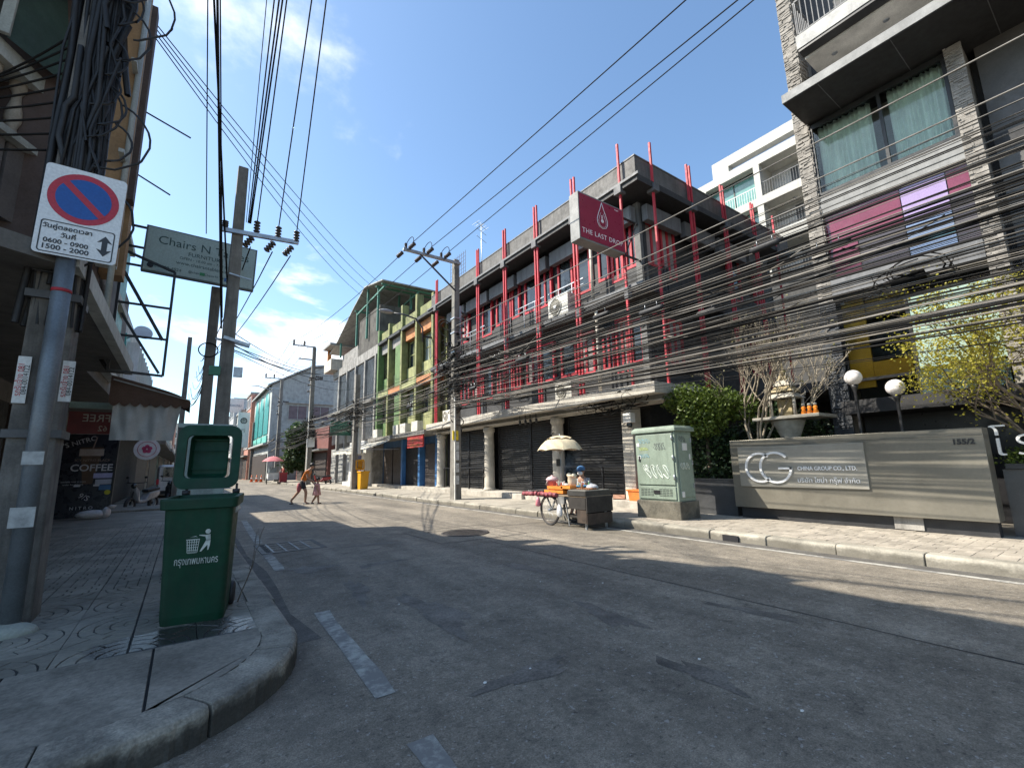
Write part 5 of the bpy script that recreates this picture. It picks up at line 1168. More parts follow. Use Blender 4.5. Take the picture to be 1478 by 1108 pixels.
# street tree, far carts, cones
shrub('street_tree', 'leafy dark green street tree beside far pole and food cart', [(10.0, 50.5, 3.3, 1.9, 2.2, 2.0), (9.4, 50, 4.8, 1.4, 1.7, 1.3), (9.0, 51, 2.2, 1.2, 1.5, 1.1)], 420, .33, leafmat('leaf_street', (.03, .06, .02), (.07, .11, .04)), 'tree', 14, [((9.9, 50.5, .1), (9.8, 50.4, 3.4), .12)])
cnM = M('cone_orange', (.62, .13, .03), .6)
for i, (x, yy) in enumerate(((8.1, 66.0), (8.7, 66.0), (9.4, 66.0))):
    x = (6.55, 6.95, 7.3)[i]
    t = thing('traffic_cone', 'orange traffic cone with pale band on far kerb', 'traffic cone', (x, 62 - i, 0), 0, 'traffic cones at the far kerb'); MB().box(x - .2, 61.8 - i, 0, x + .2, 62.2 - i, .05).build('base', cnM, t); MB().lathe([(.15, .05), (.03, .8)], (x, 62 - i, 0), 12).build('cone', cnM, t); MB().lathe([(.108, .35), (.08, .5)], (x, 62 - i, 0), 12).build('band', white, t)
# ================================================================ wheelie bins
def rrect(w_, h, r, n_=5):
    pts = []
    for cx, cy, a0 in ((w_ / 2 - r, h / 2 - r, 0), (-w_ / 2 + r, h / 2 - r, 90), (-w_ / 2 + r, -h / 2 + r, 180), (w_ / 2 - r, -h / 2 + r, 270)):
        for i in range(n_ + 1): a = R_(a0 + 90 * i / n_); pts.append((cx + r * math.cos(a), cy + r * math.sin(a)))
    return pts
def loft(b, secs, close=False, caps=(True, True)):   # secs: list of list of 3D points
    n_ = len(secs[0]); v = [p for s_ in secs for p in s_]
    b.add(v, [(i * n_ + j, i * n_ + (j + 1) % n_, (i + 1) * n_ + (j + 1) % n_, (i + 1) * n_ + j) for i in range(len(secs) - 1) for j in range(n_)])
    o = len(b.v) - len(v)
    if caps[0]: b.f.append([o + j for j in range(n_)][::-1]); b.s.append(False)
    if caps[1]: b.f.append([o + (len(secs) - 1) * n_ + j for j in range(n_)]); b.s.append(False)
    return b
def bin_(label, loc, rz, m, s=1.0, group=None):
    t = thing('wheelie_bin', label, 'bin', loc, rz, group)
    def sec(w_, d, yc, z, r=.05): return [(p[0] * s, (p[1] + yc) * s, z * s) for p in rrect(w_, d, r)]
    b = MB(); loft(b, [sec(.435, .46, 0, 0, .06), sec(.445, .48, -.003, .06), sec(.46, .56, -.02, .55), sec(.48, .62, -.035, .965)], caps=(True, False))
    loft(b, [sec(.455, .585, -.035, .965), sec(.435, .53, -.02, .55), sec(.40, .46, 0, .35)], caps=(False, True))
    b.build('body', m, t, 0, True)
    b = MB(); loft(b, [sec(.50, .63, -.035, .90), sec(.535, .67, -.035, .905), sec(.545, .68, -.035, .975), sec(.54, .675, -.035, .99), sec(.475, .60, -.035, .99), sec(.46, .585, -.035, .93)], caps=(False, False)); b.build('rim', m, t, .004, True)
    # lid swung up behind
    ym = .315; lid = MB(); o_ = rrect(.52, .60, .09, 6); i_ = rrect(.37, .40, .04, 6); n_ = len(o_); zc = 1.34
    F = lambda p, y: ((p[0] - .05) * s, (y + (p[1]) * .10) * s, (zc + p[1]) * s)
    v = [F(p, ym) for p in o_] + [F((p[0], p[1] - .0), ym) for p in i_] + [F((p[0] * .995, p[1] * .995), ym + .05) for p in o_] + [F((p[0], p[1]), ym + .05) for p in i_]
    f_ = []
    for j in range(n_):
        k_ = (j + 1) % n_; f_ += [(j, k_, n_ + k_, n_ + j), (2 * n_ + k_, 2 * n_ + j, 3 * n_ + j, 3 * n_ + k_), (k_, j, 2 * n_ + j, 2 * n_ + k_), (n_ + j, n_ + k_, 3 * n_ + k_, 3 * n_ + j)]
    lid.add(v, f_); lid_o = lid.build('lid', m, t, .004, True)
    d_ = MB(); loft(d_, [[F((p[0] * .86 - .0, p[1]), ym + .012) for p in i_], [F((p[0] * .80, p[1] * .9), ym + .11) for p in i_], [F((p[0] * .74, p[1] * .82), ym + .13) for p in i_]], caps=(False, True)); d_.build('lid_dome', m, lid_o, .004, True)
    for z in (1.22, 1.40, 1.50): MB().box(-.19 * s, (ym + .085 + (z - zc) * .1) * s, z * s, .09 * s, (ym + .10 + (z - zc) * .1) * s, (z + .008) * s).build('lid_rib', m, lid_o, 0, True)
    for x in (-.2, .2): MB().cyl(((x - .03) * s, .30 * s, 1.01 * s), ((x + .03) * s, .30 * s, 1.01 * s), .022 * s, n=10).bar((x * s, .30 * s, .95 * s), (x * s, .33 * s, 1.08 * s), .02).build('hinge', rub, t, 0, True)
    MB().bar((-.2 * s, .37 * s, .96 * s), (.2 * s, .37 * s, .96 * s), .03 * s).build('handle', m, t, 0, True)
    for x in (-.23, .23):
        wl = MB().torus(Matrix.Translation((x * s, .245 * s, .10 * s)) @ Matrix.Rotation(R_(90), 4, 'Y'), .075 * s, .028 * s, 20, 8).build('wheel', rub, t, 0, True)
        MB().cyl(((x - .02) * s, .245 * s, .10 * s), ((x + .02) * s, .245 * s, .10 * s), .06 * s, n=14).build('wheel_hub', M('wheel_hub', (.03, .03, .03), .5), wl, 0, True)
    return t
gbM = M('bin_green', (.003, .042, .021), .6, var=.2, scale=5, fine=.1, dirt=.35, streak=.5, spec=.3, dcol=(.022, .030, .022))
BL = Vector((.19, 5.07, KZ)); BR = R_(-9)
gb = bin_('dark green wheelie bin with open lid and white litter emblem on pavement corner', BL, BR, gbM, 1.02)
yb_ = bin_('yellow wheelie bin with raised lid standing beside a concrete pole', (8.62, 27.4, RZ), R_(4), M('bin_yellow', (.62, .30, .01), .5, var=.1), 1.05)
# litter emblem on the front face
BF = Matrix.Translation(BL) @ Matrix.Rotation(BR, 4, 'Z')
def bf(u, z):     # point on front face (local)
    zz_ = z / 1.04; yb = -(.28 + .02) - (zz_ - .55) * (.345 - .30) / .415 if zz_ > .55 else -(.243 + (zz_ - .06) * (.30 - .243) / .49)
    return BF @ Vector((u, yb * 1.04 - .004, z))
prw = M('print_white', (.46, .50, .46), .7, var=.3, scale=20)
zc = .60
def flat(pts, name='emblem'): 
    b = MB().poly([bf(u * .8 + .005, zc + .04 + (z - zc - .04) * .8) for u, z in pts]); return b.build(name, prw, gb)
zc = .60
hd = [( .085 + .024 * math.cos(a), zc + .155 + .024 * math.sin(a)) for a in [2 * math.pi * i / 14 for i in range(14)]]; flat(hd)
flat([(.06, zc + .120), (.108, zc + .125), (.112, zc + .07), (.073, zc + .07)]); flat([(.06, zc + .122), (.06, zc + .105), (.01, zc + .118), (.01, zc + .125)])
flat([(.072, zc + .065), (.112, zc + .065), (.108, zc + .01), (.098, zc - .035), (.088, zc - .035), (.088, zc + .02), (.035, zc - .045), (.022, zc - .045)])
for i in range(6): u0 = -.095 + i * .021; flat([(u0, zc + .085), (u0 + .006, zc + .085), (u0 * .8 + .004 - .01, zc - .05), (u0 * .8 - .002 - .01, zc - .05)])
for k_ in range(6): z = zc + .085 - k_ * .027; h_ = .01 if k_ in (0,) else .005; w_ = .006 * k_ * .5; flat([(-.10 + w_, z), (.018 - w_ * 1.4, z), (.018 - w_ * 1.4, z - h_), (-.10 + w_, z - h_)])
flat([(-.07, zc + .105), (-.02, zc + .115), (.0, zc + .10), (-.02, zc + .108)])
a_ = bf(.005, zc - .10); e1 = bf(.1, zc - .14) - bf(-.1, zc - .14); e2 = bf(0, zc) - bf(0, zc - .2)
text('กรุงเทพมหานคร', .084, prw, fr(a_, e1, e2), gb, 'lettering', ext=.0015, xs=.56)
bag = tag(MB().ball((.25, 5.0, 1.06), .16, 14, 10, (1.3, .9, .55)).ball((.1, 5.1, 1.04), .12, 12, 8, (1, 1, .5)).build('rubbish_bag', M('plastic_clear', (.45, .47, .47), .25, bump=.02, bs=22)), 'crumpled clear plastic bag heaped inside the green bin', 'bag')
# ================================================================ sign post with parking sign
sp = thing('parking_sign', 'white no parking sign with red and blue disc on grey post', 'sign', (-1.07, 5.55, KZ))
galv = M('post_grey', (.15, .17, .185), .5, .35, var=.15, scale=4, dirt=.25, streak=.3)
MB().tube([(-1.03, 5.50, .1), (-1.03, 5.50, 3.9)], .068, 18).build('post', galv, sp); MB().tube([(-1.03, 5.50, 3.0), (-1.03, 5.50, 3.03)], .0705, 18).build('band', red, sp)
MB().ball((-1.07, 5.45, .17), .2, 12, 8, (1.15, .8, .42)).build('footing', M('footing', (.32, .33, .28), .9, bump=.01, bs=20), sp)
SQ = [Yp(*q, 5.40) for q in ((70, 232), (187, 262), (163, 388), (42, 360))]
sc_ = (SQ[0] + SQ[1] + SQ[2] + SQ[3]) / 4; ux = ((SQ[1] - SQ[0]) + (SQ[2] - SQ[3])).normalized(); ux.z *= .3; uy = Vector((0, 0, 1))
S4 = fr(sc_, ux, uy); sw_ = .56; shh = .86
bw = M('sign_white', (.66, .68, .68), .4, var=.04); MB().prism(rrect(sw_, shh, .035), -.012, 0, S4).build('board', bw, sp)
def disc(m4, cx, cy, r, mt, z, par, n_=48): 
    return MB().add([m4 @ Vector((cx + r * math.cos(2 * math.pi * i / n_), cy + r * math.sin(2 * math.pi * i / n_), z)) for i in range(n_)], [tuple(range(n_))]).build('disc', mt, par)
sred = M('sign_ring_red', (.42, .018, .035), .4, var=.05); sblue = M('sign_blue', (.008, .075, .30), .4, var=.05)
dcy = .145; disc(S4, 0, dcy, .245, sred, .002, sp); disc(S4, 0, dcy, .192, sblue, .004, sp)
a = R_(-45); dx, dy = math.cos(a), math.sin(a); nx, ny = -dy, dx
MB().add([S4 @ Vector((p[0], p[1] + dcy, .006)) for p in [(dx * .2 + nx * .026, dy * .2 + ny * .026), (-dx * .2 + nx * .026, -dy * .2 + ny * .026), (-dx * .2 - nx * .026, -dy * .2 - ny * .026), (dx * .2 - nx * .026, dy * .2 - ny * .026)]], [(0, 1, 2, 3)]).build('slash', sred, sp)
fo, fi = rrect(.50, .30, .025), rrect(.482, .282, .02); n_ = len(fo); fcy = -.265
MB().add([S4 @ Vector((p[0], p[1] + fcy, .002)) for p in fo + fi], [(j, (j + 1) % n_, n_ + (j + 1) % n_, n_ + j) for j in range(n_)]).build('border', blackp, sp)
tt = lambda u, v: S4 @ Matrix.Translation((u, v, .003))
text('วันคู่ตลอดเวลา', .056, blackp, tt(-.07, fcy + .095), sp, ext=.001, off=.0012); text('วันคี่', .06, blackp, tt(-.06, fcy + .025), sp, ext=.001, off=.0012)
text('0600 - 0900', .058, blackp, tt(-.07, fcy - .04), sp, ext=.001, off=.0012, xs=1.05); text('1500 - 2000', .062, blackp, tt(-.07, fcy - .098), sp, ext=.001, off=.0012, xs=1.05)
ar = [(0, .10), (.055, .03), (.02, .042), (.02, -.042), (.055, -.03), (0, -.10), (-.055, -.03), (-.02, -.042), (-.02, .042), (-.055, .03)]
MB().add([S4 @ Vector((.185 + p[0], fcy + .0 + p[1], .002)) for p in ar][::-1], [tuple(range(10))]).build('arrow', blackp, sp)
for z in (-.30, .30): MB().box(-.09, z - .02, -.05, .09, z + .02, -.013).xf(S4).build('bracket', steel, sp)
# near utility pole wrapped in cables
poleN = M('pole_soiled', (.15, .14, .125), .9, var=.3, scale=4, bump=.004, streak=.75, dirt=.5)
np_ = pole('nearest weathered concrete pole wrapped in black cables behind parking sign', -1.12, 5.92, 8.3, KZ, .17, .12)
nM = np_.children[0]; nM.data.materials.clear(); nM.data.materials.append(poleN)
for y0_, z, h_, x in ((5.74, 2.02, .42, -1.28), (5.74, 2.05, .38, -.99)):
    s_ = MB().box(x, y0_, z, x + .085, y0_ + .006, z + h_).build('sticker', M('sticker', (.6, .6, .57), .6, var=.1), np_)
    text('รถรับจ้าง 081', .055, red, fr((x + .03, y0_ - .002, z + h_ / 2), (0, 0, 1), (-1, 0, 0)), np_, ext=.001); text('084-0014122', .05, blackp, fr((x + .065, y0_ - .002, z + h_ / 2), (0, 0, 1), (-1, 0, 0)), np_, ext=.001)
for z in (1.72, 3.0): MB().box(-1.31, 5.73, z, -.93, 6.11, z + .07).build('strap', M('strap_dark', (.08, .08, .08), .6), np_)
for (z, u, w_, h_) in ((1.48, 0, .13, .11), (.98, -.01, .15, .16)): MB().box(-1.03 + u - w_ / 2, 5.424, z, -1.03 + u + w_ / 2, 5.43, z + h_).build('sticker', M('sticker_worn', (.34, .35, .34), .7, var=.3, scale=14), sp)
q = random.Random(31); b = MB()
for i in range(26):
    x = -1.12 + q.uniform(-.2, .2); y = 5.80 + q.uniform(-.06, .2); b.tube([(x + q.gauss(0, .03), y + q.gauss(0, .02), z) for z in (2.75, 3.6, 4.6, 5.6, 6.6, 7.9)], q.choice((.012, .018, .026, .03)), 5, False)
for i in range(14):
    z = q.uniform(3.4, 7); x = -1.12 + q.uniform(-.1, .2); r = q.uniform(.2, .5); b.tube([(x + r * .9 * math.sin(a) , 5.75 + .05 * math.cos(a), z + r * math.cos(a)) for a in [math.pi * (.1 + i_ / 9 * q.uniform(.7, 1)) for i_ in range(10)]], .011, 5, False)
for i in range(40):
    x = -1.12 + q.gauss(0, .10); y = 5.74 + q.uniform(-.05, .12); z0_ = q.uniform(2.8, 6.5); b.tube([(x + q.gauss(0, .04), y + q.gauss(0, .02), z0_ + k_ * q.uniform(.25, .45)) for k_ in range(6)], q.choice((.014, .02, .03)), 5, False)
tag(stuff(b.build('cable_tangle', M('cable_sooty', (.016, .016, .017), .6))), 'thick mass of black vertical cables on the nearest pole', 'cable tangle')
# ================================================================ left corner building
la = thing('corner_building', 'shaded corner building with balusters, green panel and tan pilasters behind parking sign', 'building', (-4, 8, 0))
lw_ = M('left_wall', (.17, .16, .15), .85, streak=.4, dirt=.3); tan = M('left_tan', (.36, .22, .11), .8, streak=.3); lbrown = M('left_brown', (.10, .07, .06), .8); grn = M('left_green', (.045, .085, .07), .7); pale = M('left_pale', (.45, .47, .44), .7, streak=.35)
A_, B_ = Vector((-3.6, 5.2)), Vector((-1.30, 9.75)); dU = (B_ - A_).normalized(); dN = Vector((dU.y, -dU.x))
body = [(-9, 5.2), tuple(A_), tuple(B_), (-9, 9.75)]
MB().prism(body, 3.45, 8.2).build('wall', lw_, la); MB().prism([(-9, 4.6), (-1.25, 4.6), (-1.25, 9.1), (-1.5, 9.74), (-9, 9.74)], 8.201, 8.62).build('shadow_roof_slab', lw_, la); MB().box(-9, 9.751, 3.45, -1.3, 11.2, 8.35).build('wall', lw_, la); MB().prism([(-9, 5.3), (-4.2, 5.3), (-3.3, 7), (-3.3, 11.2), (-9, 11.2)], .1, 3.44).build('ground_wall', M('left_ground', (.035, .034, .034), .8), la)  # unseen roof slab added, end wall raised, to shape the road's shadow edge
UF = lambda u, z, out=0: fr((A_.x + dU.x * u + dN.x * out, A_.y + dU.y * u + dN.y * out, z), (dU.x, dU.y, 0), (0, 0, 1))
# panels, balcony, balusters along the diagonal front
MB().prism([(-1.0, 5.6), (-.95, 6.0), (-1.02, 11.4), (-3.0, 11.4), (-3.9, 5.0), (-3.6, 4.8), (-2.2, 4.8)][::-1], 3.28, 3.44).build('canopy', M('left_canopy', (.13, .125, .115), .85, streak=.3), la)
MB().bar((-1.0, 5.5, 3.37), (-1.03, 11.4, 3.37), .12, .2).build('canopy_edge', pale, la)
for u in (.3, 1.55, 2.8):
    MB().box(-.6, 0, -.12, .6, .95, 0).xf(UF(u + .6, 4.45, .30)).build('panel', M('left_panel', (.15, .135, .13), .8), la)
MB().box(0, 0, 0, 4.2, .09, .5).xf(UF(.0, 5.41, -.1)).build('balcony_ledge', pale, la); MB().box(0, 0, 0, 4.2, .2, .42).xf(UF(.0, 6.3, -.06)).build('balcony_rail', pale, la)
bal = [(.09, 0), (.09, .08), (.06, .10), (.05, .18), (.085, .3), (.075, .42), (.05, .55), (.045, .64), (.06, .68), (.085, .72), (.085, .80)]
for i in range(12): MB().lathe(bal, (0, 0, 0), 14).xf(Matrix.Translation((A_.x + dU.x * (.2 + i * .34) + dN.x * .18, A_.y + dU.y * (.2 + i * .34) + dN.y * .18, 5.50))).build('baluster', M('baluster', (.38, .33, .27), .85, streak=.4), la)
gm_ = UF(2.9, 6.5, .42)
MB().add([gm_ @ Vector(p) for p in ((-.55, 0, 0), (.7, 0, .25), (.35, 2.6, -.1), (-.35, 2.6, -.1))], [(0, 1, 2, 3)]).build('shade_panel', grn, la)
for p0_, p1_ in (((-.55, 0, .02), (-.35, 2.6, -.08)), ((.7, 0, .27), (.35, 2.6, -.08))): MB().bar(gm_ @ Vector(p0_), gm_ @ Vector(p1_), .1, .05).build('shade_frame', pale, la)
win(la, UF(1.2, 7.6, .02), 1.6, 1.8, pale, glass, mull=1); win(la, UF(3.5, 7.6, .02), .9, 1.8, pale, glass)
# tall pilasters and fins at the street corner
MB().box(-2.6, 7.75, 3.46, -1.23, 8.6, 8.2).build('return_wall', lbrown, la); MB().box(-1.22, 7.70, 4.2, -.985, 7.95, 8.6).build('pilaster', tan, la); MB().box(-1.22, 7.951, 4.2, -1.00, 8.1, 8.7).build('pilaster', pale, la); MB().box(-1.22, 8.101, 5.3, -.93, 8.32, 8.62).build('fin', lbrown, la); MB().box(-1.22, 8.321, 4.2, -.965, 8.62, 8.7).build('pilaster', tan, la)
MB().cyl((-1.0, 7.67, 3.45), (-1.0, 7.67, 8.7), .035, n=8).build('drain_pipe', pale, la)
for z in (4.9, 5.6, 7.0): MB().box(-1.06, 7.4, z, -1.0, 7.68, z + .05).build('rung', pale, la)
for z, l_ in ((7.05, .6), (5.95, .42)): MB().bar((-.96, 8.55, z), (-.96 + l_, 8.55, z - .2), .018).build('rod', blackp, la)
bn = thing('wrapped_banner', 'crinkled grey plastic-wrapped banner hanging under the left canopy', 'banner', (-1.35, 9, 3.4)); n_ = 10; v = []
for i in range(n_ + 1):
    for j in range(n_ + 1):
        u, w_ = i / n_, j / n_; v.append((-1.5 + .30 * u + .20 * (1 - w_) * .6, 9.0 + .05 * math.sin(u * 9 + w_ * 5) + .02 * math.sin(w_ * 17), 3.42 + 1.05 * w_))
MB().add(v, [(i * (n_ + 1) + j, (i + 1) * (n_ + 1) + j, (i + 1) * (n_ + 1) + j + 1, i * (n_ + 1) + j + 1) for i in range(n_) for j in range(n_)], True).build('sheet', M('wrap_plastic', (.34, .34, .35), .3, var=.35, scale=9), bn)
# empty black sign frame
fm_ = thing('empty_sign_frame', 'empty black steel sign frame with diagonal braces beside left poles', 'sign frame', (-.8, 10, 3.1)); bk = MB()
c4 = [Vector((-1.18, 10, 3.1)), Vector((-.44, 10, 3.06)), Vector((-.43, 10, 5.0)), Vector((-1.18, 10, 5.25))]
for i in range(4): bk.bar(c4[i], c4[(i + 1) % 4], .04)
for z in (3.72, 4.3): bk.bar((-1.18, 10, z), (-.435, 10, z), .035)
bk.bar((-1.16, 9.98, 4.9), (-.5, 9.98, 3.7), .05).bar((-1.1, 9.98, 4.1), (-.5, 9.98, 3.1), .04).bar((-1.18, 10, 5.25), (-1.3, 10.2, 5.25), .04).bar((-1.18, 10, 3.1), (-1.3, 10.1, 3.3), .04)
bk.build('steel_frame', blackp, fm_)
# furniture shop sign hung across the pavement
cs = thing('furniture_sign', 'pale green furniture shop sign hanging across above left pavement', 'sign', (0, 10.2, 5))
CQ = [Vector((-.93, 10.2, 5.91)), Vector((.87, 10.2, 5.88)), Vector((.85, 10.2, 4.95)), Vector((-.93, 10.2, 5.02))]
cc = (CQ[0] + CQ[1] + CQ[2] + CQ[3]) / 4; C4 = fr(cc, (1, 0, -.02), (0, 0, 1)); cgm = M('sign_pale_green', (.40, .50, .47), .5, var=.06); ctx = M('sign_dark_green_text', (.045, .09, .085), .6)
MB().box(-.9, -.45, -.1, .9, .45, 0).xf(C4).build('box', M('sign_frame_grey', (.12, .15, .15), .5), cs, .01); MB().box(-.87, -.42, .001, .87, .42, .006).xf(C4).build('face', cgm, cs)
ct = lambda u, v_: C4 @ Matrix.Translation((u, v_, .008))
text('Chairs N Tables', .225, ctx, ct(0.03, .20), cs, ext=.001); text('FURNITURE', .11, ctx, ct(.05, .03), cs, ext=.001); text('OPEN - 10.00 am - 7.00 pm', .072, ctx, ct(.05, -.07), cs, ext=.001); text('www.chairsntables.com', .095, ctx, ct(.05, -.17), cs, ext=.001); text('081-899-4824', .08, ctx, ct(-.53, -.32), cs, ext=.001); text('Chairs N Tables', .06, ctx, ct(.25, -.31), cs, ext=.001); text('@chairs', .06, ctx, ct(-.1, -.31), cs, ext=.001)
MB().lathe([(.05, 0), (.05, .004)], (0, 0, 0), 20).xf(ct(-.77, -.32)).build('phone_disc', blackp, cs); MB().box(-.035, -.035, 0, .035, .035, .003).xf(ct(.42, -.33)).build('blue_square', M('blue_icon', (.03, .14, .40), .5), cs); text('f', .08, white, ct(.42, -.33) @ Matrix.Translation((0, 0, .004)), cs, ext=.001); MB().box(-.04, -.03, 0, .04, .03, .003).xf(ct(.02, -.31)).build('green_square', M('green_icon', (.05, .3, .12), .5), cs)
for z in (5.85, 5.45, 5.1): MB().bar((-.93, 10.25, z), (-1.32, 10.25, z), .035).build('mounting_arm', blackp, cs)
# ---------------------------------------------------------------- left poles and crossarm
l1 = pole('concrete pole with long crossarm in front of the furniture sign', .44, 9.0, 6.86, KZ, .115, .08)
MB().bar((.20, 8.88, 5.535), (1.42, 8.88, 5.62), .06, .07).build('crossarm', steel, l1)
for x in (.72, 1.07, 1.38): insulator(l1, (x, 8.88, 5.62), (0, -.1, 1), .22, .055); insulator(l1, (x - .05, 8.95, 5.55), (-.4, .6, -.5), .24, .06)
insulator(l1, (.24, 8.88, 5.57), (0, 0, 1), .14, .05); MB().bar((.36, 8.85, 4.75), (.7, 8.85, 4.7), .02).build('bolt', steel, l1); MB().bar((.36, 8.8, 3.6), (.75, 8.8, 3.5), .05).build('bolt', steel, l1)
MB().box(.2, 8.82, 2.95, .36, 8.9, 3.1).build('tag_plate', M('green_plate', (.03, .18, .10), .5), l1); MB().box(.55, 8.85, 2.95, .68, 8.9, 3.12).build('tag_plate', steel, l1)
l2 = pole('slimmer grey pole just behind the furniture sign', .24, 10.75, 5.1, KZ, .10, .085); MB().torus(fr((.2, 10.6, 3.75), (1, 0, .2), (0, .3, 1)), .16, .012, 20, 5).build('wire_coil', cableM, l2); MB().bar((.3, 10.6, 4.0), (.9, 10.6, 3.9), .04).build('bolt', steel, l2)
l3 = pole('thin distant pole on left pavement beyond the brown awning', -.25, 24.0, 7.2, KZ, .11, .08)
# lines along the left side
G3 = 'overhead lines on the left poles'; L3 = 'dark overhead line running along the left pavement'
for px, x1_, z1_, r in ((300, -.02, 5.62, .008), (309, .42, 4.3, .014), (314, .34, 3.9, .016), (318, .34, 4.1, .009)):
    a = Zp(px, 0, 7.2); b_ = Vector((x1_, 9.4, z1_)); e = a + (a - b_) * 1.2
    cable(b_ - (b_ - a) * 0, e, -.0, r, L3, G3, cableM, 4)
for px, x, r in ((385, .55, .006), (396, .58, .010), (403, .6, .012), (408, .62, .012), (414, .72, .010), (450, 1.07, .010), (471, 1.38, .010)):
    a = Zp(px, 0, 7.4); b_ = Vector((x, 8.9, 5.78)); e = a + (a - b_) * 1.2; cable(b_, e, 0, r, L3, G3, cableM, 4)
for x in (.66, 1.02, 1.33): cable((x, 9.1, 5.42), (x * .25 + .1, 24.0, 6.2), .35, .011, 'line dropping from the left crossarm towards distant thin pole', G3, cableM, 10)
for i in range(9): cable((.24, 10.8, 3.2 + .13 * i), (-.2 + .05 * i, 24, 4.2 + .25 * i), random.uniform(.2, .9), random.uniform(.006, .012), L3, G3, cableM, 8)
for i in range(4): cable((-.95, 8.4, 8.55 - .08 * i), (11.5, 31 + i, 14.0), .5 + .12 * i, .010, 'long wire crossing the road from left corner building to old building', 'wires crossing the road', cableM, 14)
for i in range(6): cable((.4, 9.1, 3.5 + .10 * i * random.random()), (8.2, 28.0 + i * 2.2, 6.2 + .75 * i), random.uniform(.2, .6), random.uniform(.006, .011), 'service wire crossing road from left pole to far right poles', 'wires crossing the road', cableM, 14)
for i in range(9): 
    q_ = random.Random(i); cable((-1.1, 5.8, 4.6 + .2 * i), (-3.2 + .1 * i, 6.2 + .1 * i, 4.3 + .15 * i), .12, .011, 'short cable from nearest pole into the corner building wall', 'short building service cables', cableM, 8)
# ================================================================ left shops further on
ls = thing('left_shop_row', 'low shaded shop row with dark fronts beyond corner building', 'building', (-5, 16, 0)); MB().box(-9, 11.25, 0.1, -3.2, 22, 6.3).build('wall', lw_, ls); MB().box(-3.199, 11.3, 3.35, -1.7, 21.9, 3.5).build('canopy', M('left_canopy', (.13, .125, .115), .85), ls); MB().box(-1.95, 11.3, 3.501, -1.7, 13, 8.25).build('upper_front', lw_, ls); MB().box(-1.95, 13.001, 3.501, -1.7, 15, 7.5).build('upper_front', lw_, ls); MB().box(-1.95, 15.001, 3.501, -1.7, 16.8, 6.3).build('upper_front', lw_, ls)  # first upper front raised beyond need to smooth the shadow edge on the road
for z in (3.75, 5.5): MB().box(-1.69, 11.35, z, -1.6, 14.9, z + 1.45).build('teal_panel', M('turquoise', (.05, .30, .28), .5), ls)
for z in (3.6, 5.3, 7.0): MB().box(-1.69, 11.32, z, -1.52, 14.95, z + .14).build('white_band', pale, ls)
for y0_, mt in ((11.6, dark), (14.2, M('left_shop_brown', (.06, .045, .035), .7)), (16.6, dark), (19.2, M('left_shop_brown', (.06, .045, .035), .7))): MB().box(-3.199, y0_, .2, -3.12, y0_ + 2.3, 2.9).build('shopfront', mt, ls)
lt_ = thing('teal_building', 'narrow building with turquoise panels and white frames beyond left frame', 'building', (-5, 26, 0)); MB().box(-9, 22.1, .1, -2.3, 33.8, 7.6).build('wall', pale, lt_)
for z in (3.6, 5.4): MB().box(-2.299, 22.4, z, -2.22, 26.5, z + 1.3).build('panel', M('turquoise', (.05, .30, .28), .5), lt_); MB().box(-2.299, 27, z, -2.22, 32, z + 1.3).build('panel', M('turquoise', (.05, .30, .28), .5), lt_)
for i in range(10): MB().box(-2.2, 22.6 + i, 4.9, -1.8, 22.64 + i, 6.4).build('balcony_bar', white, lt_)
MB().box(-2.299, 22.2, .2, -2.2, 33.6, 3.2).build('shopfront', dark, lt_); MB().box(-2.2, 22.2, 3.21, -.9, 33.6, 3.3).build('canopy', concd, lt_)
sdsh = thing('satellite_dish', 'pale mesh satellite dish on the turquoise building front', 'satellite dish', (-1.7, 22.5, 7.0)); MB().lathe([(.01, 0), (.13, .02), (.24, .07), (.3, .12)], (0, 0, 0), 20).xf(fr((-1.75, 22.3, 6.7), (1, .3, 0), (0, .4, 1))).build('dish', M('dish_mesh', (.4, .42, .44), .6), sdsh); MB().bar((-1.75, 22.3, 6.7), (-2.3, 22.6, 6.5), .04).build('mount', steel, sdsh)
# brown scalloped awning with hanging white sheet
aw = thing('scalloped_awning', 'brown awning with scalloped valance and hanging white plastic sheet', 'awning', (-1.3, 12, 2.8)); abr = M('awning_brown', (.115, .07, .05), .85, var=.2)
v = []; ny = 6
for i in range(ny + 1):
    y = 12.0 + 2.4 * i / ny
    for s_ in [j / 8 for j in range(9)]: v.append((-1.34 + 1.34 * s_, y, 3.34 - .36 * s_ - .10 * s_ ** 6))
MB().add(v, [(i * 9 + j, i * 9 + j + 1, (i + 1) * 9 + j + 1, (i + 1) * 9 + j) for i in range(ny) for j in range(8)], True).build('canvas', abr, aw)
v = []; n_ = 48
for i in range(n_ + 1):
    s_ = i / n_; x = -1.34 + 1.34 * s_; v += [(x, 11.995, 3.34 - .36 * s_ - .10 * s_ ** 6), (x, 11.99, 2.79 - .07 * abs(math.sin(s_ * math.pi * 8)) + .0)]
MB().add(v, [(2 * i, 2 * i + 1, 2 * i + 3, 2 * i + 2) for i in range(n_)]).build('valance', abr, aw)
v = []
for i in range(n_ + 1):
    s_ = i / n_; y = 12 + 2.4 * s_; v += [(.0, y, 2.88), (.005, y, 2.72 - .06 * abs(math.sin(s_ * math.pi * 9)))]
MB().add(v, [(2 * i, 2 * i + 1, 2 * i + 3, 2 * i + 2) for i in range(n_)]).build('valance', abr, aw)
MB().bar((-1.3, 11.97, 3.25), (-.02, 11.97, 2.90), .02).build('piping', pale, aw)
v = []; nx_, nz_ = 24, 10
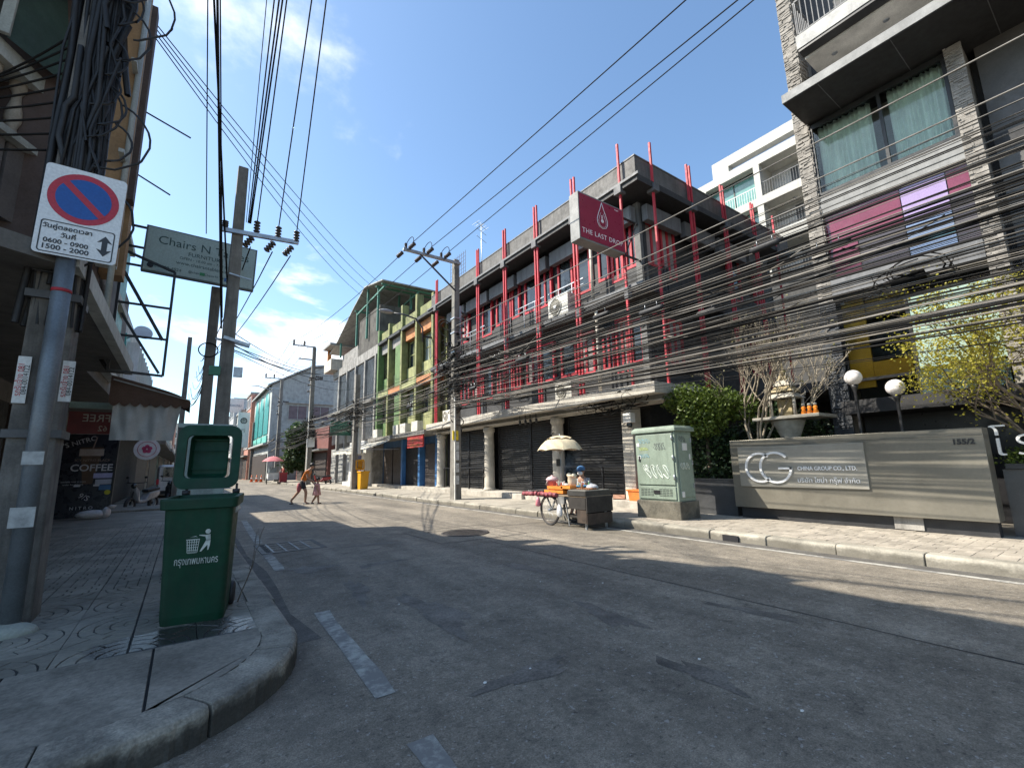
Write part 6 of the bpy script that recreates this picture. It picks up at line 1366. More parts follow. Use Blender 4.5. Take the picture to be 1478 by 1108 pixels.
for i in range(nx_ + 1):
    for j in range(nz_ + 1): s_, w_ = i / nx_, j / nz_; v.append((-1.27 + 1.12 * s_ - .1 * w_ * s_, 12.06 + .03 * math.sin(s_ * 14 + w_ * 2) + .015 * math.sin(s_ * 31 - w_ * 5), 2.8 - .76 * w_))
MB().add(v, [(i * (nz_ + 1) + j, i * (nz_ + 1) + j + 1, (i + 1) * (nz_ + 1) + j + 1, (i + 1) * (nz_ + 1) + j) for i in range(nx_) for j in range(nz_)], True).build('hanging_sheet', M('sheet_plastic', (.46, .47, .47), .4, var=.12, scale=4), aw)
# red number sign, fluorescent shade, coffee poster board
fs = thing('red_sign', 'red shop sign with mirrored FREE lettering above coffee board', 'sign', (-1.8, 14, 2.5)); MB().box(-2.2, 14, 2.28, -1.42, 14.06, 2.78).build('board', M('sign_deep_red', (.16, .012, .012), .5), fs); text('FREE', .24, M('sign_cream', (.50, .45, .36), .6), FY(-1.72, 13.996, 2.63), fs, xs=-1.0); text('62', .17, M('sign_cream', (.50, .45, .36), .6), FY(-1.6, 13.996, 2.40), fs, xs=-1)
tag(MB().box(-2.12, 13.4, 2.80, -1.28, 13.55, 2.86).prism([(-2.12, 13.38), (-1.28, 13.38), (-1.4, 13.41), (-2.0, 13.41)], 2.861, 2.93).build('light_fitting', M('fitting_mint', (.30, .42, .38), .5)), 'long pale mint light fitting hanging above the red sign', 'light fitting')
cf = thing('coffee_board', 'black coffee advertising board with cup picture leaning on pavement', 'poster board', (-2.3, 18, KZ))
K4 = fr((-2.28, 18.0, 1.35), (1, -.06, 0), (0, .08, 1)); navy = M('poster_navy', (.012, .014, .024), .3, var=.15); txw = M('poster_text', (.50, .50, .52), .6)
MB().box(-.62, -1.18, -.05, .62, 1.18, 0).xf(K4).build('board', navy, cf, .01)
for x in (-.62, .62): MB().box(x - .02, -1.2, -.06, x + .02, 1.2, .02).xf(K4).build('frame', blackp, cf)
kt = lambda u, v_: K4 @ Matrix.Translation((u, v_, .004))
text('ICY NITRO BLACK', .095, M('poster_tan', (.3, .22, .17), .6), kt(.1, .42), cf, ext=.001); text('COFFEE', .27, txw, kt(.1, .20), cf, ext=.001, off=.004); text('N I T R O', .12, txw, kt(.0, -.92), cf, ext=.001); text('9/S', .2, txw, kt(.02, -.62) @ Matrix.Rotation(-.5, 4, 'Z'), cf, ext=.001); text("IT'S NITRO", .19, txw, kt(-.3, .92) @ Matrix.Rotation(.35, 4, 'Z'), cf, ext=.001)
text('available now in store', .06, txw, kt(-.25, -.18), cf, ext=.001); text('order for delivery', .06, txw, kt(-.25, -.26), cf, ext=.001)
MB().add([K4 @ Vector(p) for p in ((-.2, .80, .003), (.3, .80, .003), (.16, -.25, .003), (-.06, -.25, .003))][::-1], [(0, 1, 2, 3)]).build('cup_picture', M('cup_brown', (.10, .055, .03), .5, var=.5, scale=3), cf); MB().box(-.22, .55, .0035, .32, .75, .006).xf(K4).build('cup_foam', M('cup_foam', (.36, .30, .26), .5), cf); MB().bar(kt(.06, .75).translation, kt(.12, 1.1).translation, .03).build('straw', M('straw', (.15, .1, .08), .5), cf)
for z, c_, w_ in ((-.02, (.35, .35, .55), .42), (-.2, (.4, .42, .48), .36), (-.36, (.05, .15, .3), .26)): MB().box(.58 - w_, z - .07, .003, .58, z + .07, .006).xf(K4).build('badge', M('badge%d' % int(-z * 100), c_, .5), cf)
for x in (-.17, .25): MB().box(x - .06, -.32, .003, x + .08, -.27, .005).xf(K4 @ Matrix.Rotation(.0, 4, 'Z')).build('eye_mark', txw, cf)
disc(K4, .52, -.5, .07, M('badge_yellow', (.45, .40, .02), .5), .004, cf, 16)
wb = thing('white_sack', 'white plastic sack lying at foot of the coffee board', 'sack', (-1.9, 17.3, KZ)); MB().ball((-1.95, 17.2, .29), .16, 14, 10, (2.2, 1.0, .75)).ball((-1.66, 17.2, .33), .13, 12, 8, (.8, 1, 1.1)).build('sack', M('sack_white', (.55, .53, .54), .5, bump=.02, bs=14), wb); MB().lathe([(.05, 0), (.10, .08), (.02, .1)], (-1.55, 17.2, .42), 8).build('tied_end', M('sack_white', (.55, .53, .54), .5), wb)
ysn = tag(MB().box(-3.25, 17.6, 1.0, -2.95, 17.64, 2.7).build('yellow_poster', M('poster_yellow', (.30, .22, .01), .6, var=.5, scale=4)), 'yellow poster panel partly hidden behind the coffee board', 'poster')
rbg = thing('round_badge_sign', 'round white hanging sign with pink flower emblem under the awning', 'sign', (-1.1, 20, 2.1)); B4 = FY(-1.08, 20, 2.17); MB().lathe([(.36, -.03), (.36, 0)], (0, 0, 0), 28).xf(B4).build('disc', M('badge_white', (.62, .6, .62), .5), rbg); MB().torus(B4 @ Matrix.Translation((0, 0, .003)), .25, .008, 28, 5).build('ring', sred, rbg)
for i in range(5): a = R_(90 + 72 * i); MB().lathe([(.065, 0), (.065, .006)], (0, 0, 0), 12).xf(B4 @ Matrix.Translation((.085 * math.cos(a), .085 * math.sin(a), .002))).build('petal', M('petal_pink', (.5, .05, .14), .5), rbg)
MB().bar((-1.08, 20.02, 2.5), (-1.08, 20.02, 3.34), .02).build('hanger', blackp, rbg)
# grey-green street cabinet behind the bin
sc2 = thing('control_cabinet', 'grey green control cabinet standing behind the open bin lid', 'cabinet', (.2, 7.2, KZ)); cgm2 = M('cabinet_greygreen', (.27, .33, .31), .5, streak=.3); MB().box(-.05, 7.0, KZ, .44, 7.4, 1.93).build('body', cgm2, sc2, .01); MB().box(-.10, 6.95, 1.931, .48, 7.45, 1.985).build('roof', cgm2, sc2, .008); MB().box(-.02, 6.985, .3, .41, 6.999, 1.86).build('door', cgm2, sc2); MB().box(-.09, 6.96, 1.78, -.051, 7.06, 1.929).build('corner_bracket', blackp, sc2)
b = MB(); q = random.Random(4)
for k_ in range(5): b.tube([(.12 + k_ * .035 + q.uniform(-.02, .02), 6.98, 1.80 + q.uniform(-.025, .025)) for i in range(7)], .005, 4)
b.build('graffiti', gk, sc2)
# dead twig beside the bin
tg = thing('dry_weed', 'thin dry weed stalk growing beside green bin', 'weed', (.66, 5.6, KZ)); q = random.Random(2); b = MB(); ends = []; branches(b, Vector((.52, 5.3, KZ)), Vector((0, 0, 1)), .30, .006, 2, q, ends, .25, .1); b.build('stalk', bark, tg)
# ================================================================ food cart at the right kerb
CL = Vector((7.36, 7.95, 0)); 
def W(x, y, z): return (CL.x + x, CL.y + (y * .76 if y < 0 else y), CL.z + z)
def CB(b, x0, y0, z0, x1, y1, z1): f_ = lambda y: y * .76 if y < 0 else y; return b.box(CL.x + x0, CL.y + f_(y0), z0, CL.x + x1, CL.y + f_(y1), z1)
ct_ = thing('food_cart', 'street food pushcart with spoked wheels and dark wooden body at kerb', 'food cart', CL)
woodd = M('cart_wood', (.026, .022, .019), .8, var=.4, scale=5); woodl = M('cart_board', (.20, .15, .10), .8, var=.3, scale=6)
for sx_ in (-.36, .36):
    wc = Vector(W(sx_, .47, .345)); wmx = Matrix.Translation(wc) @ Matrix.Rotation(R_(90), 4, 'Y')
    wl = MB().torus(wmx, .325, .022, 36, 8).build('wheel', rub, ct_)
    MB().torus(wmx, .295, .014, 36, 6).build('rim', M('rusty_rim', (.12, .10, .085), .6, .4), wl); MB().cyl(wc + Vector((-.05, 0, 0)), wc + Vector((.05, 0, 0)), .03, n=10).build('hub', steel, wl)
    for i in range(18):
        a = 2 * math.pi * i / 18; MB().tube([wc + Vector(((-1) ** i * .03, .02 * math.cos(a + 1), .02 * math.sin(a + 1))), wc + Vector((0, .295 * math.cos(a), .295 * math.sin(a)))], .003, 4).build('spoke', steel, wl)
b = MB(); b.bar(W(-.36, .47, .345), W(.36, .47, .345), .035)
for x in (-.3, .3): b.bar(W(x, -1.0, .64), W(x, 1.0, .64), .045).bar(W(x, .47, .345), W(x, .3, .64), .03).bar(W(x, .47, .345), W(x, .64, .64), .03).bar(W(x, 1.0, .66), W(x, 1.35, .74), .035)
b.bar(W(-.3, 1.35, .74), W(.3, 1.35, .74), .035).bar(W(-.3, -.85, 0), W(-.3, -.85, .64), .04).bar(W(.3, -.85, 0), W(.3, -.85, .64), .04).bar(W(-.33, -.2, .04), W(-.33, -.05, .64), .02)
b.build('frame', steel, ct_)
b = MB(); CB(b, -.38, -1.02, .665, .38, 1.0, .70); b.build('deck', woodl, ct_, .005)
b = MB(); CB(b, -.40, -.98, .42, -.37, -.30, .66); b.build('side_board', woodd, ct_); b = MB(); CB(b, -.39, -.98, .14, -.37, -.62, .415); b.build('side_plank', M('cart_plank', (.05, .035, .026), .85, var=.4, scale=7), ct_); b = MB(); CB(b, .34, -.98, .12, .38, -.1, .66); b.build('side_board', woodd, ct_); b = MB(); CB(b, -.40, -1.04, .36, .38, -1.0, .68); b.build('end_board', woodd, ct_); b = MB(); CB(b, -.40, -1.03, .12, .36, -1.005, .34); b.build('end_plank', M('cart_plank', (.05, .035, .026), .85, var=.4, scale=7), ct_)
b = MB(); CB(b, -.30, -.95, .22, .33, -.1, .26); b.build('lower_shelf', woodd, ct_)
b = MB(); CB(b, -.40, -.1, .5, -.37, .15, .66); b.build('side_plate', alum, ct_)
tag(MB().lathe([(.10, .262), (.13, .42), (.135, .42), (.135, .44), (.11, .44)], W(-.12, -.4, 0), 14).build('charcoal_bucket', M('bucket_tin', (.22, .22, .21), .5, .5)), 'tin charcoal bucket on the lower shelf of the cart', 'bucket')
b = MB(); CB(b, -.40, -1.0, .701, .36, -.25, .80); b.build('stove_box', M('stove_iron', (.06, .058, .055), .6, .5), ct_); b = MB(); CB(b, -.38, -.98, .801, .34, -.27, .815); b.build('grill_plate', M('grill_tin', (.30, .29, .26), .5, .5, dirt=.5), ct_)
b = MB(); q = random.Random(1)
for i in range(9): b.tube([W(-.40 + q.uniform(-.02, .02), .15 + .14 * i, .70 - .03 * abs(i - 4) * .2 + q.uniform(-.02, .02)) for _ in (0,)] + [W(-.40 + q.uniform(-.03, .03), .15 + .14 * i + .15, .70 + q.uniform(-.02, .02))], .05, 8)
b.build('rolled_tarp', M('tarp_maroon', (.22, .045, .055), .6, bump=.02, bs=9), ct_)
pm = M('plastic_pink', (.62, .22, .26), .45); om = M('tray_orange', (.70, .24, .04), .5)
for k_, (y, z, l_) in enumerate(((.35, .71, .62), (.30, .80, .5), (-.10, .82, .34))):
    t = thing('food_tray', ('orange food tray lowest on the cart deck', 'orange food tray stacked on another tray', 'orange food tray resting by the grill')[k_], 'tray', W(-.05, y, z)); b = MB(); CB(b, -.32, y - l_ / 2, z, .26, y + l_ / 2, z + .015); CB(b, -.34, y - l_ / 2 - .02, z + .015, -.32, y + l_ / 2 + .02, z + .08); CB(b, .26, y - l_ / 2 - .02, z + .015, .28, y + l_ / 2 + .02, z + .08); CB(b, -.32, y - l_ / 2 - .02, z + .015, .26, y - l_ / 2, z + .08); CB(b, -.32, y + l_ / 2, z + .015, .26, y + l_ / 2 + .02, z + .08); b.build('tray', om, t)
    fd = MB(); q = random.Random(k_)
    for i in range(16): fd.ball(W(q.uniform(-.26, .2), y + q.uniform(-l_ * .42, l_ * .42), z + .06), .045, 8, 5, (1.6, .8, .6))
    fd.build('grilled_food', M('grilled_food', (.30, .12, .04), .6, var=.5, scale=14), t)
bk_ = thing('water_bucket', 'pink plastic bucket with lid and white handle on cart', 'bucket', W(-.1, .66, .705)); MB().lathe([(.10, .705), (.13, .98), (.14, .98), (.14, 1.0)], W(-.1, .66, 0), 20).build('bucket', pm, bk_); MB().lathe([(.15, 1.0), (.15, 1.03), (.10, 1.08), (.03, 1.10), (.03, 1.12)], W(-.1, .66, 0), 20).build('lid', M('bucket_lid', (.60, .42, .43), .4), bk_); MB().tube([W(-.1 + .15 * math.cos(a), .66 + .15 * math.sin(a) * 1.0 - .0, .98 - .1 * abs(math.sin(a))) for a in [math.pi * i / 12 for i in range(13)]], .009, 5).build('bail', white, bk_)
q = random.Random(3)
for k_, (x, y, z, s_, lab, c_) in enumerate(((.05, .12, .92, .10, 'tall cream paper bag standing on the cart trays', (.58, .50, .36)), (.1, .45, .86, .10, 'clear plastic bag of food beside the pink bucket', (.55, .55, .55)), (.0, -.3, .87, .09, 'blue plastic tub between the paper bag and vendor', (.10, .32, .55)), (.1, -.62, .86, .10, 'grey folded plastic bag at the grill end of the cart', (.40, .40, .42)))):
    mt = M('bag%d' % k_, c_, .5, bump=.01, bs=25); b = MB()
    if k_ == 0: b.lathe([(.09, .80), (.11, 1.0), (.10, 1.08), (.13, 1.12), (.07, 1.14)], W(x, y, 0), 9).ball(W(x, y + .1, 1.12), .06, 8, 6).ball(W(x - .03, y - .09, 1.11), .06, 8, 6)
    elif k_ == 2: b.lathe([(.10, .80), (.14, .88), (.15, .88), (.15, .90), (.12, .90)], W(x, y, 0), 16)
    else: b.ball(W(x, y, z), s_, 12, 8, (1.3, 1.5, .7)).ball(W(x + .05, y + .12, z + .03), s_ * .6, 10, 6)
    tag(b.build(('paper_bag', 'plastic_bag', 'plastic_tub', 'plastic_bag')[k_], mt), lab, ('bag', 'bag', 'tub', 'bag')[k_])
tag(MB().lathe([(.012, .60), (.02, .52), (.05, .44), (.085, .34), (.09, .26), (.07, .2), (.01, .18)], W(-.37, .12, .02), 9, Matrix.Diagonal((.6, 1, 1))).build('hanging_bag', M('bag_white', (.60, .60, .60), .4, bump=.02, bs=18)), 'white carrier bag hanging under the cart behind the wheel', 'bag')
tag(MB().lathe([(.03, .62), (.05, .55), (.07, .42), (.02, .40)], W(-.41, .84, 0), 8).build('hanging_cloth', pm), 'small pink cloth hanging from the cart handle end', 'cloth')
q = random.Random(9)
for i in range(9):
    x, y = q.uniform(-.3, .25), q.uniform(-.7, .55); z = .815 if y < -.25 else .79; c_ = q.choice(((.45, .06, .03), (.5, .35, .05), (.5, .5, .48), (.08, .25, .08), (.25, .12, .05)))
    t = thing('sauce_bottle', 'small sauce bottle among the trays on the food cart', 'bottle', W(x, y, z), 0, 'sauce bottles on the food cart'); MB().lathe([(.028, 0), (.03, .09), (.012, .13), (.011, .16)], W(x, y, z), 10).build('bottle', M('sauce%d' % int(c_[0] * 100 + c_[1] * 10), c_, .35), t); MB().lathe([(.014, .16), (.014, .18)], W(x, y, z), 8).build('cap', white, t)
for i in range(7):
    y = -.85 + i * .09; t = thing('skewer', 'grilled meat skewer lying across the cart grill', 'skewer', W(0, y, .83), 0, 'skewers on the grill'); MB().tube([W(-.34, y, .83), W(.2, y + .02, .83)], .005, 5).build('stick', woodl, t); MB().tube([W(-.2, y, .833), W(.05, y + .01, .833)], [.018, .02], 7).build('meat', M('grilled_food', (.30, .12, .04), .6, var=.5, scale=14), t)
um = thing('cart_parasol', 'cream vented parasol fixed above the food cart', 'parasol', W(.05, .42, .7)); ucx, ucy = CL.x + .05, CL.y + .50
cv = M('parasol_cream', (.58, .49, .33), .8, var=.08); ns = 8
def gores(r0, z0, r1, z1, nm, par, bulge=.05, mt=cv):
    b = MB(); K = 6
    for g_ in range(ns):
        a0, a1 = 2 * math.pi * g_ / ns + .2, 2 * math.pi * (g_ + 1) / ns + .2; v = []
        for i in range(K + 1):
            s_ = i / K; r = r0 + (r1 - r0) * s_; z = z0 + (z1 - z0) * (s_ ** 1.7) 
            for j in range(5):
                w_ = j / 4; a = a0 + (a1 - a0) * w_; sg_ = 1 - .06 * math.sin(math.pi * w_) * s_; v.append((ucx + r * sg_ * math.cos(a), ucy + r * sg_ * math.sin(a), z + .03 * math.sin(math.pi * w_) * s_))
        b.add(v, [(i * 5 + j, i * 5 + j + 1, (i + 1) * 5 + j + 1, (i + 1) * 5 + j) for i in range(K) for j in range(4)], True)
    return b.build(nm, mt, par)
gores(.26, 1.97, .56, 1.70, 'canopy', um); gores(.01, 2.06, .31, 1.975, 'vent_cap', um)
for g_ in range(ns):
    a = 2 * math.pi * g_ / ns + .2; MB().tube([(ucx, ucy, 2.03), (ucx + .3 * math.cos(a), ucy + .3 * math.sin(a), 1.935), (ucx + .56 * math.cos(a), ucy + .56 * math.sin(a), 1.69)], .005, 4).build('rib', steel, um); MB().tube([(ucx, ucy, 1.62), (ucx + .3 * math.cos(a), ucy + .3 * math.sin(a), 1.92)], .004, 4).build('strut', steel, um)
MB().cyl((ucx, ucy, .5), (ucx, ucy, 2.1), .013, n=8).build('pole', steel, um)
tag(MB().box(ucx - .14, ucy - .02, 1.33, ucx - .02, ucy + .0, 1.5).build('hanging_card', blackp), 'small black card hanging from the parasol pole', 'card')
# light smoke drifting off the grill
smk = MB().ball((7.6, 8.35, 1.42), .42, 14, 10, (.8, 1.0, 1.15)).build('smoke', None); stuff(smk); tag(smk, 'faint grill smoke drifting above the food cart', 'smoke')
m = bpy.data.materials.new('smoke'); m.use_nodes = True; n = m.node_tree.nodes; l = m.node_tree.links; n.remove(n['Principled BSDF']); pv = n.new('ShaderNodeVolumePrincipled'); pv.inputs['Color'].default_value = (1, 1, 1, 1)
nz_ = n.new('ShaderNodeTexNoise'); nz_.inputs['Scale'].default_value = 4; nz_.inputs['Detail'].default_value = 3; tcn = n.new('ShaderNodeTexCoord'); l.new(tcn.outputs['Object'], nz_.inputs['Vector'])
gm2 = n.new('ShaderNodeNewGeometry'); dv = n.new('ShaderNodeVectorMath'); dv.operation = 'DISTANCE'; l.new(gm2.outputs['Position'], dv.inputs[0]); dv.inputs[1].default_value = (7.6, 8.35, 1.42)
rg = n.new('ShaderNodeMapRange'); l.new(dv.outputs['Value'], rg.inputs[0]); rg.inputs[1].default_value = .02; rg.inputs[2].default_value = .4; rg.inputs[3].default_value = 1; rg.inputs[4].default_value = 0
nr = n.new('ShaderNodeMapRange'); l.new(nz_.outputs[0], nr.inputs[0]); nr.inputs[1].default_value = .42; nr.inputs[2].default_value = .7; nr.inputs[3].default_value = 0; nr.inputs[4].default_value = 2.6
l.new(mth('MULTIPLY', rg.outputs[0], nr.outputs[0], n, l), pv.inputs['Density']); l.new(pv.outputs[0], n['Material Output'].inputs['Volume']); smk.data.materials.clear(); smk.data.materials.append(m)
# ================================================================ people
skinM = M('skin', (.36, .20, .13), .55, var=.05); hairM = M('hair_black', (.012, .010, .009), .5)
def skin(name, V, E, m, parent=None, root=0, sub=2):
    me = bpy.data.meshes.new(name); me.from_pydata([v[0] for v in V], E, []); o = put(name, me, parent, 0, True)
    o.modifiers.new('skin', 'SKIN'); sv = me.skin_vertices
    if not sv: 
        bpy.context.view_layer.objects.active = o; sv = me.skin_vertices
    for i, v in enumerate(V): sv[0].data[i].radius = v[1] if isinstance(v[1], tuple) else (v[1], v[1]); sv[0].data[i].use_root = (i == root)
    sd_ = o.modifiers.new('sub', 'SUBSURF'); sd_.levels = sub; sd_.render_levels = sub
    me.materials.append(m); me.polygons.foreach_set('use_smooth', [True] * len(me.polygons)); o.modifiers['skin'].use_smooth_shade = True
    return o
def person(label, loc, rz, J, k, top, bottom, topm, botm, hair, feet=True, hat=None, mask=None):
    """J: joints in local metres (x forward, y left); k: radius scale"""
    t = thing('person', label, 'person', loc, rz)
    V = []; idx = {}
    def av(n_, p, r): idx[n_] = len(V); V.append((p, r)); return idx[n_]
    R = dict(pelvis=(.12, .10), spine=(.105, .085), chest=(.125, .095), neck=.045, jaw=.06, head=(.085, .075), crown=.06)
    E = []; prev = None
    for n_ in ('pelvis', 'spine', 'chest', 'neck', 'jaw', 'head', 'crown'):
        r = R[n_]; r = tuple(a * k for a in r) if isinstance(r, tuple) else r * k; av(n_, J[n_], r)
        if prev: E.append((idx[prev], idx[n_]))
        prev = n_
    for s_ in ('l', 'r'):
        for a, b_, r, par in (('hip' + s_, None, .085, 'pelvis'), ('knee' + s_, None, .062, 'hip' + s_), ('ank' + s_, None, .042, 'knee' + s_), ('toe' + s_, None, .03, 'ank' + s_), ('sho' + s_, None, .055, 'chest'), ('elb' + s_, None, .043, 'sho' + s_), ('wri' + s_, None, .029, 'elb' + s_)):
            av(a, J[a], r * k); E.append((idx[par], idx[a]))
        w_ = Vector(J['wri' + s_]); d = (w_ - Vector(J['elb' + s_])).normalized(); sd_ = d.cross(Vector((0, 0, 1))); sd_ = sd_.normalized() if sd_.length > .1 else Vector((0, 1, 0))
        p0 = av('palm' + s_, tuple(w_ + d * .05 * k), .028 * k); E.append((idx['wri' + s_], p0))
        for f_ in range(5):
            off = (f_ - 1.5) * .018; base = w_ + d * (.03 if f_ == 4 else .085) * k + sd_ * (off if f_ < 4 else -.045) * k; tip = base + d * (.07 - .012 * abs(f_ - 1.5)) * k + Vector((0, 0, -.015 * k))
            a1 = av('f%d%s' % (f_, s_), tuple(base), .010 * k); a2 = av('g%d%s' % (f_, s_), tuple(tip), .008 * k); E += [(p0, a1), (a1, a2)]
    body = skin('body', V, E, skinM, t)
    def cloth(name, seg, m, grow, extra=None):
        VV = []; ii = {}; EE = []
        for a, b_, fa, fb in seg:
            for n_ in (a, b_):
                if n_ not in ii:
                    ii[n_] = len(VV); r = V[idx[n_]][1]; r = tuple(q_ + grow for q_ in r) if isinstance(r, tuple) else r + grow; VV.append((V[idx[n_]][0], r))
            if fb < 1:
                p = Vector(V[idx[a]][0]).lerp(Vector(V[idx[b_]][0]), fb); VV[ii[b_]] = (tuple(p), VV[ii[b_]][1])
            EE.append((ii[a], ii[b_]))
        return skin(name, VV, EE, m, t)
    cloth('top', [('spine', 'pelvis', 0, .75), ('spine', 'chest', 0, 1), ('chest', 'neck', 0, .35), ('chest', 'shol', 0, 1), ('chest', 'shor', 0, 1), ('shol', 'elbl', 0, .5), ('shor', 'elbr', 0, .5)], topm, .026 * k)
    if bottom == 'shorts': cloth('shorts', [('pelvis', 'spine', 0, .35), ('pelvis', 'hipl', 0, 1), ('pelvis', 'hipr', 0, 1), ('hipl', 'kneel', 0, .72), ('hipr', 'kneer', 0, .72)], botm, .022 * k)
    h = Vector(J['head']); c_ = Vector(J['crown']); hm = MB().ball(tuple(h.lerp(c_, .55) + Vector((-.018, 0, .012)) * k), .098 * k, 16, 10, (1, .92, .95)); hm.build('hair', hair, t, 0, True)
    fd = Vector((1, 0, -.1)).normalized() if 'face' not in J else Vector(J['face']).normalized(); sd_ = fd.cross(Vector((0, 0, 1))).normalized()
    fc = MB(); fc.ball(tuple(h + fd * .088 * k - Vector((0, 0, .005))), .016 * k, 8, 6)
    fc.build('nose', skinM, t, 0, True)
    for s2 in (-1, 1):
        MB().ball(tuple(h + fd * .076 * k + sd_ * s2 * .032 * k + Vector((0, 0, .025 * k))), .010 * k, 8, 6).build('eye', blackp, t, 0, True); MB().ball(tuple(h + sd_ * s2 * .083 * k), .024 * k, 8, 6, (.7, .5, 1.2)).build('ear', skinM, t, 0, True)
    MB().ball(tuple(h + fd * .074 * k - Vector((0, 0, .048 * k))), .02 * k, 8, 6, (.5, 1.2, .3)).build('mouth', M('lips', (.25, .09, .08), .5), t, 0, True)
    if feet:
        for s_ in ('l', 'r'):
            a, b_ = Vector(J['ank' + s_]), Vector(J['toe' + s_]); MB().tube([tuple(Vector((a.x - .05 * k, a.y, .018))), tuple(Vector((b_.x + .04 * k, b_.y, .018)))], [.038 * k, .042 * k], 8).build('sandal', blackp, t, 0, True)
    if hat: hat(t, h, c_, fd, k)
    return t
fdir = math.atan2(-.5, .86)
ADJ = dict(pelvis=(-.02, 0, .88), spine=(.07, 0, 1.08), chest=(.18, 0, 1.27), neck=(.27, 0, 1.38), jaw=(.335, 0, 1.43), head=(.35, 0, 1.49), crown=(.345, 0, 1.56),
           hipl=(-.04, .09, .84), kneel=(-.18, .09, .50), ankl=(-.46, .1, .15), toel=(-.40, .1, .05), hipr=(0, -.09, .84), kneer=(.17, -.09, .48), ankr=(.15, -.09, .09), toer=(.28, -.09, .04),
           shol=(.18, .17, 1.27), elbl=(.16, .22, 1.02), wril=(.30, .24, .84), shor=(.18, -.17, 1.27), elbr=(.24, -.2, 1.01), wrir=(.44, -.16, .90), face=(1, 0, -.35))
ad = person('adult in orange shirt and dark shorts walking bent forward across the road', (3.95, 20.15, 0), fdir, ADJ, 1.0, 'shirt', 'shorts', M('shirt_orange', (.52, .15, .02), .8, var=.1), M('shorts_dark', (.03, .028, .03), .8), hairM)
MB().ball((-.14, -.02, .66), .12, 12, 9, (.7, .8, 1.6)).build('tied_towel', M('towel_pink', (.42, .12, .13), .9), ad, 0, True)
s = .68; CHJ = {k_: tuple(c_ * s for c_ in v_) for k_, v_ in dict(pelvis=(0, 0, .80), spine=(.01, 0, .98), chest=(.02, 0, 1.14), neck=(.03, 0, 1.25), jaw=(.05, 0, 1.30), head=(.055, 0, 1.38), crown=(.05, 0, 1.48), hipl=(0, .08, .76), kneel=(-.08, .08, .42), ankl=(-.28, .08, .10), toel=(-.2, .08, .05), hipr=(0, -.08, .76), kneer=(.12, -.08, .42), ankr=(.14, -.08, .09), toer=(.26, -.08, .05), shol=(.02, .14, 1.13), elbl=(0, .2, .92), wril=(.05, .24, .74), shor=(.02, -.14, 1.13), elbr=(.04, -.19, .92), wrir=(.12, -.18, .76)).items()}
ch = person('small child in pale pink dress walking beside the orange-shirted adult', (4.42, 19.82, 0), fdir, CHJ, .78, 'top', None, M('dress_pink', (.55, .28, .27), .8, var=.1), None, hairM)
MB().lathe([(.095, .80), (.11, .70), (.13, .55), (.165, .36), (.16, .35)], (.0, 0, 0), 16).build('dress', M('dress_pink', (.55, .28, .27), .8), ch, 0, True)
def caphat(t, h, c_, fd, k):
    MB().lathe([(.105, 0), (.11, .04), (.09, .09), (.04, .115), (.005, .12)], tuple(h + Vector((0, 0, .03))), 16).build('cap', M('cap_blue', (.05, .15, .32), .7), t, 0, True)
    p = h + fd * .13 + Vector((0, 0, .035)); MB().ball(tuple(p), .07, 12, 6, (1, 1, .12)).build('cap_brim', M('cap_blue', (.05, .15, .32), .7), t, 0, True)
    MB().ball(tuple(h + fd * .055 - Vector((0, 0, .035))), .062, 12, 8, (1, 1.1, .9)).build('face_mask', M('mask_white', (.7, .7, .7), .8), t, 0, True)
VJ = dict(pelvis=(0, 0, .46), spine=(.02, 0, .66), chest=(.03, 0, .84), neck=(.04, 0, .93), jaw=(.06, 0, .985), head=(.065, 0, 1.05), crown=(.06, 0, 1.13), hipl=(.02, .1, .44), kneel=(.38, .12, .46), ankl=(.36, .12, .10), toel=(.46, .12, .05), hipr=(.02, -.1, .44), kneer=(.38, -.12, .46), ankr=(.36, -.12, .10), toer=(.46, -.12, .05), shol=(.03, .17, .84), elbl=(.12, .22, .62), wril=(.33, .14, .62), shor=(.03, -.17, .84), elbr=(.12, -.22, .62), wrir=(.33, -.14, .62), face=(1, 0, -.15))
vd = person('seated food vendor in grey top, blue cap and white face mask', (8.28, 8.62, RZ - .02), R_(195), VJ, 1.0, 'top', 'shorts', M('top_grey', (.35, .36, .38), .8), M('trousers_dark', (.03, .03, .035), .8), hairM, True, caphat)
stl = thing('plastic_stool', 'low red plastic stool under the seated vendor', 'stool', (8.3, 8.63, RZ)); MB().lathe([(.15, .50), (.16, .53), (.14, .535)], (8.3, 8.63, 0), 14).build('seat', red, stl)
for dx, dy in ((-.12, -.12), (.12, -.12), (.12, .12), (-.12, .12)): MB().tube([(8.3 + dx * 1.3, 8.63 + dy * 1.3, RZ), (8.3 + dx, 8.63 + dy, .51)], .02, 6).build('leg', red, stl)
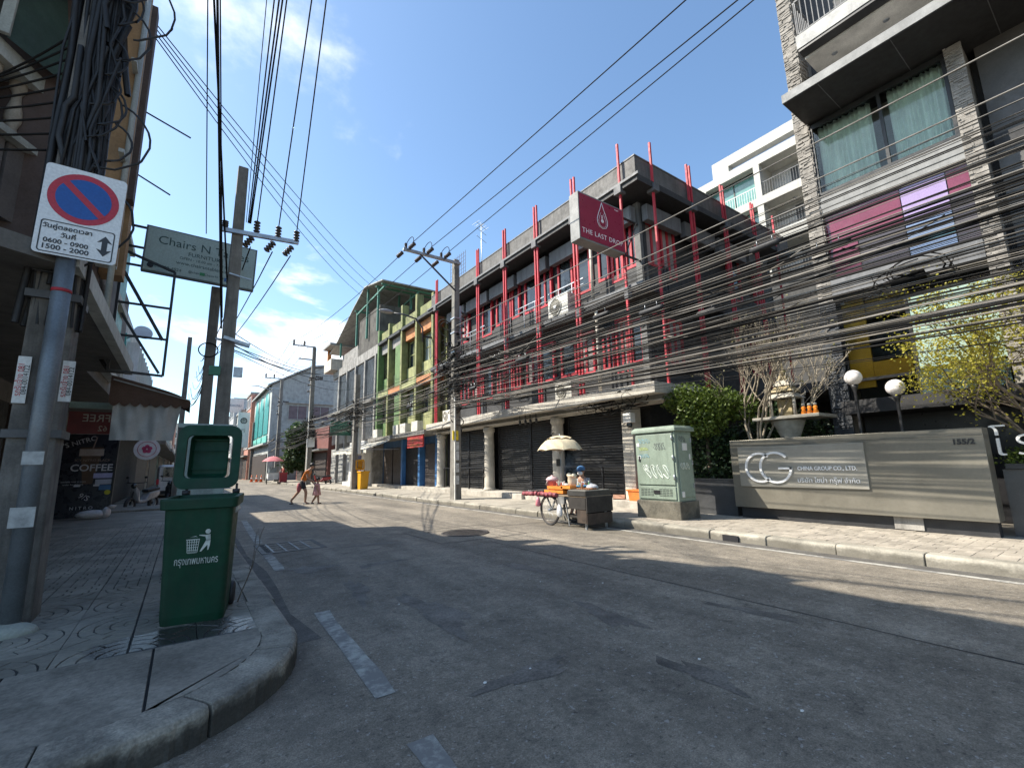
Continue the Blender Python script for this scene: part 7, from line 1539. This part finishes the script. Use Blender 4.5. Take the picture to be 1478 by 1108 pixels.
# ================================================================ far drinks cart with striped parasol, scooters
fc_ = thing('drinks_cart', 'small white drinks cart with two wheels at far right kerb', 'food cart', (7.1, 50, 0)); wc = M('cart_white', (.6, .6, .58), .6)
MB().box(6.6, 49.6, .45, 7.5, 50.5, 1.05).build('body', wc, fc_); MB().box(6.55, 49.55, 1.051, 7.55, 50.55, 1.1).build('counter', steel, fc_); MB().box(6.7, 49.7, 1.101, 7.3, 50.4, 1.6).build('glass_case', M('case_glass', (.4, .45, .45), .1, trans=.6), fc_)
for x in (6.55, 7.55): MB().torus(Matrix.Translation((x, 50.05, .3)) @ Matrix.Rotation(R_(90), 4, 'Y'), .27, .035, 20, 6).build('wheel', rub, fc_)
pz = thing('red_parasol', 'red and white parasol above the far drinks cart', 'parasol', (7.0, 50, 0)); ucx, ucy = 7.0, 50.0; gores(.02, 2.65, 1.0, 2.15, 'canopy', pz, mt=M('parasol_red', (.50, .16, .17), .8)); MB().cyl((7.0, 50, 1.0), (7.0, 50, 2.7), .02, n=6).build('pole', steel, pz)
cl_ = tag(MB().box(7.7, 49.8, .15, 8.3, 50.4, 1.0).box(7.66, 49.76, 1.0, 8.34, 50.44, 1.08).build('cool_box', M('coolbox_red', (.45, .04, .05), .5)), 'red cool box standing next to the far drinks cart', 'cool box')
fv = person('distant drinks seller in red shirt standing behind the cool box', (8.1, 50.9, RZ), R_(200), {k_: v_ for k_, v_ in dict(ADJ, spine=(0, 0, 1.1), chest=(.01, 0, 1.3), neck=(.02, 0, 1.42), jaw=(.04, 0, 1.48), head=(.045, 0, 1.55), crown=(.04, 0, 1.63), shol=(.01, .17, 1.3), shor=(.01, -.17, 1.3), kneel=(0, .09, .48), ankl=(-.02, .09, .1), toel=(.1, .09, .05), face=(1, 0, 0)).items()}, 1.0, 'top', 'shorts', red, M('shorts_dark', (.03, .028, .03), .8), hairM)
def scooter(label, x, y, rz, c_):
    t = thing('scooter', label, 'scooter', (x, y, 0), rz, 'parked scooters'); bm = M('scooter_' + label.split()[0], c_, .3)
    for yy in (-.6, .6):
        wl = MB().torus(Matrix.Translation((0, yy, .27)) @ Matrix.Rotation(R_(90), 4, 'Y'), .21, .055, 20, 8).build('wheel', rub, t, 0, True); MB().torus(Matrix.Translation((0, yy, .27)) @ Matrix.Rotation(R_(90), 4, 'Y'), .15, .02, 16, 6).build('rim', alum, wl, 0, True)
    b = MB(); loft(b, [[(p[0], yy, zz_ + p[1]) for p in rrect(w_, h, .05)] for yy, zz_, w_, h in ((-.85, .62, .12, .14), (-.6, .58, .26, .26), (-.2, .52, .28, .30), (.0, .36, .26, .12), (.3, .36, .26, .12), (.42, .6, .3, .4), (.5, .85, .14, .2))]); b.build('body', bm, t, 0, True)
    b = MB(); loft(b, [[(p[0], yy, zz_ + p[1]) for p in rrect(w_, .1, .04)] for yy, zz_, w_ in ((-.8, .78, .16), (-.5, .76, .26), (-.1, .72, .22))]); b.build('seat', rub, t, 0, True)
    MB().tube([(0, .6, .27), (0, .48, .7), (0, .42, 1.0)], .03, 8).tube([(-.34, .34, 1.04), (-.1, .42, 1.02), (.1, .42, 1.02), (.34, .34, 1.04)], .016, 6).build('handlebar', blackp, t, 0, True)
    MB().ball((0, .5, .92), .09, 10, 8).build('headlight', glass, t, 0, True); MB().tube([(0, -.55, .27), (0, -.3, .36)], .05, 8).build('engine', blackp, t, 0, True)
    for s_ in (-1, 1): MB().tube([(s_ * .28, .38, 1.04), (s_ * .3, .4, 1.2)], .008, 5).ball((s_ * .31, .4, 1.22), .06, 8, 6, (1, .3, .7)).build('mirror', blackp, t, 0, True)
    return t
scooter('black scooter parked with its front to camera on the shaded left pavement', -.35, 24.5, R_(172), (.02, .02, .022)); scooter('silver scooter parked beside dark shop on the left pavement', -1.15, 21.8, R_(150), (.3, .3, .31)); scooter('red scooter parked in front of far corrugated shutters', 9.2, 40.2, R_(80), (.3, .03, .03))
vn = thing('parked_van', 'small white van seen from behind beyond the black scooter', 'van', (-.35, 30, 0)); VM = M('van_white', (.55, .55, .55), .3)
b = MB(); loft(b, [[(-.35 + p[0], y, 1.0 + p[1]) for p in rrect(w_, h, .15)] for y, w_, h in ((28.2, 1.2, 1.3), (28.35, 1.35, 1.45), (31.0, 1.35, 1.45), (31.6, 1.25, 1.1))]); b.build('body', VM, vn)
MB().box(-.8, 28.17, 1.15, .1, 28.21, 1.6).build('rear_window', glass, vn); MB().box(-.95, 28.1, .35, .25, 28.2, .5).build('bumper', rub, vn)
for x in (-.98, .28):
    MB().box(x - .05, 28.16, .8, x + .05, 28.23, 1.05).build('tail_light', red, vn)
    for y in (28.8, 31.0): MB().torus(Matrix.Translation((x, y, .3)) @ Matrix.Rotation(R_(90), 4, 'Y'), .2, .1, 18, 8).build('wheel', rub, vn)
